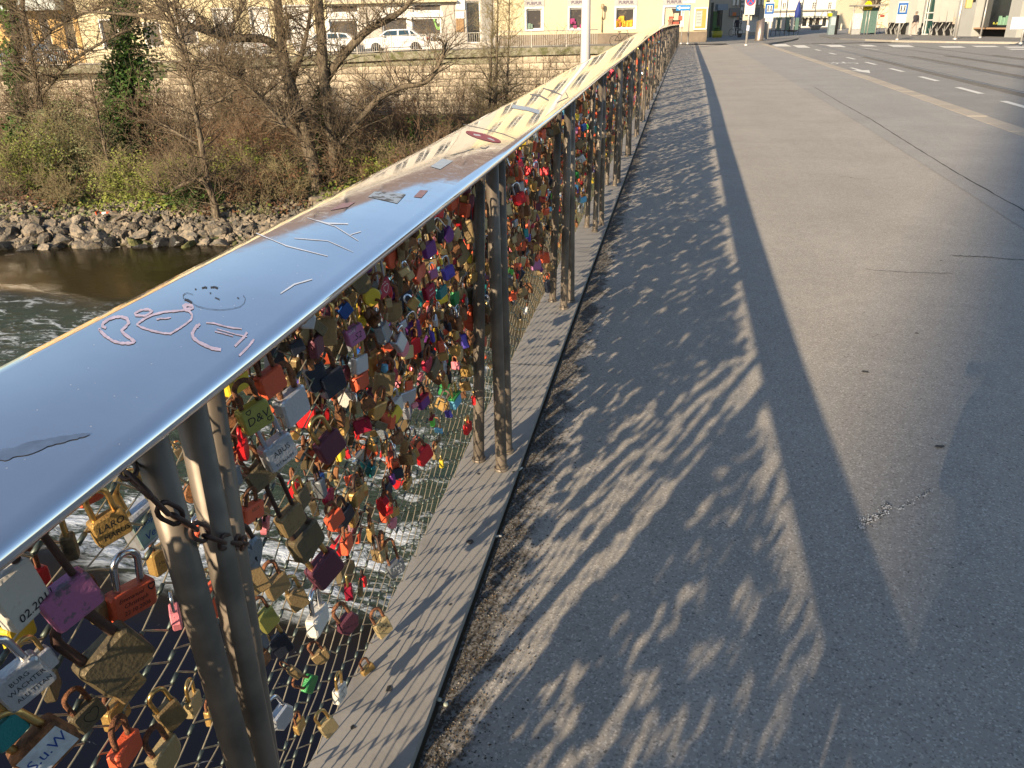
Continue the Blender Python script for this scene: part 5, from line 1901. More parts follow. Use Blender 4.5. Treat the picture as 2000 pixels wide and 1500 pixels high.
m = MB()
us = [-260, -120, -70, -50, -40, -32, -24, -14, -6, -1.01, -1.0, 6, 20, 60, 150, 400]
ds = [58.6, 62, 66, 80, 110, 160, 300, 900]
for d in ds:
    for u in us:
        m.v.append(tuple(T(u, d, gz(u, d) if d < 120 else min(gz(u, d), -.11) if u < -1 else -.11)))
nu = len(us)
for j in range(len(ds) - 1):
    for i in range(nu - 1):
        m.f.append((j * nu + i, j * nu + i + 1, (j + 1) * nu + i + 1, (j + 1) * nu + i)); m.m.append(0); m.s.append(False)
tg = m.build('street_ground', A_TOWN)
tag(tg, kind='structure')
m = MB(); m.add([(-900, -900, -8.6), (900, -900, -8.6), (900, 1500, -8.6), (-900, 1500, -8.6)], [(0, 1, 2, 3)])
tag(m.build('river_bed', SOIL), kind='structure')
# near bank behind the viewer and ground either side so that the place goes on
m = MB(); m.box(-200, 200, -300, -14, -8.5, -.12)
tag(m.build('near_bank', A_TOWN), kind='structure')
# made-up tall house behind the viewer, added to shade the right of the pavement
BX, BY = -.34 - 82 * math.sin(SUN_AZ), -82 * math.cos(SUN_AZ)
shade_house = empty('added_shade_house', (BX, BY, 0), label='tall plain house on the near bank whose shade falls on the right of the pavement', cat='building')
m = MB()
for fl in range(12):
    m.box(0, 34, -16, 0, fl * 3.6 - .12, fl * 3.6 + 3.6)
m.build('wall', mat('shade_house_render', (.50, .44, .34), .85), shade_house)
wm_ = MB(); wm_.box(-.6, .6, .002, .05, 0, 1.9)
wme = wm_.mesh('window', GLASS)
for fl in range(12):
    for k in range(11):
        link_mesh('window', wme, shade_house, (2 + 3 * k, 0, fl * 3.6 + .9))
m = MB(); m.box(-.0, 34.4, -16.4, .4, 43.21, 43.5); m.build('roof', mat('shade_house_roof', (.15, .10, .08), .8), shade_house)
m = MB(); m.add([(26, -14, -.101), (300, -14, -.101), (300, 62, -.101), (26, 62, -.101)], [(0, 1, 2, 3)])
tag(m.build('square', A_TOWN), kind='structure')

# raised pavements of the far side: before the yellow shop and before the finned building
PAVE2 = asphalt('far_pavement_asphalt', .23)


def slab_poly(name, pts, z, mat_, edge=None):
    m = MB()
    n = len(pts)
    m.add([(p[0], p[1], z) for p in pts] + [(p[0], p[1], z - .14) for p in pts], [tuple(range(n))] + [(i, i + n, (i + 1) % n + n, (i + 1) % n) for i in range(n)])
    o = m.build(name, mat_)
    return tag(o, kind='structure')


P_ = lambda px, py: onz(px, py)[:2]
q1 = [P_(1333, 87), P_(1500, 90), P_(1545, 79), P_(1560, 74.5), P_(1330, 72)]
slab_poly('corner_pavement', [(-.05, 59.2), (5.3, 57.2), (6.4, 61.5), (8.2, 68), (9.5, 74), T(15.1, 64.8)[:2], T(-1, 64.8)[:2], T(-1, 59.4)[:2]], .0, PAVE2)
slab_poly('far_pavement', [P_(2120, 84), P_(2000, 81.5), P_(1850, 80), P_(1740, 78), P_(1690, 76), P_(1640, 74.5), P_(1600, 69), P_(1620, 64), P_(1750, 61), P_(2200, 62)], .0, PAVE2)
m = MB()
kp = [P_(2120, 85.2), P_(2000, 82.5), P_(1850, 80.6), P_(1740, 78.6), P_(1690, 76.6)]
for a, b in zip(kp[:-1], kp[1:]):
    m.add([(a[0], a[1] - .0, .006), (b[0], b[1], .006), (b[0], b[1] + .35, .006), (a[0], a[1] + .35, .006), (a[0], a[1], -.12), (b[0], b[1], -.12)], [(0, 1, 2, 3), (0, 4, 5, 1)])
tag(m.build('far_kerb', mat('pale_kerb', (.46, .42, .35), .8)), kind='structure')
# zebra crossing blocks and other paint on the junction
zb = [(1525, 88.5, 30, 5), (1565, 91, 24, 5), (1632, 90, 30, 4), (1583, 95, 0, 0), (1695, 89.5, 26, 3), (1760, 90, 42, 4.5), (1860, 92, 44, 3), (1925, 91, 46, 2.6), (1985, 92.5, 40, 2.4), (1990, 96.5, 40, 2)]
for (px, py, w, h) in zb:
    if not w:
        continue
    a, b, c, d = (onz(px - w / 2 - 6, py - h / 2, -.1), onz(px + w / 2 - 6, py - h / 2, -.1), onz(px + w / 2 + 6, py + h / 2, -.1), onz(px - w / 2 + 6, py + h / 2, -.1))
    quad_sheet('crossing_block', [(p.x, p.y, -.092) for p in (d, c, b, a)], PAINT, road)
for line in ([(1600, 87), (1650, 92.5)], [(1690, 95), (1716, 97.5)], [(1672, 96), (1695, 95.6)], [(1500, 83), (1545, 79.5)]):
    a, b = onz(*line[0], -.1), onz(*line[1], -.1)
    nrm = Vector((-(b - a).y, (b - a).x, 0)).normalized() * .08
    quad_sheet('painted_line', [(p.x, p.y, -.091) for p in (a - nrm, b - nrm, b + nrm, a + nrm)], PAINT, road)

# ================================================================== town: buildings
YEL = mat('yellow_render', (.62, .53, .34), .85, var=.06, scale=.5, bump=.004, bscale=40)
YEL2 = mat('pale_yellow_render', (.66, .57, .36), .85, var=.06, scale=.5)
ORA = mat('orange_render', (.66, .42, .16), .85, var=.1, scale=.5)
STONEW = mat('grey_stone_facade', (.48, .44, .38), .85, var=.1, scale=.8)
PLINTH = mat('brown_plinth', (.24, .19, .14), .85, var=.2, scale=1.5, bump=.01)
WHITEW = mat('white_render', (.74, .71, .64), .85, var=.06, scale=.3)
GREYW = mat('grey_render', (.40, .37, .31), .85, var=.1, scale=.4)
ROOF = mat('brown_roof_tiles', (.15, .11, .10), .85, var=.2, scale=3)
FRM = mat('window_frame_white', (.80, .79, .76), .5)
SIGNG = mat('grey_fascia', (.42, .42, .40), .6)
CURT = mat('blind_white', (.72, .70, .66), .7)


def building(name, label, d, u0, u1, z0, z1, wall, wins, depth=12.0, roof=True, cornices=(), rot=None, origin=None, cat='building', side_wins=True):
    """wins: (u0, u1, z0, z1, kind); facade built with real openings"""
    o_ = origin if origin is not None else T(0, d, 0)
    root = empty(name, tuple(o_), TOWN_ROT if rot is None else rot, label=label, cat=cat)
    uu = sorted({u0, u1, *[w[0] for w in wins], *[w[1] for w in wins]})
    zz = sorted({z0, z1, *[w[2] for w in wins], *[w[3] for w in wins]})
    m = MB()

    def inside(a, b):
        return any(w[0] < a < w[1] and w[2] < b < w[3] for w in wins)
    for i in range(len(uu) - 1):
        for j in range(len(zz) - 1):
            if uu[i + 1] - uu[i] < 1e-6 or zz[j + 1] - zz[j] < 1e-6 or inside((uu[i] + uu[i + 1]) / 2, (zz[j] + zz[j + 1]) / 2):
                continue
            m.add([(uu[i], 0, zz[j]), (uu[i + 1], 0, zz[j]), (uu[i + 1], 0, zz[j + 1]), (uu[i], 0, zz[j + 1])], [(0, 1, 2, 3)])
    for w in wins:
        a, b, c, e = w[:4]
        m.add([(a, 0, c), (b, 0, c), (b, 0, e), (a, 0, e), (a, .30, c), (b, .30, c), (b, .30, e), (a, .30, e)], [(0, 4, 5, 1), (1, 5, 6, 2), (2, 6, 7, 3), (3, 7, 4, 0)])
    m.add([(u0, 0, z0), (u0, depth, z0), (u0, depth, z1), (u0, 0, z1)], [(0, 3, 2, 1)])
    m.add([(u1, 0, z0), (u1, depth, z0), (u1, depth, z1), (u1, 0, z1)], [(0, 1, 2, 3)])
    m.add([(u0, depth, z0), (u1, depth, z0), (u1, depth, z1), (u0, depth, z1)], [(0, 3, 2, 1)])
    m.build('wall', wall, root)
    for w in wins:
        a, b, c, e, kind = w
        fm = MB()
        t = .07 if kind != 'shop' else .10
        for (x0, x1, y0, y1) in ((a, a + t, c, e), (b - t, b, c, e), (a + t, b - t, c, c + t), (a + t, b - t, e - t, e)):
            fm.box(x0, x1, .12, .20, y0, y1)
        if kind == 'sash':
            fm.box((a + b) / 2 - .04, (a + b) / 2 + .04, .13, .19, c + t, e - t)
            fm.box(a + t, b - t, .131, .189, c + (e - c) * .68, c + (e - c) * .68 + .06)
        if kind == 'cross':
            fm.box((a + b) / 2 - .05, (a + b) / 2 + .05, .13, .19, c + t, e - t)
            for q in (.33, .66):
                fm.box(a + t, b - t, .131, .189, c + (e - c) * q, c + (e - c) * q + .05)
        f = fm.build('window', FRM, root)
        gm = MB(); gm.add([(a + t, .18, c + t), (b - t, .18, c + t), (b - t, .18, e - t), (a + t, .18, e - t)], [(0, 1, 2, 3)])
        g_ = gm.build('pane', GLASS if kind in ('sash', 'cross', 'plain') else INT if kind == 'shop' else CURT if kind == 'blind' else INT, f)
    for (z, h, pr, mm) in cornices:
        cm = MB(); cm.box(u0 - pr * .5, u1 + pr * .5, -pr, -.002, z, z + h); cm.build('cornice', mm, root)
    if roof:
        rm = MB()
        e = .6
        rm.add([(u0 - .2, -e, z1), (u1 + .2, -e, z1), (u1 + .2, depth * .5, z1 + 5.0), (u0 - .2, depth * .5, z1 + 5.0), (u0 - .2, depth + e, z1), (u1 + .2, depth + e, z1), (u0 - .2, -e, z1 - .2), (u1 + .2, -e, z1 - .2)],
               [(0, 1, 2, 3), (3, 2, 5, 4), (6, 7, 1, 0), (0, 3, 4), (1, 5, 2), (6, 0, 4), (7, 5, 1)])
        rm.build('roof', ROOF, root)
        gm = MB(); gm.box(u0 - .2, u1 + .2, -.75, -.601, z1 - .25, z1 + .02); gm.build('gutter', mat('gutter_pale', (.62, .60, .56), .5), root)
        for k in range(max(1, int((u1 - u0) / 6))):
            uc = u0 + 3 + k * 6
            dm = MB(); dm.box(uc - .6, uc + .6, 1.0, 3.2, z1 + .9, z1 + 2.3); dm.build('dormer', ROOF, root)
    return root


DB = 65.0


def pu(px, py=50, d=DB):
    q = at(px, py, d)
    return ud(q)[0]


def pz(px, py, d=DB):
    return at(px, py, d).z


def win(x0, y0, x1, y1, kind, d=DB):
    ym = (y0 + y1) / 2
    return (pu(x0, ym, d), pu(x1, ym, d), pz((x0 + x1) / 2, y1, d), pz((x0 + x1) / 2, y0, d), kind)


def upper(u0, u1, n, rows=((4.0, 5.9), (7.3, 9.2), (10.6, 12.4)), w=1.1, kind='sash'):
    out = []
    for z0, z1 in rows:
        for k in range(n):
            c = u0 + (u1 - u0) * (k + .5) / n
            out.append((c - w / 2, c + w / 2, z0, z1, kind))
    return out


EAVE = 14.6
# yellow corner shop, sign over each window
uL, uR = pu(966, 40), pu(1382, 40)
shopw = [win(1028, 17, 1059, 58, 'shop'), win(1112, 15, 1136, 57, 'shop'), win(1203, 15, 1240, 54, 'shop'), win(1297, 14, 1333, 50, 'shop')]
shopw = [(a, b, c, e, k) for a, b, c, e, k in shopw]
c2 = shopw[1]; shopw[1] = (c2[0], c2[0] + 1.35, c2[2], c2[3], 'shop')
yel = building('yellow_corner_shop', 'yellow rendered corner building with white framed shop windows under PURPUR signs', DB, uL, uR, -.4, EAVE, YEL, shopw + upper(uL, uR, 7), roof=True,
               cornices=[(EAVE - .5, .3, .35, FRM), (3.3, .15, .12, YEL2)])
m = MB()                                    # plinth between ground and sills
m.box(uL - .01, uR + .01, -.06, -.002, -.4, .72); m.build('plinth', PLINTH, yel)
for a, b, c, e, k in shopw:
    m = MB()
    t = .12
    m.box(a - t, b + t, -.05, -.004, c - t, c); m.box(a - t, b + t, -.05, -.004, e, e + t); m.box(a - t, a, -.05, -.004, c, e); m.box(b, b + t, -.05, -.004, c, e)
    m.build('window_surround', FRM, yel)
    m = MB(); m.box(a - .16, b + .16, -.04, -.003, e + t, e + .85); m.build('fascia_sign', SIGNG, yel)
    text_obj('PURPUR', .30, mat('sign_purple', (.10, .06, .11), .6), yel, ((a + b) / 2, -.046, e + .34), (PI / 2, 0, 0), 'lettering', bold=.006)
# goods in the windows
random.seed(4)
GOODS = [mat('goods_white', (.7, .68, .64), .6), mat('goods_yellow', (.75, .42, .03), .6), mat('goods_magenta', (.35, .04, .16), .6), mat('goods_red', (.5, .10, .06), .6), mat('goods_green', (.18, .26, .20), .6), mat('goods_cream', (.62, .52, .36), .6)]
for (a, b, c, e, k), pal, n in zip(shopw, ((4, 4, 0), (0, 2, 2, 0), (1, 1, 1, 3), (5, 3, 3, 0)), (2, 6, 9, 10)):
    for j in range(n):
        x = a + .15 + (b - a - .3) * random.random()
        s = random.uniform(.12, .22)
        m = MB(); h = random.uniform(.2, .55)
        m.bevel_box(x - s, x + s, .04, .11, c + .05 + (0.0 if j < n * .6 else .3), c + .05 + h + (0 if j < n * .6 else .25), .03)
        m.build('display_item', GOODS[random.choice(pal)], yel)
# round drape in the right-hand window
m = MB(); a, b, c, e, k = shopw[3]
m.add([(x, .10, z) for x, z in [(a + .1, c + .1), (a + .1, e - .1), (a + .55, e - .1), (a + .72, e - .5), (a + .72, c + .5), (a + .6, c + .1)]], [tuple(range(6))])
m.build('drape', GOODS[5], yel)
# menu case at the corner
a, b, c, e, _ = win(1357, 17, 1378, 55, 'x')
case = empty('display_case', tuple(T(0, DB, 0)), TOWN_ROT, label='white framed display case with price lists on the corner of the yellow shop', cat='display case')
m = MB(); m.box(a - .1, b + .1, -.16, -.065, c - .1, e + .1); m.build('case_frame', FRM, case)
m = MB(); m.box(a, b, -.166, -.161, c, e); m.build('case_back', mat('case_ochre', (.55, .34, .08), .6), case)
m = MB(); m.box(a + .05, a + (b - a) * .62, -.172, -.167, c + .12, e - .12); m.build('price_sheet', mat('sheet_grey', (.42, .46, .44), .6), case)
for k in range(5):
    m = MB(); z = c + .35 + k * .2; m.box(a + .1, a + (b - a) * .52, -.175, -.173, z, z + .04); m.build('printed_line', mat('sheet_dark', (.22, .22, .2), .6), case)

# entrance section between yellow shop and stone shop
u0, u1 = pu(889, 40), uL - .01
ent = building('entrance_house', 'narrow grey house front with glazed door and white signs left of yellow shop', DB, u0, u1, -.5, EAVE - .3, STONEW,
               [win(911, 2, 938, 84, 'plain'), (u0 + .5, u0 + 1.5, 4.2, 6.2, 'sash'), (u0 + .5, u0 + 1.5, 7.4, 9.2, 'sash')], cornices=[])
for (x0, y0, x1, y1, mm, nm) in ((890, -40, 907, 19, WHITEP, 'sign_board'), (890, 23, 907, 36, WHITEP, 'sign_board'), (891, 37, 906, 62, mat('wood_panel', (.34, .20, .09), .6), 'wooden_panel'), (941, 0, 963, 80, mat('grey_panel', (.30, .29, .27), .7), 'grey_panel')):
    a, b, c, e, _ = win(x0, y0, x1, y1, 'x')
    m = MB(); m.box(a, b, -.1 if nm != 'grey_panel' else -.03, -.003, c, e); m.build(nm, mm, ent)

# stone fronted shop with big panes
u0, u1 = pu(640, 40), pu(888, 40)
sh_w = [win(645, 8, 700, 26, 'shop'), win(645, 38, 700, 84, 'shop'), win(747, 7, 800, 24, 'blind'), win(747, 35, 797, 84, 'shop'), win(806, 7, 862, 23, 'shop'), win(806, 34, 862, 84, 'shop')]
shop = building('stone_shop', 'grey stone shop front with large dark panes, white bars and a green emblem', DB, u0, u1, -.6, EAVE - .6, STONEW, sh_w + upper(u0, u1, 5),
                cornices=[(pz(760, 6), .12, .5, mat('ledge_yellow', (.62, .56, .36), .7)), (EAVE - 1.1, .25, .3, FRM)])
for (x0, y0, x1, y1) in ((640, 26, 703, 37), (742, 24, 866, 34), (797, 34, 806, 90), (638, 37, 645, 90), (640, 84, 703, 96), (742, 84, 866, 96)):
    a, b, c, e, _ = win(x0, y0, x1, y1, 'x')
    m = MB(); m.box(a, b, -.05, .1, c, e); m.build('white_bar', FRM, shop)
for r0, mm, off in ((.55, mat('emblem_green', (.25, .55, .12), .5), .02), (.36, mat('emblem_dark', (.02, .06, .03), .5), .012), (.16, WHITEP, .004)):
    m = MB()
    c = ((pu(856) + pu(858)) / 2 - .05, pz(856, 40))
    pts = [(c[0] + r0 * .6 * math.cos(a) * (1 + .14 * math.sin(3 * a)), c[1] + r0 * math.sin(a) * (1 - .1 * math.cos(2 * a)) - .05) for a in [2 * PI * k / 16 for k in range(16)]]
    m.add([(x, .13 + off, z) for x, z in pts], [tuple(range(16))])
    m.build('emblem', mm, shop)
text_obj('MoC', .45, WHITEP, shop, (pu(852), .15, pz(852, 70)), (PI / 2, 0, 0), 'lettering')

# pale yellow house
u0, u1 = pu(152, 40), pu(638, 40)
pyw = [win(343, 20, 378, 45, 'blind'), win(350, 46, 384, 86, 'shop'), win(418, 18, 452, 44, 'blind'), win(424, 45, 456, 84, 'shop'), win(492, 16, 524, 84, 'blind'), win(285, 46, 314, 92, 'shop'), win(200, 40, 232, 95, 'plain'), win(560, 12, 610, 84, 'blind')]
ph = building('pale_yellow_house', 'long pale yellow house with white window surrounds behind the bare trees', DB, u0, u1, -.9, EAVE - .2, YEL2, pyw + upper(u0, u1, 9), cornices=[(EAVE - .7, .3, .3, FRM)])
for a, b, c, e, k in pyw:
    m = MB(); t = .10
    m.box(a - t, b + t, -.05, -.004, e, e + t); m.box(a - t, a, -.05, -.004, c, e); m.box(b, b + t, -.05, -.004, c, e)
    m.build('window_surround', FRM, ph)
m = MB()
c = (pu(392, 48), pz(392, 48))
m.add([(c[0] + .33 * math.cos(a), -.06, c[1] + .55 * math.sin(a)) for a in [2 * PI * k / 16 for k in range(16)]], [tuple(range(16))])
m.build('oval_plaque', mat('bronze_plaque', (.14, .10, .06), .5, .5), ph)
# orange house far left with projecting pale floor above
u0, u1 = pu(-260, 40), pu(150, 40)
ow = [win(20, 28, 62, 100, 'shop'), win(80, 24, 98, 104, 'shop'), win(136, 26, 160, 98, 'shop') if False else win(108 + 18, 26, 146, 98, 'plain'), win(-60, 30, -20, 100, 'shop')]
oh = building('orange_house', 'orange yellow arcade house with dark openings at the top left corner', DB, u0, u1, -1.1, EAVE, ORA, ow + upper(u0, u1, 7))
m = MB(); m.box(u0, pu(125, 10), -1.3, -.004, pz(60, 21), pz(60, -12)); m.build('projecting_floor', mat('pale_balcony', (.62, .68, .66), .6), oh)

# ------------------------------------------------------------------ right-hand side, beyond the corner
DS = 92.0
u0, u1 = pu(1384, 40, DS), pu(1500, 40, DS)
gw = [win(1397, 12, 1411, 62, 'shop', DS), win(1432, 33, 1441, 66, 'blind', DS), win(1448, 33, 1458, 64, 'blind', DS), win(1462, 32, 1480, 62, 'blind', DS)]
gh = building('grey_street_house', 'shaded grey house with fluted upper wall and white shop doors behind the no stopping sign', DS, u0, u1, -.2, 14, GREYW, gw + upper(u0, u1, 4, ((6.2, 8.2), (9.6, 11.6))))
for k in range(9):
    x = pu(1433 + k * 7, 5, DS)
    m = MB(); m.box(x - .1, x + .1, -.22, -.003, pz(1460, 10, DS), pz(1460, -30, DS)); m.build('pilaster', WHITEW, gh)
for (x0, y0, x1, y1, mm, nm) in ((1424, 15, 1482, 31, mat('fascia_grey', (.20, .19, .18), .6), 'fascia'), (1429, 24, 1436, 31, mat('sign_orange', (.55, .16, .04), .5), 'round_sign')):
    a, b, c, e, _ = win(x0, y0, x1, y1, 'x', DS)
    m = MB(); m.box(a, b, -.35 if nm == 'fascia' else -.38, -.003 if nm == 'fascia' else -.352, c, e); m.build(nm, mm, gh)
# green awning frame, lantern and yellow tub by the corner
dk = empty('shop_porch', tuple(T(0, 84, 0)), TOWN_ROT, label='dark green shop porch with blue grey awning round the corner of the yellow shop', cat='porch')
for (x0, y0, x1, y1, y_0, y_1, mm, nm) in ((1387, 5, 1392, 74, 0, 1.2, mat('porch_dark', (.03, .035, .03), .5), 'post'), (1393, 22, 1401, 70, .2, .9, mat('porch_green', (.06, .16, .05), .5), 'panel'),
                                           (1401, 8, 1420, 20, -.4, .8, mat('awning_blue_grey', (.26, .32, .40), .7), 'awning'), (1402, 20, 1404, 72, 0, .15, BLACKM, 'pole'), (1408, 16, 1410, 70, 0, .15, BLACKM, 'pole')):
    a, b, c, e, _ = win(x0, y0, x1, y1, 'x', 84)
    m = MB(); m.box(a, b, y_0, y_1, max(c, -.08), e); m.build(nm, mm, dk)
tub = empty('planter', tuple(onz(1400, 73.5, .0)), label='yellow green planter tub on the pavement round the corner of the yellow shop', cat='planter')
m = MB(); m.lathe([(0, 0), (.42, 0), (.5, .55), (.46, .55), (.44, .45), (0, .45)], 18); m.build('tub', mat('tub_yellow', (.42, .38, .04), .5), tub)
m = MB(); leaves(m, Vector((0, 0, .6)), .4, 160, .09); m.build('plant', IVY, tub)

# white two-storey house at the back of the square
DW = 150.0
u0, u1 = pu(1496, 30, DW), pu(1722, 20, DW)
ww = [win(1529, 6, 1536, 18, 'cross', DW), win(1562, 5, 1568, 18, 'cross', DW), win(1587, 5, 1594, 18, 'cross', DW), win(1618, 5, 1625, 18, 'cross', DW), win(1646, 4, 1653, 17, 'cross', DW),
      win(1546, 32, 1564, 50, 'shop', DW), win(1567, 34, 1577, 52, 'plain', DW), win(1580, 34, 1589, 52, 'plain', DW), win(1592, 34, 1602, 52, 'shop', DW), win(1606, 34, 1615, 52, 'plain', DW), win(1636, 34, 1646, 52, 'shop', DW), win(1648, 34, 1660, 48, 'shop', DW)]
wh = building('white_town_house', 'long white two-storey house with cross windows and shops at the back of the square', DW, u0, u1, -.2, 9.5, WHITEW, ww + upper(u0, u1, 8, ((6.6, 8.4),)), depth=14, cornices=[(pz(1600, 21, DW), .2, .4, GREYW), (pz(1600, 33, DW), .12, .8, mat('shop_ledge', (.20, .26, .26), .6))])
text_obj('7 F ST', 1.4, mat('house_letters', (.30, .27, .25), .6), wh, (pu(1622, 26, DW), -.02, pz(1622, 26.5, DW)), (PI / 2, 0, 0), 'lettering')
a, b, c, e, _ = win(1646, 21, 1664, 31, 'x', DW)
m = MB(); m.box(a, b, -.2, -.003, c, e); m.build('shop_sign', mat('shop_sign_grey', (.36, .34, .36), .6), wh)
m = MB()
for k in range(26):                         # fringed awning edge
    x = pu(1566, 35, DW) + k * .62
    m.add([(x, -.85, pz(1600, 33, DW)), (x + .55, -.85, pz(1600, 33, DW)), (x + .28, -.85, pz(1600, 35.5, DW))], [(0, 2, 1)])
m.build('awning_fringe', mat('awning_white', (.7, .68, .6), .7), wh)
# background house behind the stop
bh = building('cream_back_house', 'cream house wall behind the bare street tree, left of the finned building', 128, pu(1690, 30, 128), pu(1760, 30, 128), -.2, 12, mat('cream_wall', (.76, .66, .46), .85), [win(1716, 4, 1722, 14, 'plain', 128)])
m = MB(); a, b, c, e, _ = win(1719, 29, 1727, 33, 'x', 128); m.box(a, b, -.1, -.003, c, e); m.build('red_sign', mat('sign_brown_red', (.40, .08, .05), .5), bh)

# finned modern building: leaning concrete-grey blades over openings with crossed struts
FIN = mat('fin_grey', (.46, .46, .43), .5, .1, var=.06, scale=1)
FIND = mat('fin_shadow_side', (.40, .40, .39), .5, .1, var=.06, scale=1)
A0 = onz(1722, 67.0); A1 = onz(1905, 71.5); A2 = onz(2150, 80)
dirf = (A1 - A0); Lf = dirf.length; df = dirf.normalized()
FROT = math.atan2(df.y, df.x)
fb = empty('finned_building', tuple(A0), FROT, label='modern grey building with leaning vertical fins, glazed door and shop window at the right', cat='building')


def fx(px, py=68):
    """distance along the facade for a column of the photograph"""
    w = ray(px, py)
    n = Vector((-df.y, df.x, 0))
    t = A0.dot(n) / w.dot(n)
    q = Vector((0, 0, H)) + w * t
    return (q - A0).dot(df), q.z


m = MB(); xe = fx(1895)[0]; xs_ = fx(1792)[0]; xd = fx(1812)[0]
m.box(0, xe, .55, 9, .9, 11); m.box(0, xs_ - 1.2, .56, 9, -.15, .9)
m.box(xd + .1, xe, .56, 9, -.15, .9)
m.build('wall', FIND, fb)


def fin(x, zb, w=.62):
    m = MB()
    # blade: starts above the opening, leans outward
    m.add([(x, .5, zb), (x + w, .0, zb), (x + w + .04, .5, zb), (x, -.1 + .5, 11), (x + w, -.55, 11), (x + w + .04, .5, 11)],
          [(0, 1, 4, 3), (1, 2, 5, 4), (0, 2, 1), (3, 4, 5)])
    return m.build('fin', FIN, fb)


cols = [1722, 1731, 1740, 1748, 1757, 1766, 1777]
for px in cols:
    fin(fx(px)[0], .95 if px < 1764 else .02, fx(px + 8)[0] - fx(px)[0] - .08)
cols2 = [1806, 1819, 1833, 1847]
for px in cols2:
    fin(fx(px)[0], .98, fx(px + 12)[0] - fx(px)[0] - .1)
STR = mat('strut_grey', (.42, .41, .38), .5)
for px in [1722, 1731, 1740, 1748] + cols2:
    x = fx(px)[0]; w = fx(px + (8 if px < 1790 else 12))[0] - x
    m = MB(); m.box(x + .02, x + w - .02, .45, .54, .02, .93); m.build('opening', DARK, fb)
    m = MB()
    m.tube([(x, .30, .05), (x + w * .9, .30, .92)], .035, 5); m.tube([(x + w * .5, .2, .03), (x + w * .1, .2, .5)], .03, 5)
    m.add([(x, .34, .0), (x + w * .45, .34, .0), (x, .34, .75)], [(0, 1, 2)])
    m.build('strut', STR, fb)
# glazed door
xa, xb = fx(1790)[0], fx(1809)[0]
m = MB(); m.add([(xa, .5, 0), (xb, .5, 0), (xb, .5, 3.4), (xa, .5, 3.4)], [(0, 1, 2, 3)])
dr = m.build('door', mat('green_glass', (.02, .075, .06), .1, spec=.7), fb)
m = MB()
for z in (0.02, 1.08, 1.62, 3.36):
    m.box(xa, xb, .42, .48, z, z + .09)
for x in (xa, (xa + xb) / 2 - .4, xb - .06):
    m.box(x, x + .06, .421, .479, .0, 3.4)
m.build('door_frame', FRM, dr)
# plain wall, shop window, right pillar
xa, xb = fx(1869)[0], fx(1896)[0]
m = MB(); m.box(fx(1861)[0], xb, .0, .55, -.05, 11); m.build('plain_panel', FIN, fb)
xc, xd2 = fx(1897)[0], fx(1962)[0]
m = MB(); m.box(xb + .02, xd2, .9, 9, -.1, 11); m.build('shop_interior', DARK, fb)
m = MB(); m.add([(xb, .6, .62), (xd2, .6, .62), (xd2, .6, 8), (xb, .6, 8)], [(0, 1, 2, 3)]); m.build('shop_pane', GLASS, fb)
m = MB(); m.box(xb, xd2, .1, .85, .50, .60); m.build('window_bench', mat('bench_wood', (.48, .30, .18), .6), fb)
xp = fx(1984)[0]
m = MB(); m.box(xd2, xp, .0, 9, -.05, 11); m.build('corner_pillar', FIN, fb)
m = MB(); m.box(xp, fx(2150)[0], .4, 9, -.1, 11); m.build('dark_front', INT, fb)
for (x0, x1, z0, z1, mm) in ((1930, 1950, .75, 1.35, mat('chair_mint', (.25, .45, .30), .5)), (1921, 1931, .8, .95, mat('table_yellow', (.42, .42, .05), .5)), (1950, 1960, .65, 1.1, mat('plant_green', (.09, .22, .02), .6))):
    m = MB(); a, b = fx(x0)[0], fx(x1)[0]
    for k in range(3):
        aa = a + (b - a) * k / 3
        m.bevel_box(aa, aa + (b - a) / 3 - .06, .50, .56, z0, z1 - .1 * (k % 2), .02)
    m.build('display_item', mm, fb)
m = MB(); a = fx(1864, 40); m.box(a[0] - .12, a[0] + .12, -.05, -.003, a[1] - .25, a[1] + .25); m.build('small_notice', mat('notice_frame', (.65, .50, .38), .6), fb)
tb = empty('litter_bin', tuple(onz(1972, 72, 0)), label='pale grey rounded litter bin in front of the pillar of the finned building', cat='litter bin')
m = MB(); m.lathe([(0, 0), (.28, 0), (.3, .1), (.3, .8), (.25, .9), (0, .92)], 16); m.build('bin_body', mat('bin_grey', (.5, .52, .56), .4), tb)
m = MB(); m.box(-.15, .15, -.305, -.29, .6, .7); m.build('bin_slot', DARK, tb)

# ================================================================== street furniture
SF = 'poles and signs of the junction'


def pole_thing(name, label, px, py, ptop, w, cat, z=0.0, mm=POLE, extra=None, group=None, lean=0):
    base = onz(px, py, z)
    d = ud(base)[1]
    top = at(ptop[0], ptop[1], d).z if ptop else 5
    root = empty(name, tuple(base), TOWN_ROT, label=label, cat=cat, group=group)
    m = MB(); m.tube([(0, 0, 0), (0, 0, max(.5, top - z))], [w, w * .85], 12); m.build('pole', mm, root)
    m = MB(); m.lathe([(w + .05, 0), (w + .05, .06), (w + .01, .1)], 12); m.build('collar', mm, root)
    return root, d


def plate(root, name, x, z, w, h, mm, y=-.09, r=.02):
    m = MB(); m.bevel_box(x - w / 2, x + w / 2, y - .012, y + .012, z - h / 2, z + h / 2, .006)
    return m.build(name, mm, root)


def disc(root, name, x, z, r, mm, y, n=28, r0=0.0):
    m = MB()
    if r0:
        m.add([(x + rr * math.cos(2 * PI * k / n), y, z + rr * math.sin(2 * PI * k / n)) for rr in (r0, r) for k in range(n)], [(k, (k + 1) % n, (k + 1) % n + n, k + n) for k in range(n)])
    else:
        m.add([(x + r * math.cos(2 * PI * k / n), y, z + r * math.sin(2 * PI * k / n)) for k in range(n)], [tuple(range(n))])
    return m.build(name, mm, root)


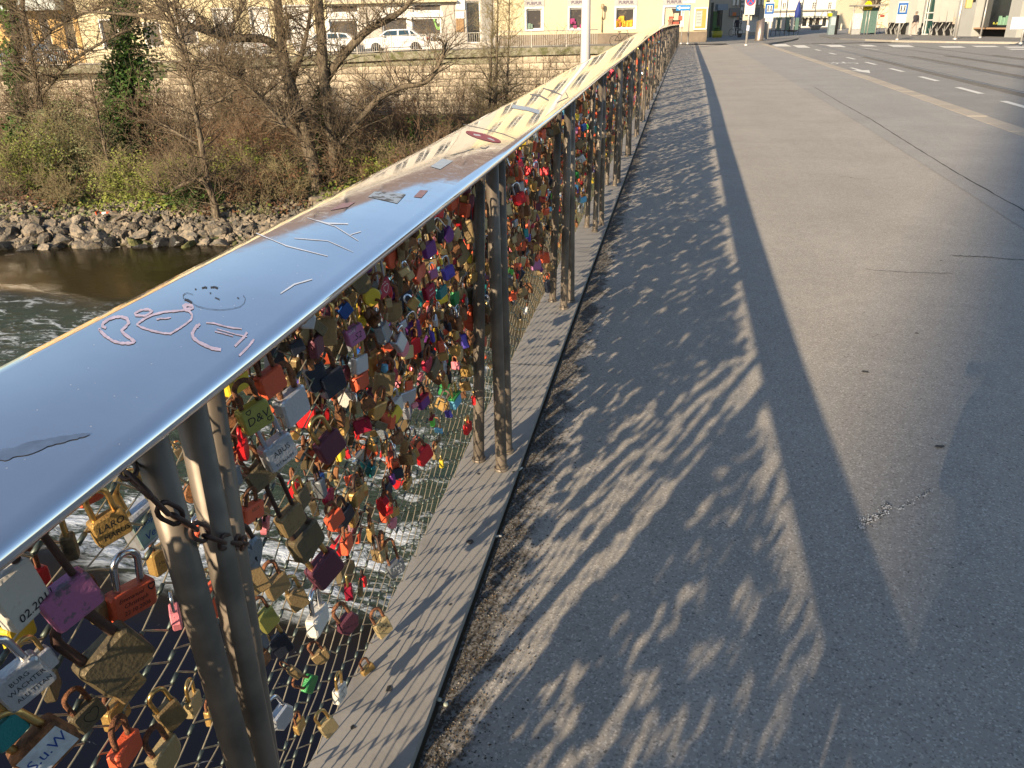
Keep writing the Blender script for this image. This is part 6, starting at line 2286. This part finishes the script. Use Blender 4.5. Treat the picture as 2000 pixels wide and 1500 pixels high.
BLUE = mat('sign_blue', (.02, .13, .42), .4)
REDS = mat('sign_red', (.62, .03, .03), .4)
SIGNW = mat('sign_white', (.75, .73, .68), .45)
# no stopping sign
ns, d = pole_thing('no_stopping_sign', 'no stopping sign on a white plate with text panel, on the pavement end', 1457, 89, (1466, -30), .075, 'road sign')
k_ = 1 / (1712 / d)
cz = at(1464, 2, d).z
plate(ns, 'sign_plate', .0, cz - .18, 20 * k_, 1.15, SIGNW)
disc(ns, 'red_ring', 0, cz + .02, .29, REDS, -.106)
disc(ns, 'blue_disc', 0, cz + .02, .23, BLUE, -.108)
for s in (1, -1):
    m = MB()
    m.add([(x, -.110, cz + .02 + z) for x, z in ((-.17, -.13 * s), (-.13, -.17 * s), (.17, .13 * s), (.13, .17 * s))], [(0, 1, 2, 3) if s > 0 else (3, 2, 1, 0)])
    m.build('red_bar', REDS, ns)
for i in range(3):
    m = MB(); m.box(-.24, .24 - .1 * (i % 2), -.105, -.103, cz - .36 - .1 * i, cz - .345 - .1 * i); m.build('text_line', mat('sign_text', (.3, .2, .2), .6), ns)
plate(ns, 'back_plate', -.05, cz - .9, .55, .34, mat('plate_back', (.62, .56, .42), .5), y=.1)
plate(ns, 'pole_sticker', 0, cz - 1.5, .17, .3, mat('sticker_pale', (.62, .66, .8), .5), y=-.08)

CR = [(1496, 78.5, 1502, 'pedestrian crossing style blue sign with two figures beside the steel column', 21, -8), (1752, 78, 1763, 'blue sign with two figures in front of the finned building', 23, -8)]
for (px, py, pxt, lab, wpx, top) in CR:
    r_, d = pole_thing('pedestrian_sign', lab, px, py, (pxt, 10), .07, 'road sign', group='blue signs with two walking figures')
    s = at(pxt, 17, d).z; w = wpx / (1712 / d) * .86
    plate(r_, 'sign_plate', 0, s - .22, w, 1.32, SIGNW)
    plate(r_, 'blue_field', 0, s, w * .94, w * 1.02, BLUE, y=-.106)
    plate(r_, 'white_field', 0, s, w * .60, w * .66, SIGNW, y=-.122)
    for sx in (-.13, .11):
        m = MB()
        x = sx * w / .75
        m.lathe([(0, .05), (.03, .04), (.04, 0), (.03, -.04), (0, -.05)], 8, c=(x, -.14, s + .15))
        m.box(x - .035, x + .035, -.142, -.136, s - .03, s + .1)
        m.tube([(x - .01, -.139, s - .02), (x - .07, -.139, s - .18)], .022, 4)
        m.tube([(x + .01, -.139, s - .02), (x + .06, -.139, s - .18)], .022, 4)
        m.build('figure', DARK, r_)
    text_obj('> <', .16, mat('sign_text', (.3, .2, .2), .6) if px > 1600 else DARK, r_, (0, -.104, s - .66), (PI / 2, 0, 0), 'lettering')

# steel column beside the left blue sign
col_ = empty('steel_column', tuple(onz(1482, 79.5, 0)), TOWN_ROT, label='thick bronze and steel advertising column with a slanted top', cat='column')
m = MB()
n = 20
R_ = .30
vs = [(R_ * math.cos(2 * PI * k / n), R_ * math.sin(2 * PI * k / n), 0) for k in range(n)] + [(R_ * math.cos(2 * PI * k / n), R_ * math.sin(2 * PI * k / n), 1.42 + .12 * math.cos(2 * PI * k / n)) for k in range(n)]
m.add(vs, [(k, (k + 1) % n, (k + 1) % n + n, k + n) for k in range(n)] + [tuple(range(n, 2 * n))], 0, True)
m.build('column_shaft', mat('brushed_bronze', (.42, .34, .29), .35, .8, var=.1), col_)
m = MB(); m.lathe([(R_ + .02, 0), (R_ + .02, .06)], 20); m.build('column_foot', STEEL, col_)

# blue arrow sign and its poles at the bridge end
ar, d = pole_thing('one_way_sign', 'blue one-way arrow sign pointing left on a pole at the end of the railing', 1343, 86, (1346, -30), .055, 'road sign')
s = at(1330, 15.5, d).z
pb = MB(); w_ = 26 / (1712 / d)
pb.bevel_box(-w_ - .05, .02, -.10, -.07, s - .17, s + .17, .01); pb.build('blue_board', mat('arrow_blue', (.03, .25, .60), .4), ar)
m = MB()
xL = -w_
m.add([(xL + x, -.104, s + z) for x, z in ((0, 0), (.22, .13), (.22, .055), (w_ - .06, .055), (w_ - .06, -.055), (.22, -.055), (.22, -.13))], [tuple(reversed(range(7)))])
m.build('white_arrow', SIGNW, ar)
text_obj('EINBAHN', .10, mat('arrow_blue', (.03, .25, .60), .4), ar, (xL + .5, -.108, s), (PI / 2, 0, 0), 'lettering')
plate(ar, 'yellow_white_board', -.1, s + .75, .85, .95, SIGNW, y=-.09)
text_obj('ZH', .5, mat('board_grey', (.45, .42, .30), .6), ar, (-.2, -.106, s + .6), (PI / 2, 0, 0), 'lettering')
pole_thing('thin_post', 'thin grey post just left of the one-way sign pole', 1330, 86, (1333, 20), .035, 'post')
pole_thing('grey_post', 'thin grey pole in front of the third shop window of the yellow shop', 1237, 84, (1239, -10), .06, 'post', z=-.1)

# tall white mast beyond the railing
mb = onz(1143, 118, .0)
mast = empty('white_mast', tuple(T(*ud(at(1143, 116, 40))[:2], -5)), label='thick tall white mast standing just beyond the handrail', cat='mast')
m = MB(); m.tube([(0, 0, -1), (0, 0, 5), (0, 0, 14)], [.235, .225, .15], 20); m.build('mast_pole', mat('mast_white', (.62, .58, .56), .4, .1, var=.05, scale=1), mast)
m = MB(); m.lathe([(.30, 4.4), (.30, 4.55), (.24, 4.6)], 20); m.build('mast_collar', POLE, mast)
# signs before the yellow house: two round signs on posts seen edge-on
for i, (px, lab) in enumerate(((947, 'road sign seen from behind on a post between the stone shop and yellow shop'), (990, 'small round red sign beside the thin saplings in front of the yellow shop'))):
    r_, d = pole_thing('street_sign', lab, px, 88, (px, 2), .04, 'road sign', z=-.25)
    s = at(px, 10 if i == 0 else 20, d).z
    disc(r_, 'sign_disc', 0, s, .3 if i == 0 else .2, mat('old_red_sign', (.30, .10, .08), .5), -.06)
    if i == 0:
        plate(r_, 'lower_plate', 0, s - .65, .3, .5, GREYP, y=-.06)
# lamp-like double post on the yellow wall and its shadow source
wl_ = empty('wall_lantern', tuple(T(pu(1176, 20), DB, 0)), TOWN_ROT, label='slim dark wall lamp on the yellow shop wall between second and third windows', cat='lamp')
m = MB(); z = pz(1176, 12); m.lathe([(0, .16), (.1, .14), (.13, 0), (.1, -.2), (0, -.22)], 10, c=(0, -.35, z)); m.build('lantern', mat('lantern_brown', (.35, .26, .16), .5), wl_)
m = MB(); m.tube([(0, -.35, z - .2), (0, -.35, z - .7), (0, -.06, z - .9)], .04, 6); m.tube([(0, -.09, z - .7), (0, -.09, .8)], .045, 6); m.build('bracket', mat('lantern_brown', (.35, .26, .16), .5), wl_)

# poles on the square and right-hand pavement
for (px, py, ptop, w, lab) in ((1865, 77, (1878, -20), .10, 'traffic light pole in front of the plain grey wall'), (1914, 74, (1928, -10), .055, 'thin white pole before the dark shop window'), (1993, 86, (2003, 35), .05, 'short yellowish pole at the right edge of the photo'),
                               (1532, 64, (1540, -10), .07, 'flagpole nearest the left blue sign, in the square'), (1562, 60, (1570, -10), .08, 'flagpole in front of the blue parasol'), (1588, 58, (1592, -10), .06, 'flagpole in front of the white house shops'),
                               (1520, 65, (1524, 0), .05, 'thin pole right behind the left blue sign'), (1658, 68, (1662, 40), .10, 'short pale bollard left of the glass shelter'), (1642, 59, (1644, 46), .12, 'pale bollard behind the ticket totem')):
    r_, d = pole_thing('pole' if 'bollard' not in lab else 'bollard', lab, px, py, ptop, w, 'pole' if 'bollard' not in lab else 'bollard', z=0.0 if px > 1700 else -.11, mm=POLE if px > 1700 else mat('pale_pole', (.60, .54, .42), .5), group=SF)
    if px == 1865:
        s = at(1886, 5, d).z
        m = MB(); m.bevel_box(.25, .62, -.2, .1, s - .35, s + .6, .04); m.build('signal_head', mat('signal_yellow', (.66, .50, .20), .5), r_)
        m = MB(); m.tube([(0, 0, s - .2), (.3, 0, s - .2)], .03, 6); m.build('bracket', POLE, r_)
        m = MB(); m.lathe([(.12, 0), (.13, .25)], 10, c=(.75, 0, s)); m.build('hood', DARK, r_)
    if px == 1993:
        s = at(1990, 45, d).z
        plate(r_, 'route_plate', -.35, s, .9, .6, mat('plate_blue_white', (.55, .60, .68), .5))
        plate(r_, 'red_white_plate', .05, s + .75, .35, .75, REDS)

# shelter, ticket totem, stop sign
SHD = 92.0
sc = onz(1685, 67.5, 0)
shl = empty('tram_stop_shelter', tuple(sc), TOWN_ROT, label='glass tram stop shelter with thin steel posts beside the bare street tree', cat='shelter')
d = ud(sc)[1]
k_ = d / 1712
for x in (-24, -6, 8, 24):
    m = MB(); m.tube([(x * k_, 0, 0), (x * k_, 0, 2.3)], .05, 8); m.build('shelter_post', POLE, shl)
m = MB(); m.box(-26 * k_, 27 * k_, -.9, 1.0, 2.3, 2.42); m.build('shelter_roof', mat('shelter_roof_grey', (.30, .29, .26), .5), shl)
for x0, x1, mm in ((-23, -7, mat('shelter_poster', (.66, .66, .62), .5)), (-5, 7, mat('shelter_glass', (.12, .20, .18), .1)), (9, 23, mat('shelter_glass', (.12, .20, .18), .1))):
    m = MB(); m.box(x0 * k_, x1 * k_, -.02, .02, .45 if x0 == -23 else .12, 1.75 if x0 == -23 else 2.2); m.build('glass_panel', mm, shl)
m = MB(); m.box(-24 * k_, -6 * k_, -.03, .03, .02, .42); m.build('lower_panel', GREYP, shl)
m = MB(); m.box(8 * k_, 22 * k_, .2, .55, .42, .48); m.build('shelter_bench', BLACKM, shl)
st_ = empty('stop_sign_board', tuple(sc + Vector((0, 0, 0))), TOWN_ROT, label='yellow rounded tram stop sign above the shelter roof', cat='stop sign')
m = MB(); s = at(1687, 13, d).z
pts = [(-.38, -.3), (.38, -.3), (.38, 0)] + [(.33 * math.cos(a), .08 + .38 * math.sin(a)) for a in [PI * k / 8 for k in range(9)]] + [(-.38, 0)]
m.prism([(x + .1, z + s) for x, z in pts], -.06, .0); m.build('yellow_board', mat('stop_yellow', (.80, .62, .01), .4), st_)
disc(st_, 'green_ring', .1, s + .03, .2, mat('stop_green', (.25, .35, .02), .5), -.064, r0=.15)
m = MB(); m.tube([(.1, -.02, 0), (.1, -.02, s - .3)], .035, 8); m.build('sign_pole', POLE, st_)
tt = empty('ticket_totem', tuple(onz(1623, 70, -.1)), TOWN_ROT, label='tall grey glass ticket totem with yellow box, casting a shadow on the square', cat='ticket machine')
d = ud(onz(1623, 70, -.1))[1]; k_ = d / 1712
m = MB(); m.bevel_box(-7 * k_, 5 * k_, -.2, .3, 0, 1.95, .05); m.build('totem_body', mat('totem_glass', (.30, .38, .40), .2, .2), tt)
m = MB(); m.bevel_box(6 * k_, 11 * k_, -.1, .4, 0, 1.75, .03); m.build('totem_back', BLACKM, tt)
m = MB(); m.bevel_box(-11 * k_, -4 * k_, -.25, .2, 1.62, 1.92, .05); m.build('yellow_box', mat('totem_yellow', (.55, .55, .02), .4), tt)
m = MB(); m.bevel_box(-3.9 * k_, 5 * k_, -.26, .25, 1.7, 2.08, .04); m.build('totem_cap', mat('totem_cap_grey', (.10, .13, .13), .4), tt)
m = MB(); m.box(-5 * k_, 4 * k_, -.215, -.201, .9, 1.55); m.build('totem_screen', mat('totem_pale', (.48, .55, .58), .3), tt)
# vertical shop banner and parasol
bn = empty('shop_banner', tuple(onz(1444, 73, -.05)), TOWN_ROT, label='tall narrow white banner with dark letters read from top to bottom before the grey house', cat='banner')
d = ud(onz(1444, 73, -.05))[1]; k_ = d / 1712
m = MB(); m.box(-2.6 * k_, 2.6 * k_, -.05, .05, .35, 3.1); m.build('banner_board', mat('banner_pale', (.55, .57, .58), .5), bn)
m = MB(); m.box(-3.6 * k_, 3.6 * k_, -.06, .06, 0, .34); m.box(-3.6 * k_, -2.7 * k_, -.06, .06, .34, 3.1); m.build('banner_frame', BLACKM, bn)
for i, ch in enumerate('BERGER'):
    text_obj(ch, .34, DARK, bn, (0, -.06, 2.1 - i * .29), (PI / 2, 0, 0), 'lettering', bold=.01)
for z in (2.85, 2.5):
    m = MB(); m.box(-2.4 * k_, 2.4 * k_, -.058, -.051, z, z + .2); m.build('banner_stripe', mat('banner_stripe', (.12, .16, .2), .5), bn)
pr = empty('closed_parasol', tuple(onz(1555, 50.5, -.1) * .55 + onz(1555, 54, -.1) * .45), TOWN_ROT, label='closed dark blue parasol in front of the white town house', cat='parasol')
pr.location = tuple(onz(1555, 54, -.1))
m = MB(); m.lathe([(.05, 0), (.05, 1.0)], 8); m.build('parasol_pole', POLE, pr)
m = MB(); m.lathe([(.30, .9), (.55, 1.2), (.50, 2.6), (.25, 3.6), (.0, 4.4)], 10); m.build('parasol_cloth', mat('parasol_blue', (.01, .03, .20), .7), pr)
for i, (px, py, lab) in enumerate(((1546, 62, 'round stone planter bowl with red brown plants, left one in the square'), (1592, 58, 'low stone planter with a bare bush, right one in the square'))):
    pl = empty('stone_planter', tuple(onz(px, py, -.1)), label=lab, cat='planter', group='stone planters in the square')
    m = MB(); m.lathe([(0, 0), (.55, 0), (.6, .25), (1.0, .5), (1.0, .62), (.8, .6), (0, .55)], 18); m.build('planter_bowl', mat('planter_stone', (.42, .36, .30), .8), pl)
    m = MB()
    random.seed(50 + i)
    for _ in range(12):
        grow(m, Vector((random.gauss(0, .3), random.gauss(0, .3), .5)), Vector((random.gauss(0, .5), random.gauss(0, .5), 1)), 1.1, .02, 2, 3, (4, 4), 0, .3, .6, 0, .008)
    m.build('bush', TWIGR, pl)
# bare street tree by the shelter
random.seed(61)
tp = onz(1704, 66, 0); d = ud(tp)[1]
tree_from('bare_tree', 'bare street tree behind the tram stop shelter', [[(1704, 66, 8, d), (1704, 40, 8), (1705, 12, 9), (1703, -10, 8)], [(1705, 15, 4, d), (1716, 4, 3), (1726, -12, 2)], [(1704, 12, 4, d), (1694, -4, 3), (1684, -20, 2)], [(1706, 8, 5, d), (1710, -20, 3)]], d, 40, 2.0, 'street trees', seed=62)
# bicycles leaning by the cream house: small
def bicycle(label, base, rz, colour):
    r_ = empty('bicycle', tuple(base), rz, label=label, cat='bicycle', group='parked bicycles')
    for x in (-.52, .52):
        m = MB(); m.tube([(x + .33 * math.cos(a), 0, .34 + .33 * math.sin(a)) for a in [2 * PI * k / 18 for k in range(19)]], .018, 5, caps=False); w = m.build('wheel', BLACKM, r_)
        m = MB()
        for k in range(8):
            a = 2 * PI * k / 8
            m.tube([(x, 0, .34), (x + .32 * math.cos(a), 0, .34 + .32 * math.sin(a))], .003, 3, caps=False)
        m.build('spokes', POLE, w)
    m = MB()
    for a, b in (((-.52, .34), (-.05, .34)), ((-.05, .34), (-.2, .85)), ((-.2, .78), (.35, .78)), ((-.05, .34), (.35, .75)), ((-.52, .34), (-.2, .78)), ((.52, .34), (.35, .95))):
        m.tube([(a[0], 0, a[1]), (b[0], 0, b[1])], .018, 5)
    m.build('bicycle_frame', colour, r_)
    m = MB(); m.bevel_box(-.32, -.08, -.06, .06, .86, .92, .02); m.build('saddle', BLACKM, r_)
    m = MB(); m.tube([(.30, -.25, .98), (.35, 0, .95), (.30, .25, .98)], .014, 5); m.build('handlebar', BLACKM, r_)
    return r_


bicycle('yellow bicycle parked between the street tree and the finned building', onz(1712, 66, 0), TOWN_ROT + .2, mat('bike_yellow', (.55, .45, .1), .4))
bicycle('dark bicycle leaning on the riverside fence under the third shop window', T(ud(at(1215, 80, 59.4))[0], 59.4, -.03), TOWN_ROT, BLACKM)
bicycle('bicycle with pale bag standing left of the steel column', onz(1436, 71.5, 0), TOWN_ROT + .5, POLE)
# cafe railings and chairs left of the flagpoles
cf = empty('cafe_fence', tuple(onz(1505, 70, -.1)), TOWN_ROT, label='dark cafe railing with glass screens right of the left blue sign', cat='railing')
for k in range(7):
    m = MB(); m.tube([(k * .45, 0, 0), (k * .45, 0, 1.7)], .025, 6); m.build('cafe_post', BLACKM, cf)
for k in range(6):
    m = MB(); m.box(k * .45 + .05, k * .45 + .40, -.01, .01, .5, 1.6); m.build('screen', mat('shelter_glass', (.12, .20, .18), .1) if k % 2 else GREYP, cf)
m = MB(); m.box(0, 2.7, -.03, .03, .42, .48); m.build('cafe_bar', BLACKM, cf)
ys_s = empty('yellow_sign', tuple(onz(1493, 77, 0)), TOWN_ROT, label='yellow framed bracket sign above the left blue sign', cat='sign')
d = ud(onz(1493, 77, 0))[1]
m = MB()
s0, s1 = at(1500, 16, d).z, at(1500, -16, d).z
a, b = -.15, .95
m.box(a, b, .5, .6, s0, s0 + .2); m.box(a, a + .15, .5, .6, s0, s1); m.box(b - .35, b, .5, .6, s0 - .05, s1); m.box(a, b, .5, .6, (s0 + s1) / 2, (s0 + s1) / 2 + .15)
m.build('yellow_frame', mat('frame_yellow', (.70, .60, .22), .5), ys_s)
m = MB(); m.tube([(.4, .55, 0), (.4, .55, s0)], .04, 6); m.build('post', POLE, ys_s)


# ================================================================== cars behind the fence
def car(label, u, d, z, heading, paint, estate=True):
    r_ = empty('parked_car', tuple(T(u, d, z)), TOWN_ROT + heading, label=label, cat='car', group='cars parked behind the riverside fence')
    prof = [(-2.15, .35), (-2.18, .7), (-2.05, .95), (-1.3, 1.02), (-.65, 1.42), (.9, 1.46), (1.75 if estate else 1.3, 1.36), (2.12, .98), (2.2, .7), (2.15, .35)]
    low = [(-2.12, .30), (-2.2, .72), (-2.08, .90), (-1.25, 1.0), (2.1, 1.0), (2.2, .72), (2.12, .30)]
    m = MB()

    def body(m, pts, hw, inset):
        n = len(pts)
        vs = [(x, -hw + inset, z_) for x, z_ in pts] + [(x, -hw, z_ * .98) for x, z_ in [(p[0] * .985, p[1]) for p in pts]] + [(x, hw, z_ * .98) for x, z_ in [(p[0] * .985, p[1]) for p in pts]] + [(x, hw - inset, z_) for x, z_ in pts]
        fs = [tuple(range(n)), tuple(reversed(range(3 * n, 4 * n)))]
        for k in range(3):
            fs += [(k * n + i, (k + 1) * n + i, (k + 1) * n + (i + 1) % n, k * n + (i + 1) % n) for i in range(n)]
        m.add(vs, fs, 0, False)
    body(m, low, .88, -.0)
    m.build('body', paint, r_)
    cab = [(-1.2, 1.0), (-.62, 1.40), (-.3, 1.46), (.95, 1.47), (1.6 if estate else 1.2, 1.38), (2.0 if estate else 1.8, 1.0)]
    m = MB()
    n = len(cab)
    vs = [(x, -.86 + (z_ - 1) * .38, z_) for x, z_ in cab] + [(x, .86 - (z_ - 1) * .38, z_) for x, z_ in cab]
    m.add(vs, [tuple(range(n)), tuple(reversed(range(n, 2 * n)))] + [(i, i + n, (i + 1) % n + n, (i + 1) % n) for i in range(n)])
    m.build('cabin', paint, r_)
    GL = mat('car_glass', (.03, .06, .08), .06, spec=.8)
    for sgn in (-1, 1):
        for pts in ([(-1.0, 1.04), (-.55, 1.36), (.15, 1.40), (.15, 1.04)], [(.25, 1.04), (.25, 1.40), (.9, 1.40), (1.0, 1.04)], [(1.1, 1.04), (1.0, 1.40), (1.5 if estate else 1.15, 1.34), (1.75 if estate else 1.5, 1.04)]):
            m = MB(); m.add([(x, sgn * (.864 - (z_ - 1) * .38), z_) for x, z_ in pts], [(0, 1, 2, 3) if sgn > 0 else (3, 2, 1, 0)]); m.build('side_window', GL, r_)
    m = MB(); m.add([(-1.205, -.72, 1.03), (-1.205, .72, 1.03), (-.64, .62, 1.385), (-.64, -.62, 1.385)], [(0, 1, 2, 3)]); m.build('windscreen', GL, r_)
    for x in (-1.35, 1.35):
        for y in (-.86, .86):
            m = MB(); m.lathe([(0, -.11), (.22, -.11), (.33, -.10), (.34, -.05), (.34, .05), (.33, .10), (.22, .11), (0, .11)], 20)
            w = m.build('wheel', mat('tyre_rubber', (.02, .02, .02), .8), r_, (x, y, .33), (PI / 2, 0, 0))
            m = MB()
            for k in range(5):
                a = 2 * PI * k / 5
                m.add([(.03 * math.cos(a + 1.5), .03 * math.sin(a + 1.5), 0), (.2 * math.cos(a + .16), .2 * math.sin(a + .16), 0), (.2 * math.cos(a - .16), .2 * math.sin(a - .16), 0), (.03 * math.cos(a - 1.5), .03 * math.sin(a - 1.5), 0)], [(0, 1, 2, 3), (3, 2, 1, 0)])
            sg = 1 if y < 0 else -1
            link_mesh('rim', m.mesh('rim', mat('alloy', (.55, .56, .58), .3, .8)), w, (0, 0, .114 * sg))
    for y in (-.68, .68):
        m = MB(); m.bevel_box(-2.2, -2.08, y - .16, y + .16, .66, .8, .02); m.build('headlight', mat('lamp_clear', (.6, .62, .65), .15), r_)
        m = MB(); m.bevel_box(2.08, 2.21, y - .14, y + .16, .72, .95, .02); m.build('tail_light', mat('lamp_red', (.45, .03, .03), .3), r_)
    for sgn in (-1, 1):
        m = MB(); m.bevel_box(-.85, -.68, sgn * .97 - .07, sgn * .97 + .07, 1.0, 1.12, .02); m.build('wing_mirror', paint, r_)
    return r_


WCAR = mat('car_white', (.74, .75, .76), .25, .0, var=.02, coat=.8)
BCAR = mat('car_blue', (.02, .07, .16), .3, .3, var=.02, coat=.8)
DCAR = 60.2
car('white estate car parked behind the fence between the two bare trees', pu(462, 100, DCAR), DCAR, street_z(-18) - .02, 0, WCAR, True)
car('white hatchback car parked behind the fence right of the largest tree', pu(776, 95, DCAR), DCAR, street_z(-8) - .02, 0, WCAR, False)
car('blue car parked behind the fence at the far left', pu(60, 110, DCAR), DCAR, street_z(-33) - .02, 0, BCAR, True)
car('white car partly behind the fork of the largest bare tree', pu(640, 98, DCAR + 2), DCAR + 2, street_z(-13) - .02, 0, WCAR, True)


# ================================================================== people
def skin_body(name, edges_pts, mat_, parent, lvl=2):
    """edges_pts: list of chains [(x,y,z,r), ...]; chains start at an index of an earlier joint"""
    import bmesh
    me = bpy.data.meshes.new(name)
    verts, radii, edges = [], [], []
    names = {}
    for chain in edges_pts:
        prev = None
        for it in chain:
            if isinstance(it, str):
                prev = names[it]; continue
            if len(it) == 5:
                names[it[4]] = len(verts)
            verts.append(it[:3]); radii.append(it[3])
            if prev is not None:
                edges.append((prev, len(verts) - 1))
            prev = len(verts) - 1
    me.from_pydata(verts, edges, [])
    o = bpy.data.objects.new(name, me)
    COL.objects.link(o)
    md = o.modifiers.new('skin', 'SKIN')
    md.use_smooth_shade = True
    for i, sv in enumerate(me.skin_vertices[0].data):
        r = radii[i]
        sv.radius = (r, r) if not hasattr(r, '__len__') else r
    me.skin_vertices[0].data[0].use_root = True
    sb = o.modifiers.new('sub', 'SUBSURF'); sb.levels = lvl; sb.render_levels = lvl
    dg = bpy.context.evaluated_depsgraph_get()
    em = bpy.data.meshes.new_from_object(o.evaluated_get(dg))
    bpy.data.objects.remove(o)
    em.materials.clear(); em.materials.append(mat_)
    for p in em.polygons:
        p.use_smooth = True
    return link_mesh(name, em, parent)


SKINM = mat('skin', (.50, .30, .21), .6, var=.05)
HAIR = mat('grey_hair', (.20, .17, .14), .8)
HAIRD = mat('dark_hair', (.04, .03, .025), .8)


def person(label, loc, rz, jacket, trousers, shoes, hair, pose='walk', h=1.76, group=None):
    r_ = empty('person', tuple(loc), rz, label=label, cat='person', group=group)
    s = h / 1.76
    fw = 1 if pose == 'walk' else 0
    hip = .94
    L1 = [(-.10, .0, hip), (-.11, .16 * fw, .50), (-.11, .12 * fw, .09)]
    L2 = [(.10, .0, hip), (.11, -.06 * fw, .50), (.11, -.26 * fw, .11 + .03 * fw)]
    if pose == 'photo':
        L1 = [(-.10, 0, hip), (-.10, .02, .5), (-.10, 0, .09)]; L2 = [(.10, 0, hip), (.10, .02, .5), (.10, 0, .09)]
        armL = [(-.19, 0, 1.44, .055), (-.22, .06, 1.18, .045), (-.12, .16, 1.40, .035), (-.06, .185, 1.49, .03)]
        armR = [(.19, 0, 1.44, .055), (.22, .06, 1.18, .045), (.12, .16, 1.40, .035), (.06, .185, 1.49, .03)]
    else:
        armL = [(-.20, 0, 1.43, .058), (-.25, -.05 - .05 * fw, 1.15, .048), (-.20, .06, .93, .036)]
        armR = [(.20, 0, 1.43, .058), (.25, -.02, 1.15, .048), (.20, -.10, .93, .036)]
    # trousers
    if pose == 'photo':
        skin_body('shadow_coat', [[(0, 0, 1.02, (.24, .18), 'a'), (0, 0, .75, (.25, .17)), (0, 0, .42, (.27, .18))]], jacket, r_)  # coat added unseen, cut wide and closed to fill out the cast shadow
    skin_body('trousers', [[(0, 0, 1.0, (.16, .11), 'p'), (0, 0, .93, (.15, .11), 'h')], ['h', (*L1[0][:2], L1[0][2] - .08, .085), (*L1[1], .062), (*L1[2], .048)], ['h', (*L2[0][:2], L2[0][2] - .08, .085), (*L2[1], .062), (*L2[2], .048)]], trousers, r_)
    # head, neck, hands in one continuous figure under the clothes
    b = [[(0, 0, 1.0, .08, 'p'), (0, 0, 1.40, .07, 'c'), (0, 0, 1.50, .052), (0, .012, 1.57, .055), (0, .02, 1.64, .088, 'hd'), (0, .01, 1.71, .082), (0, 0, 1.745, .04)],
         ['hd', (0, .105, 1.635, .016)],
         ['hd', (-.088, .0, 1.645, .016)], ['hd', (.088, .0, 1.645, .016)],
         ['p', (*L1[0], .05), (*L1[1], .045), (*L1[2], .04)], ['p', (*L2[0], .05), (*L2[1], .045), (*L2[2], .04)]]
    for arm in (armL, armR):
        e = Vector(arm[-1][:3]); dv = (e - Vector(arm[-2][:3])).normalized()
        ch = ['c'] + [(a[0], a[1], a[2], a[3] * .75) for a in arm] + [(*(e + dv * .05), .030, 'w%s' % arm[0][0])]
        b.append(ch)
        side = dv.cross(Vector((0, 1, 0))).normalized() if pose != 'photo' else dv.cross(Vector((0, 0, 1))).normalized()
        for k, (off, ln) in enumerate(((-.026, .055), (-.009, .066), (.009, .062), (.026, .048))):
            q0 = e + dv * .075 + side * off
            q1 = q0 + dv * ln * .6 + Vector((0, .012, 0)); q2 = q1 + dv * ln * .3 + Vector((0, .022, 0))
            b.append(['w%s' % arm[0][0], (*q0, .0095), (*q1, .009), (*q2, .008)])
        q0 = e + dv * .03 + side * .035; b.append(['w%s' % arm[0][0], (*q0, .011), (*(q0 + dv * .035 + Vector((0, .02, 0))), .009)])
    skin_body('figure', b, SKINM, r_)
    # jacket
    skin_body('jacket', [[(0, 0, .93, (.20, .15) if pose == 'photo' else (.175, .13), 'b'), (0, 0, 1.12, (.20, .15) if pose == 'photo' else (.17, .125)), (0, 0, 1.33, (.215, .15) if pose == 'photo' else (.185, .13), 'c'), (0, 0, 1.44, (.14, .10)), (0, .005, 1.50, (.07, .07))], ['c', *[(a[0], a[1], a[2], a[3] * 1.25) for a in armL]], ['c', *[(a[0], a[1], a[2], a[3] * 1.25) for a in armR]]], jacket, r_)
    for L_ in (L1, L2):
        x, y, z = L_[2]
        skin_body('shoe', [[(x, y - .07, z - .035, (.04, .04)), (x, y + .04, z - .045, (.045, .035)), (x, y + .15, z - .06, (.042, .022))]], shoes, r_)
    m = MB()
    m.lathe([(.0, .10), (.055, .092), (.085, .06), (.097, .01), (.094, -.04), (.08, -.075)], 16, c=(0, -.012, 1.675))
    m.build('hair', hair, r_)
    for x in (-.032, .032):
        m = MB(); m.lathe([(0, .008), (.008, .004), (.009, 0), (0, -.008)], 8, c=(x, .098, 1.66)); m.build('eye', DARK, r_)
    m = MB(); m.tube([(-.022, .097, 1.598), (0, .104, 1.596), (.022, .097, 1.598)], .005, 5); m.build('mouth', mat('lips', (.35, .14, .11), .5), r_)
    r_.scale = (s, s, s)
    return r_


JK = mat('dark_jacket', (.045, .04, .05), .85, var=.15, scale=12)
TR = mat('pale_trousers', (.42, .35, .30), .85, var=.1)
JEANS = mat('dark_jeans', (.03, .035, .05), .85, var=.15)
SHO = mat('dark_shoes', (.03, .028, .027), .6)
SHW = mat('pale_shoes', (.5, .48, .45), .6)
wp = onz(1783, 70.2, 0)
person('man in dark jacket and pale trousers walking away towards the glazed door', wp, .55, JK, TR, SHW, HAIR, 'walk', 1.78)
sp_ = onz(1438, 71, 0)
person('person in black standing by the shop doors beside the bicycle', sp_, PI, JK, JEANS, SHO, HAIRD, 'stand', 1.68)
ph_ = person('photographer in a dark jacket holding a phone up with both hands beside the railing', Vector((.12, -.26, 0)), 0.35, JK, JEANS, SHO, HAIRD, 'photo', 1.74)
phn = empty('phone', (0.0, -.045, 1.545), label='black phone held up in both hands of the photographer', cat='phone')
m = MB(); m.bevel_box(-.075, .075, -.008, .0, -.036, .036, .004); m.build('phone_case', BLACKM, phn)
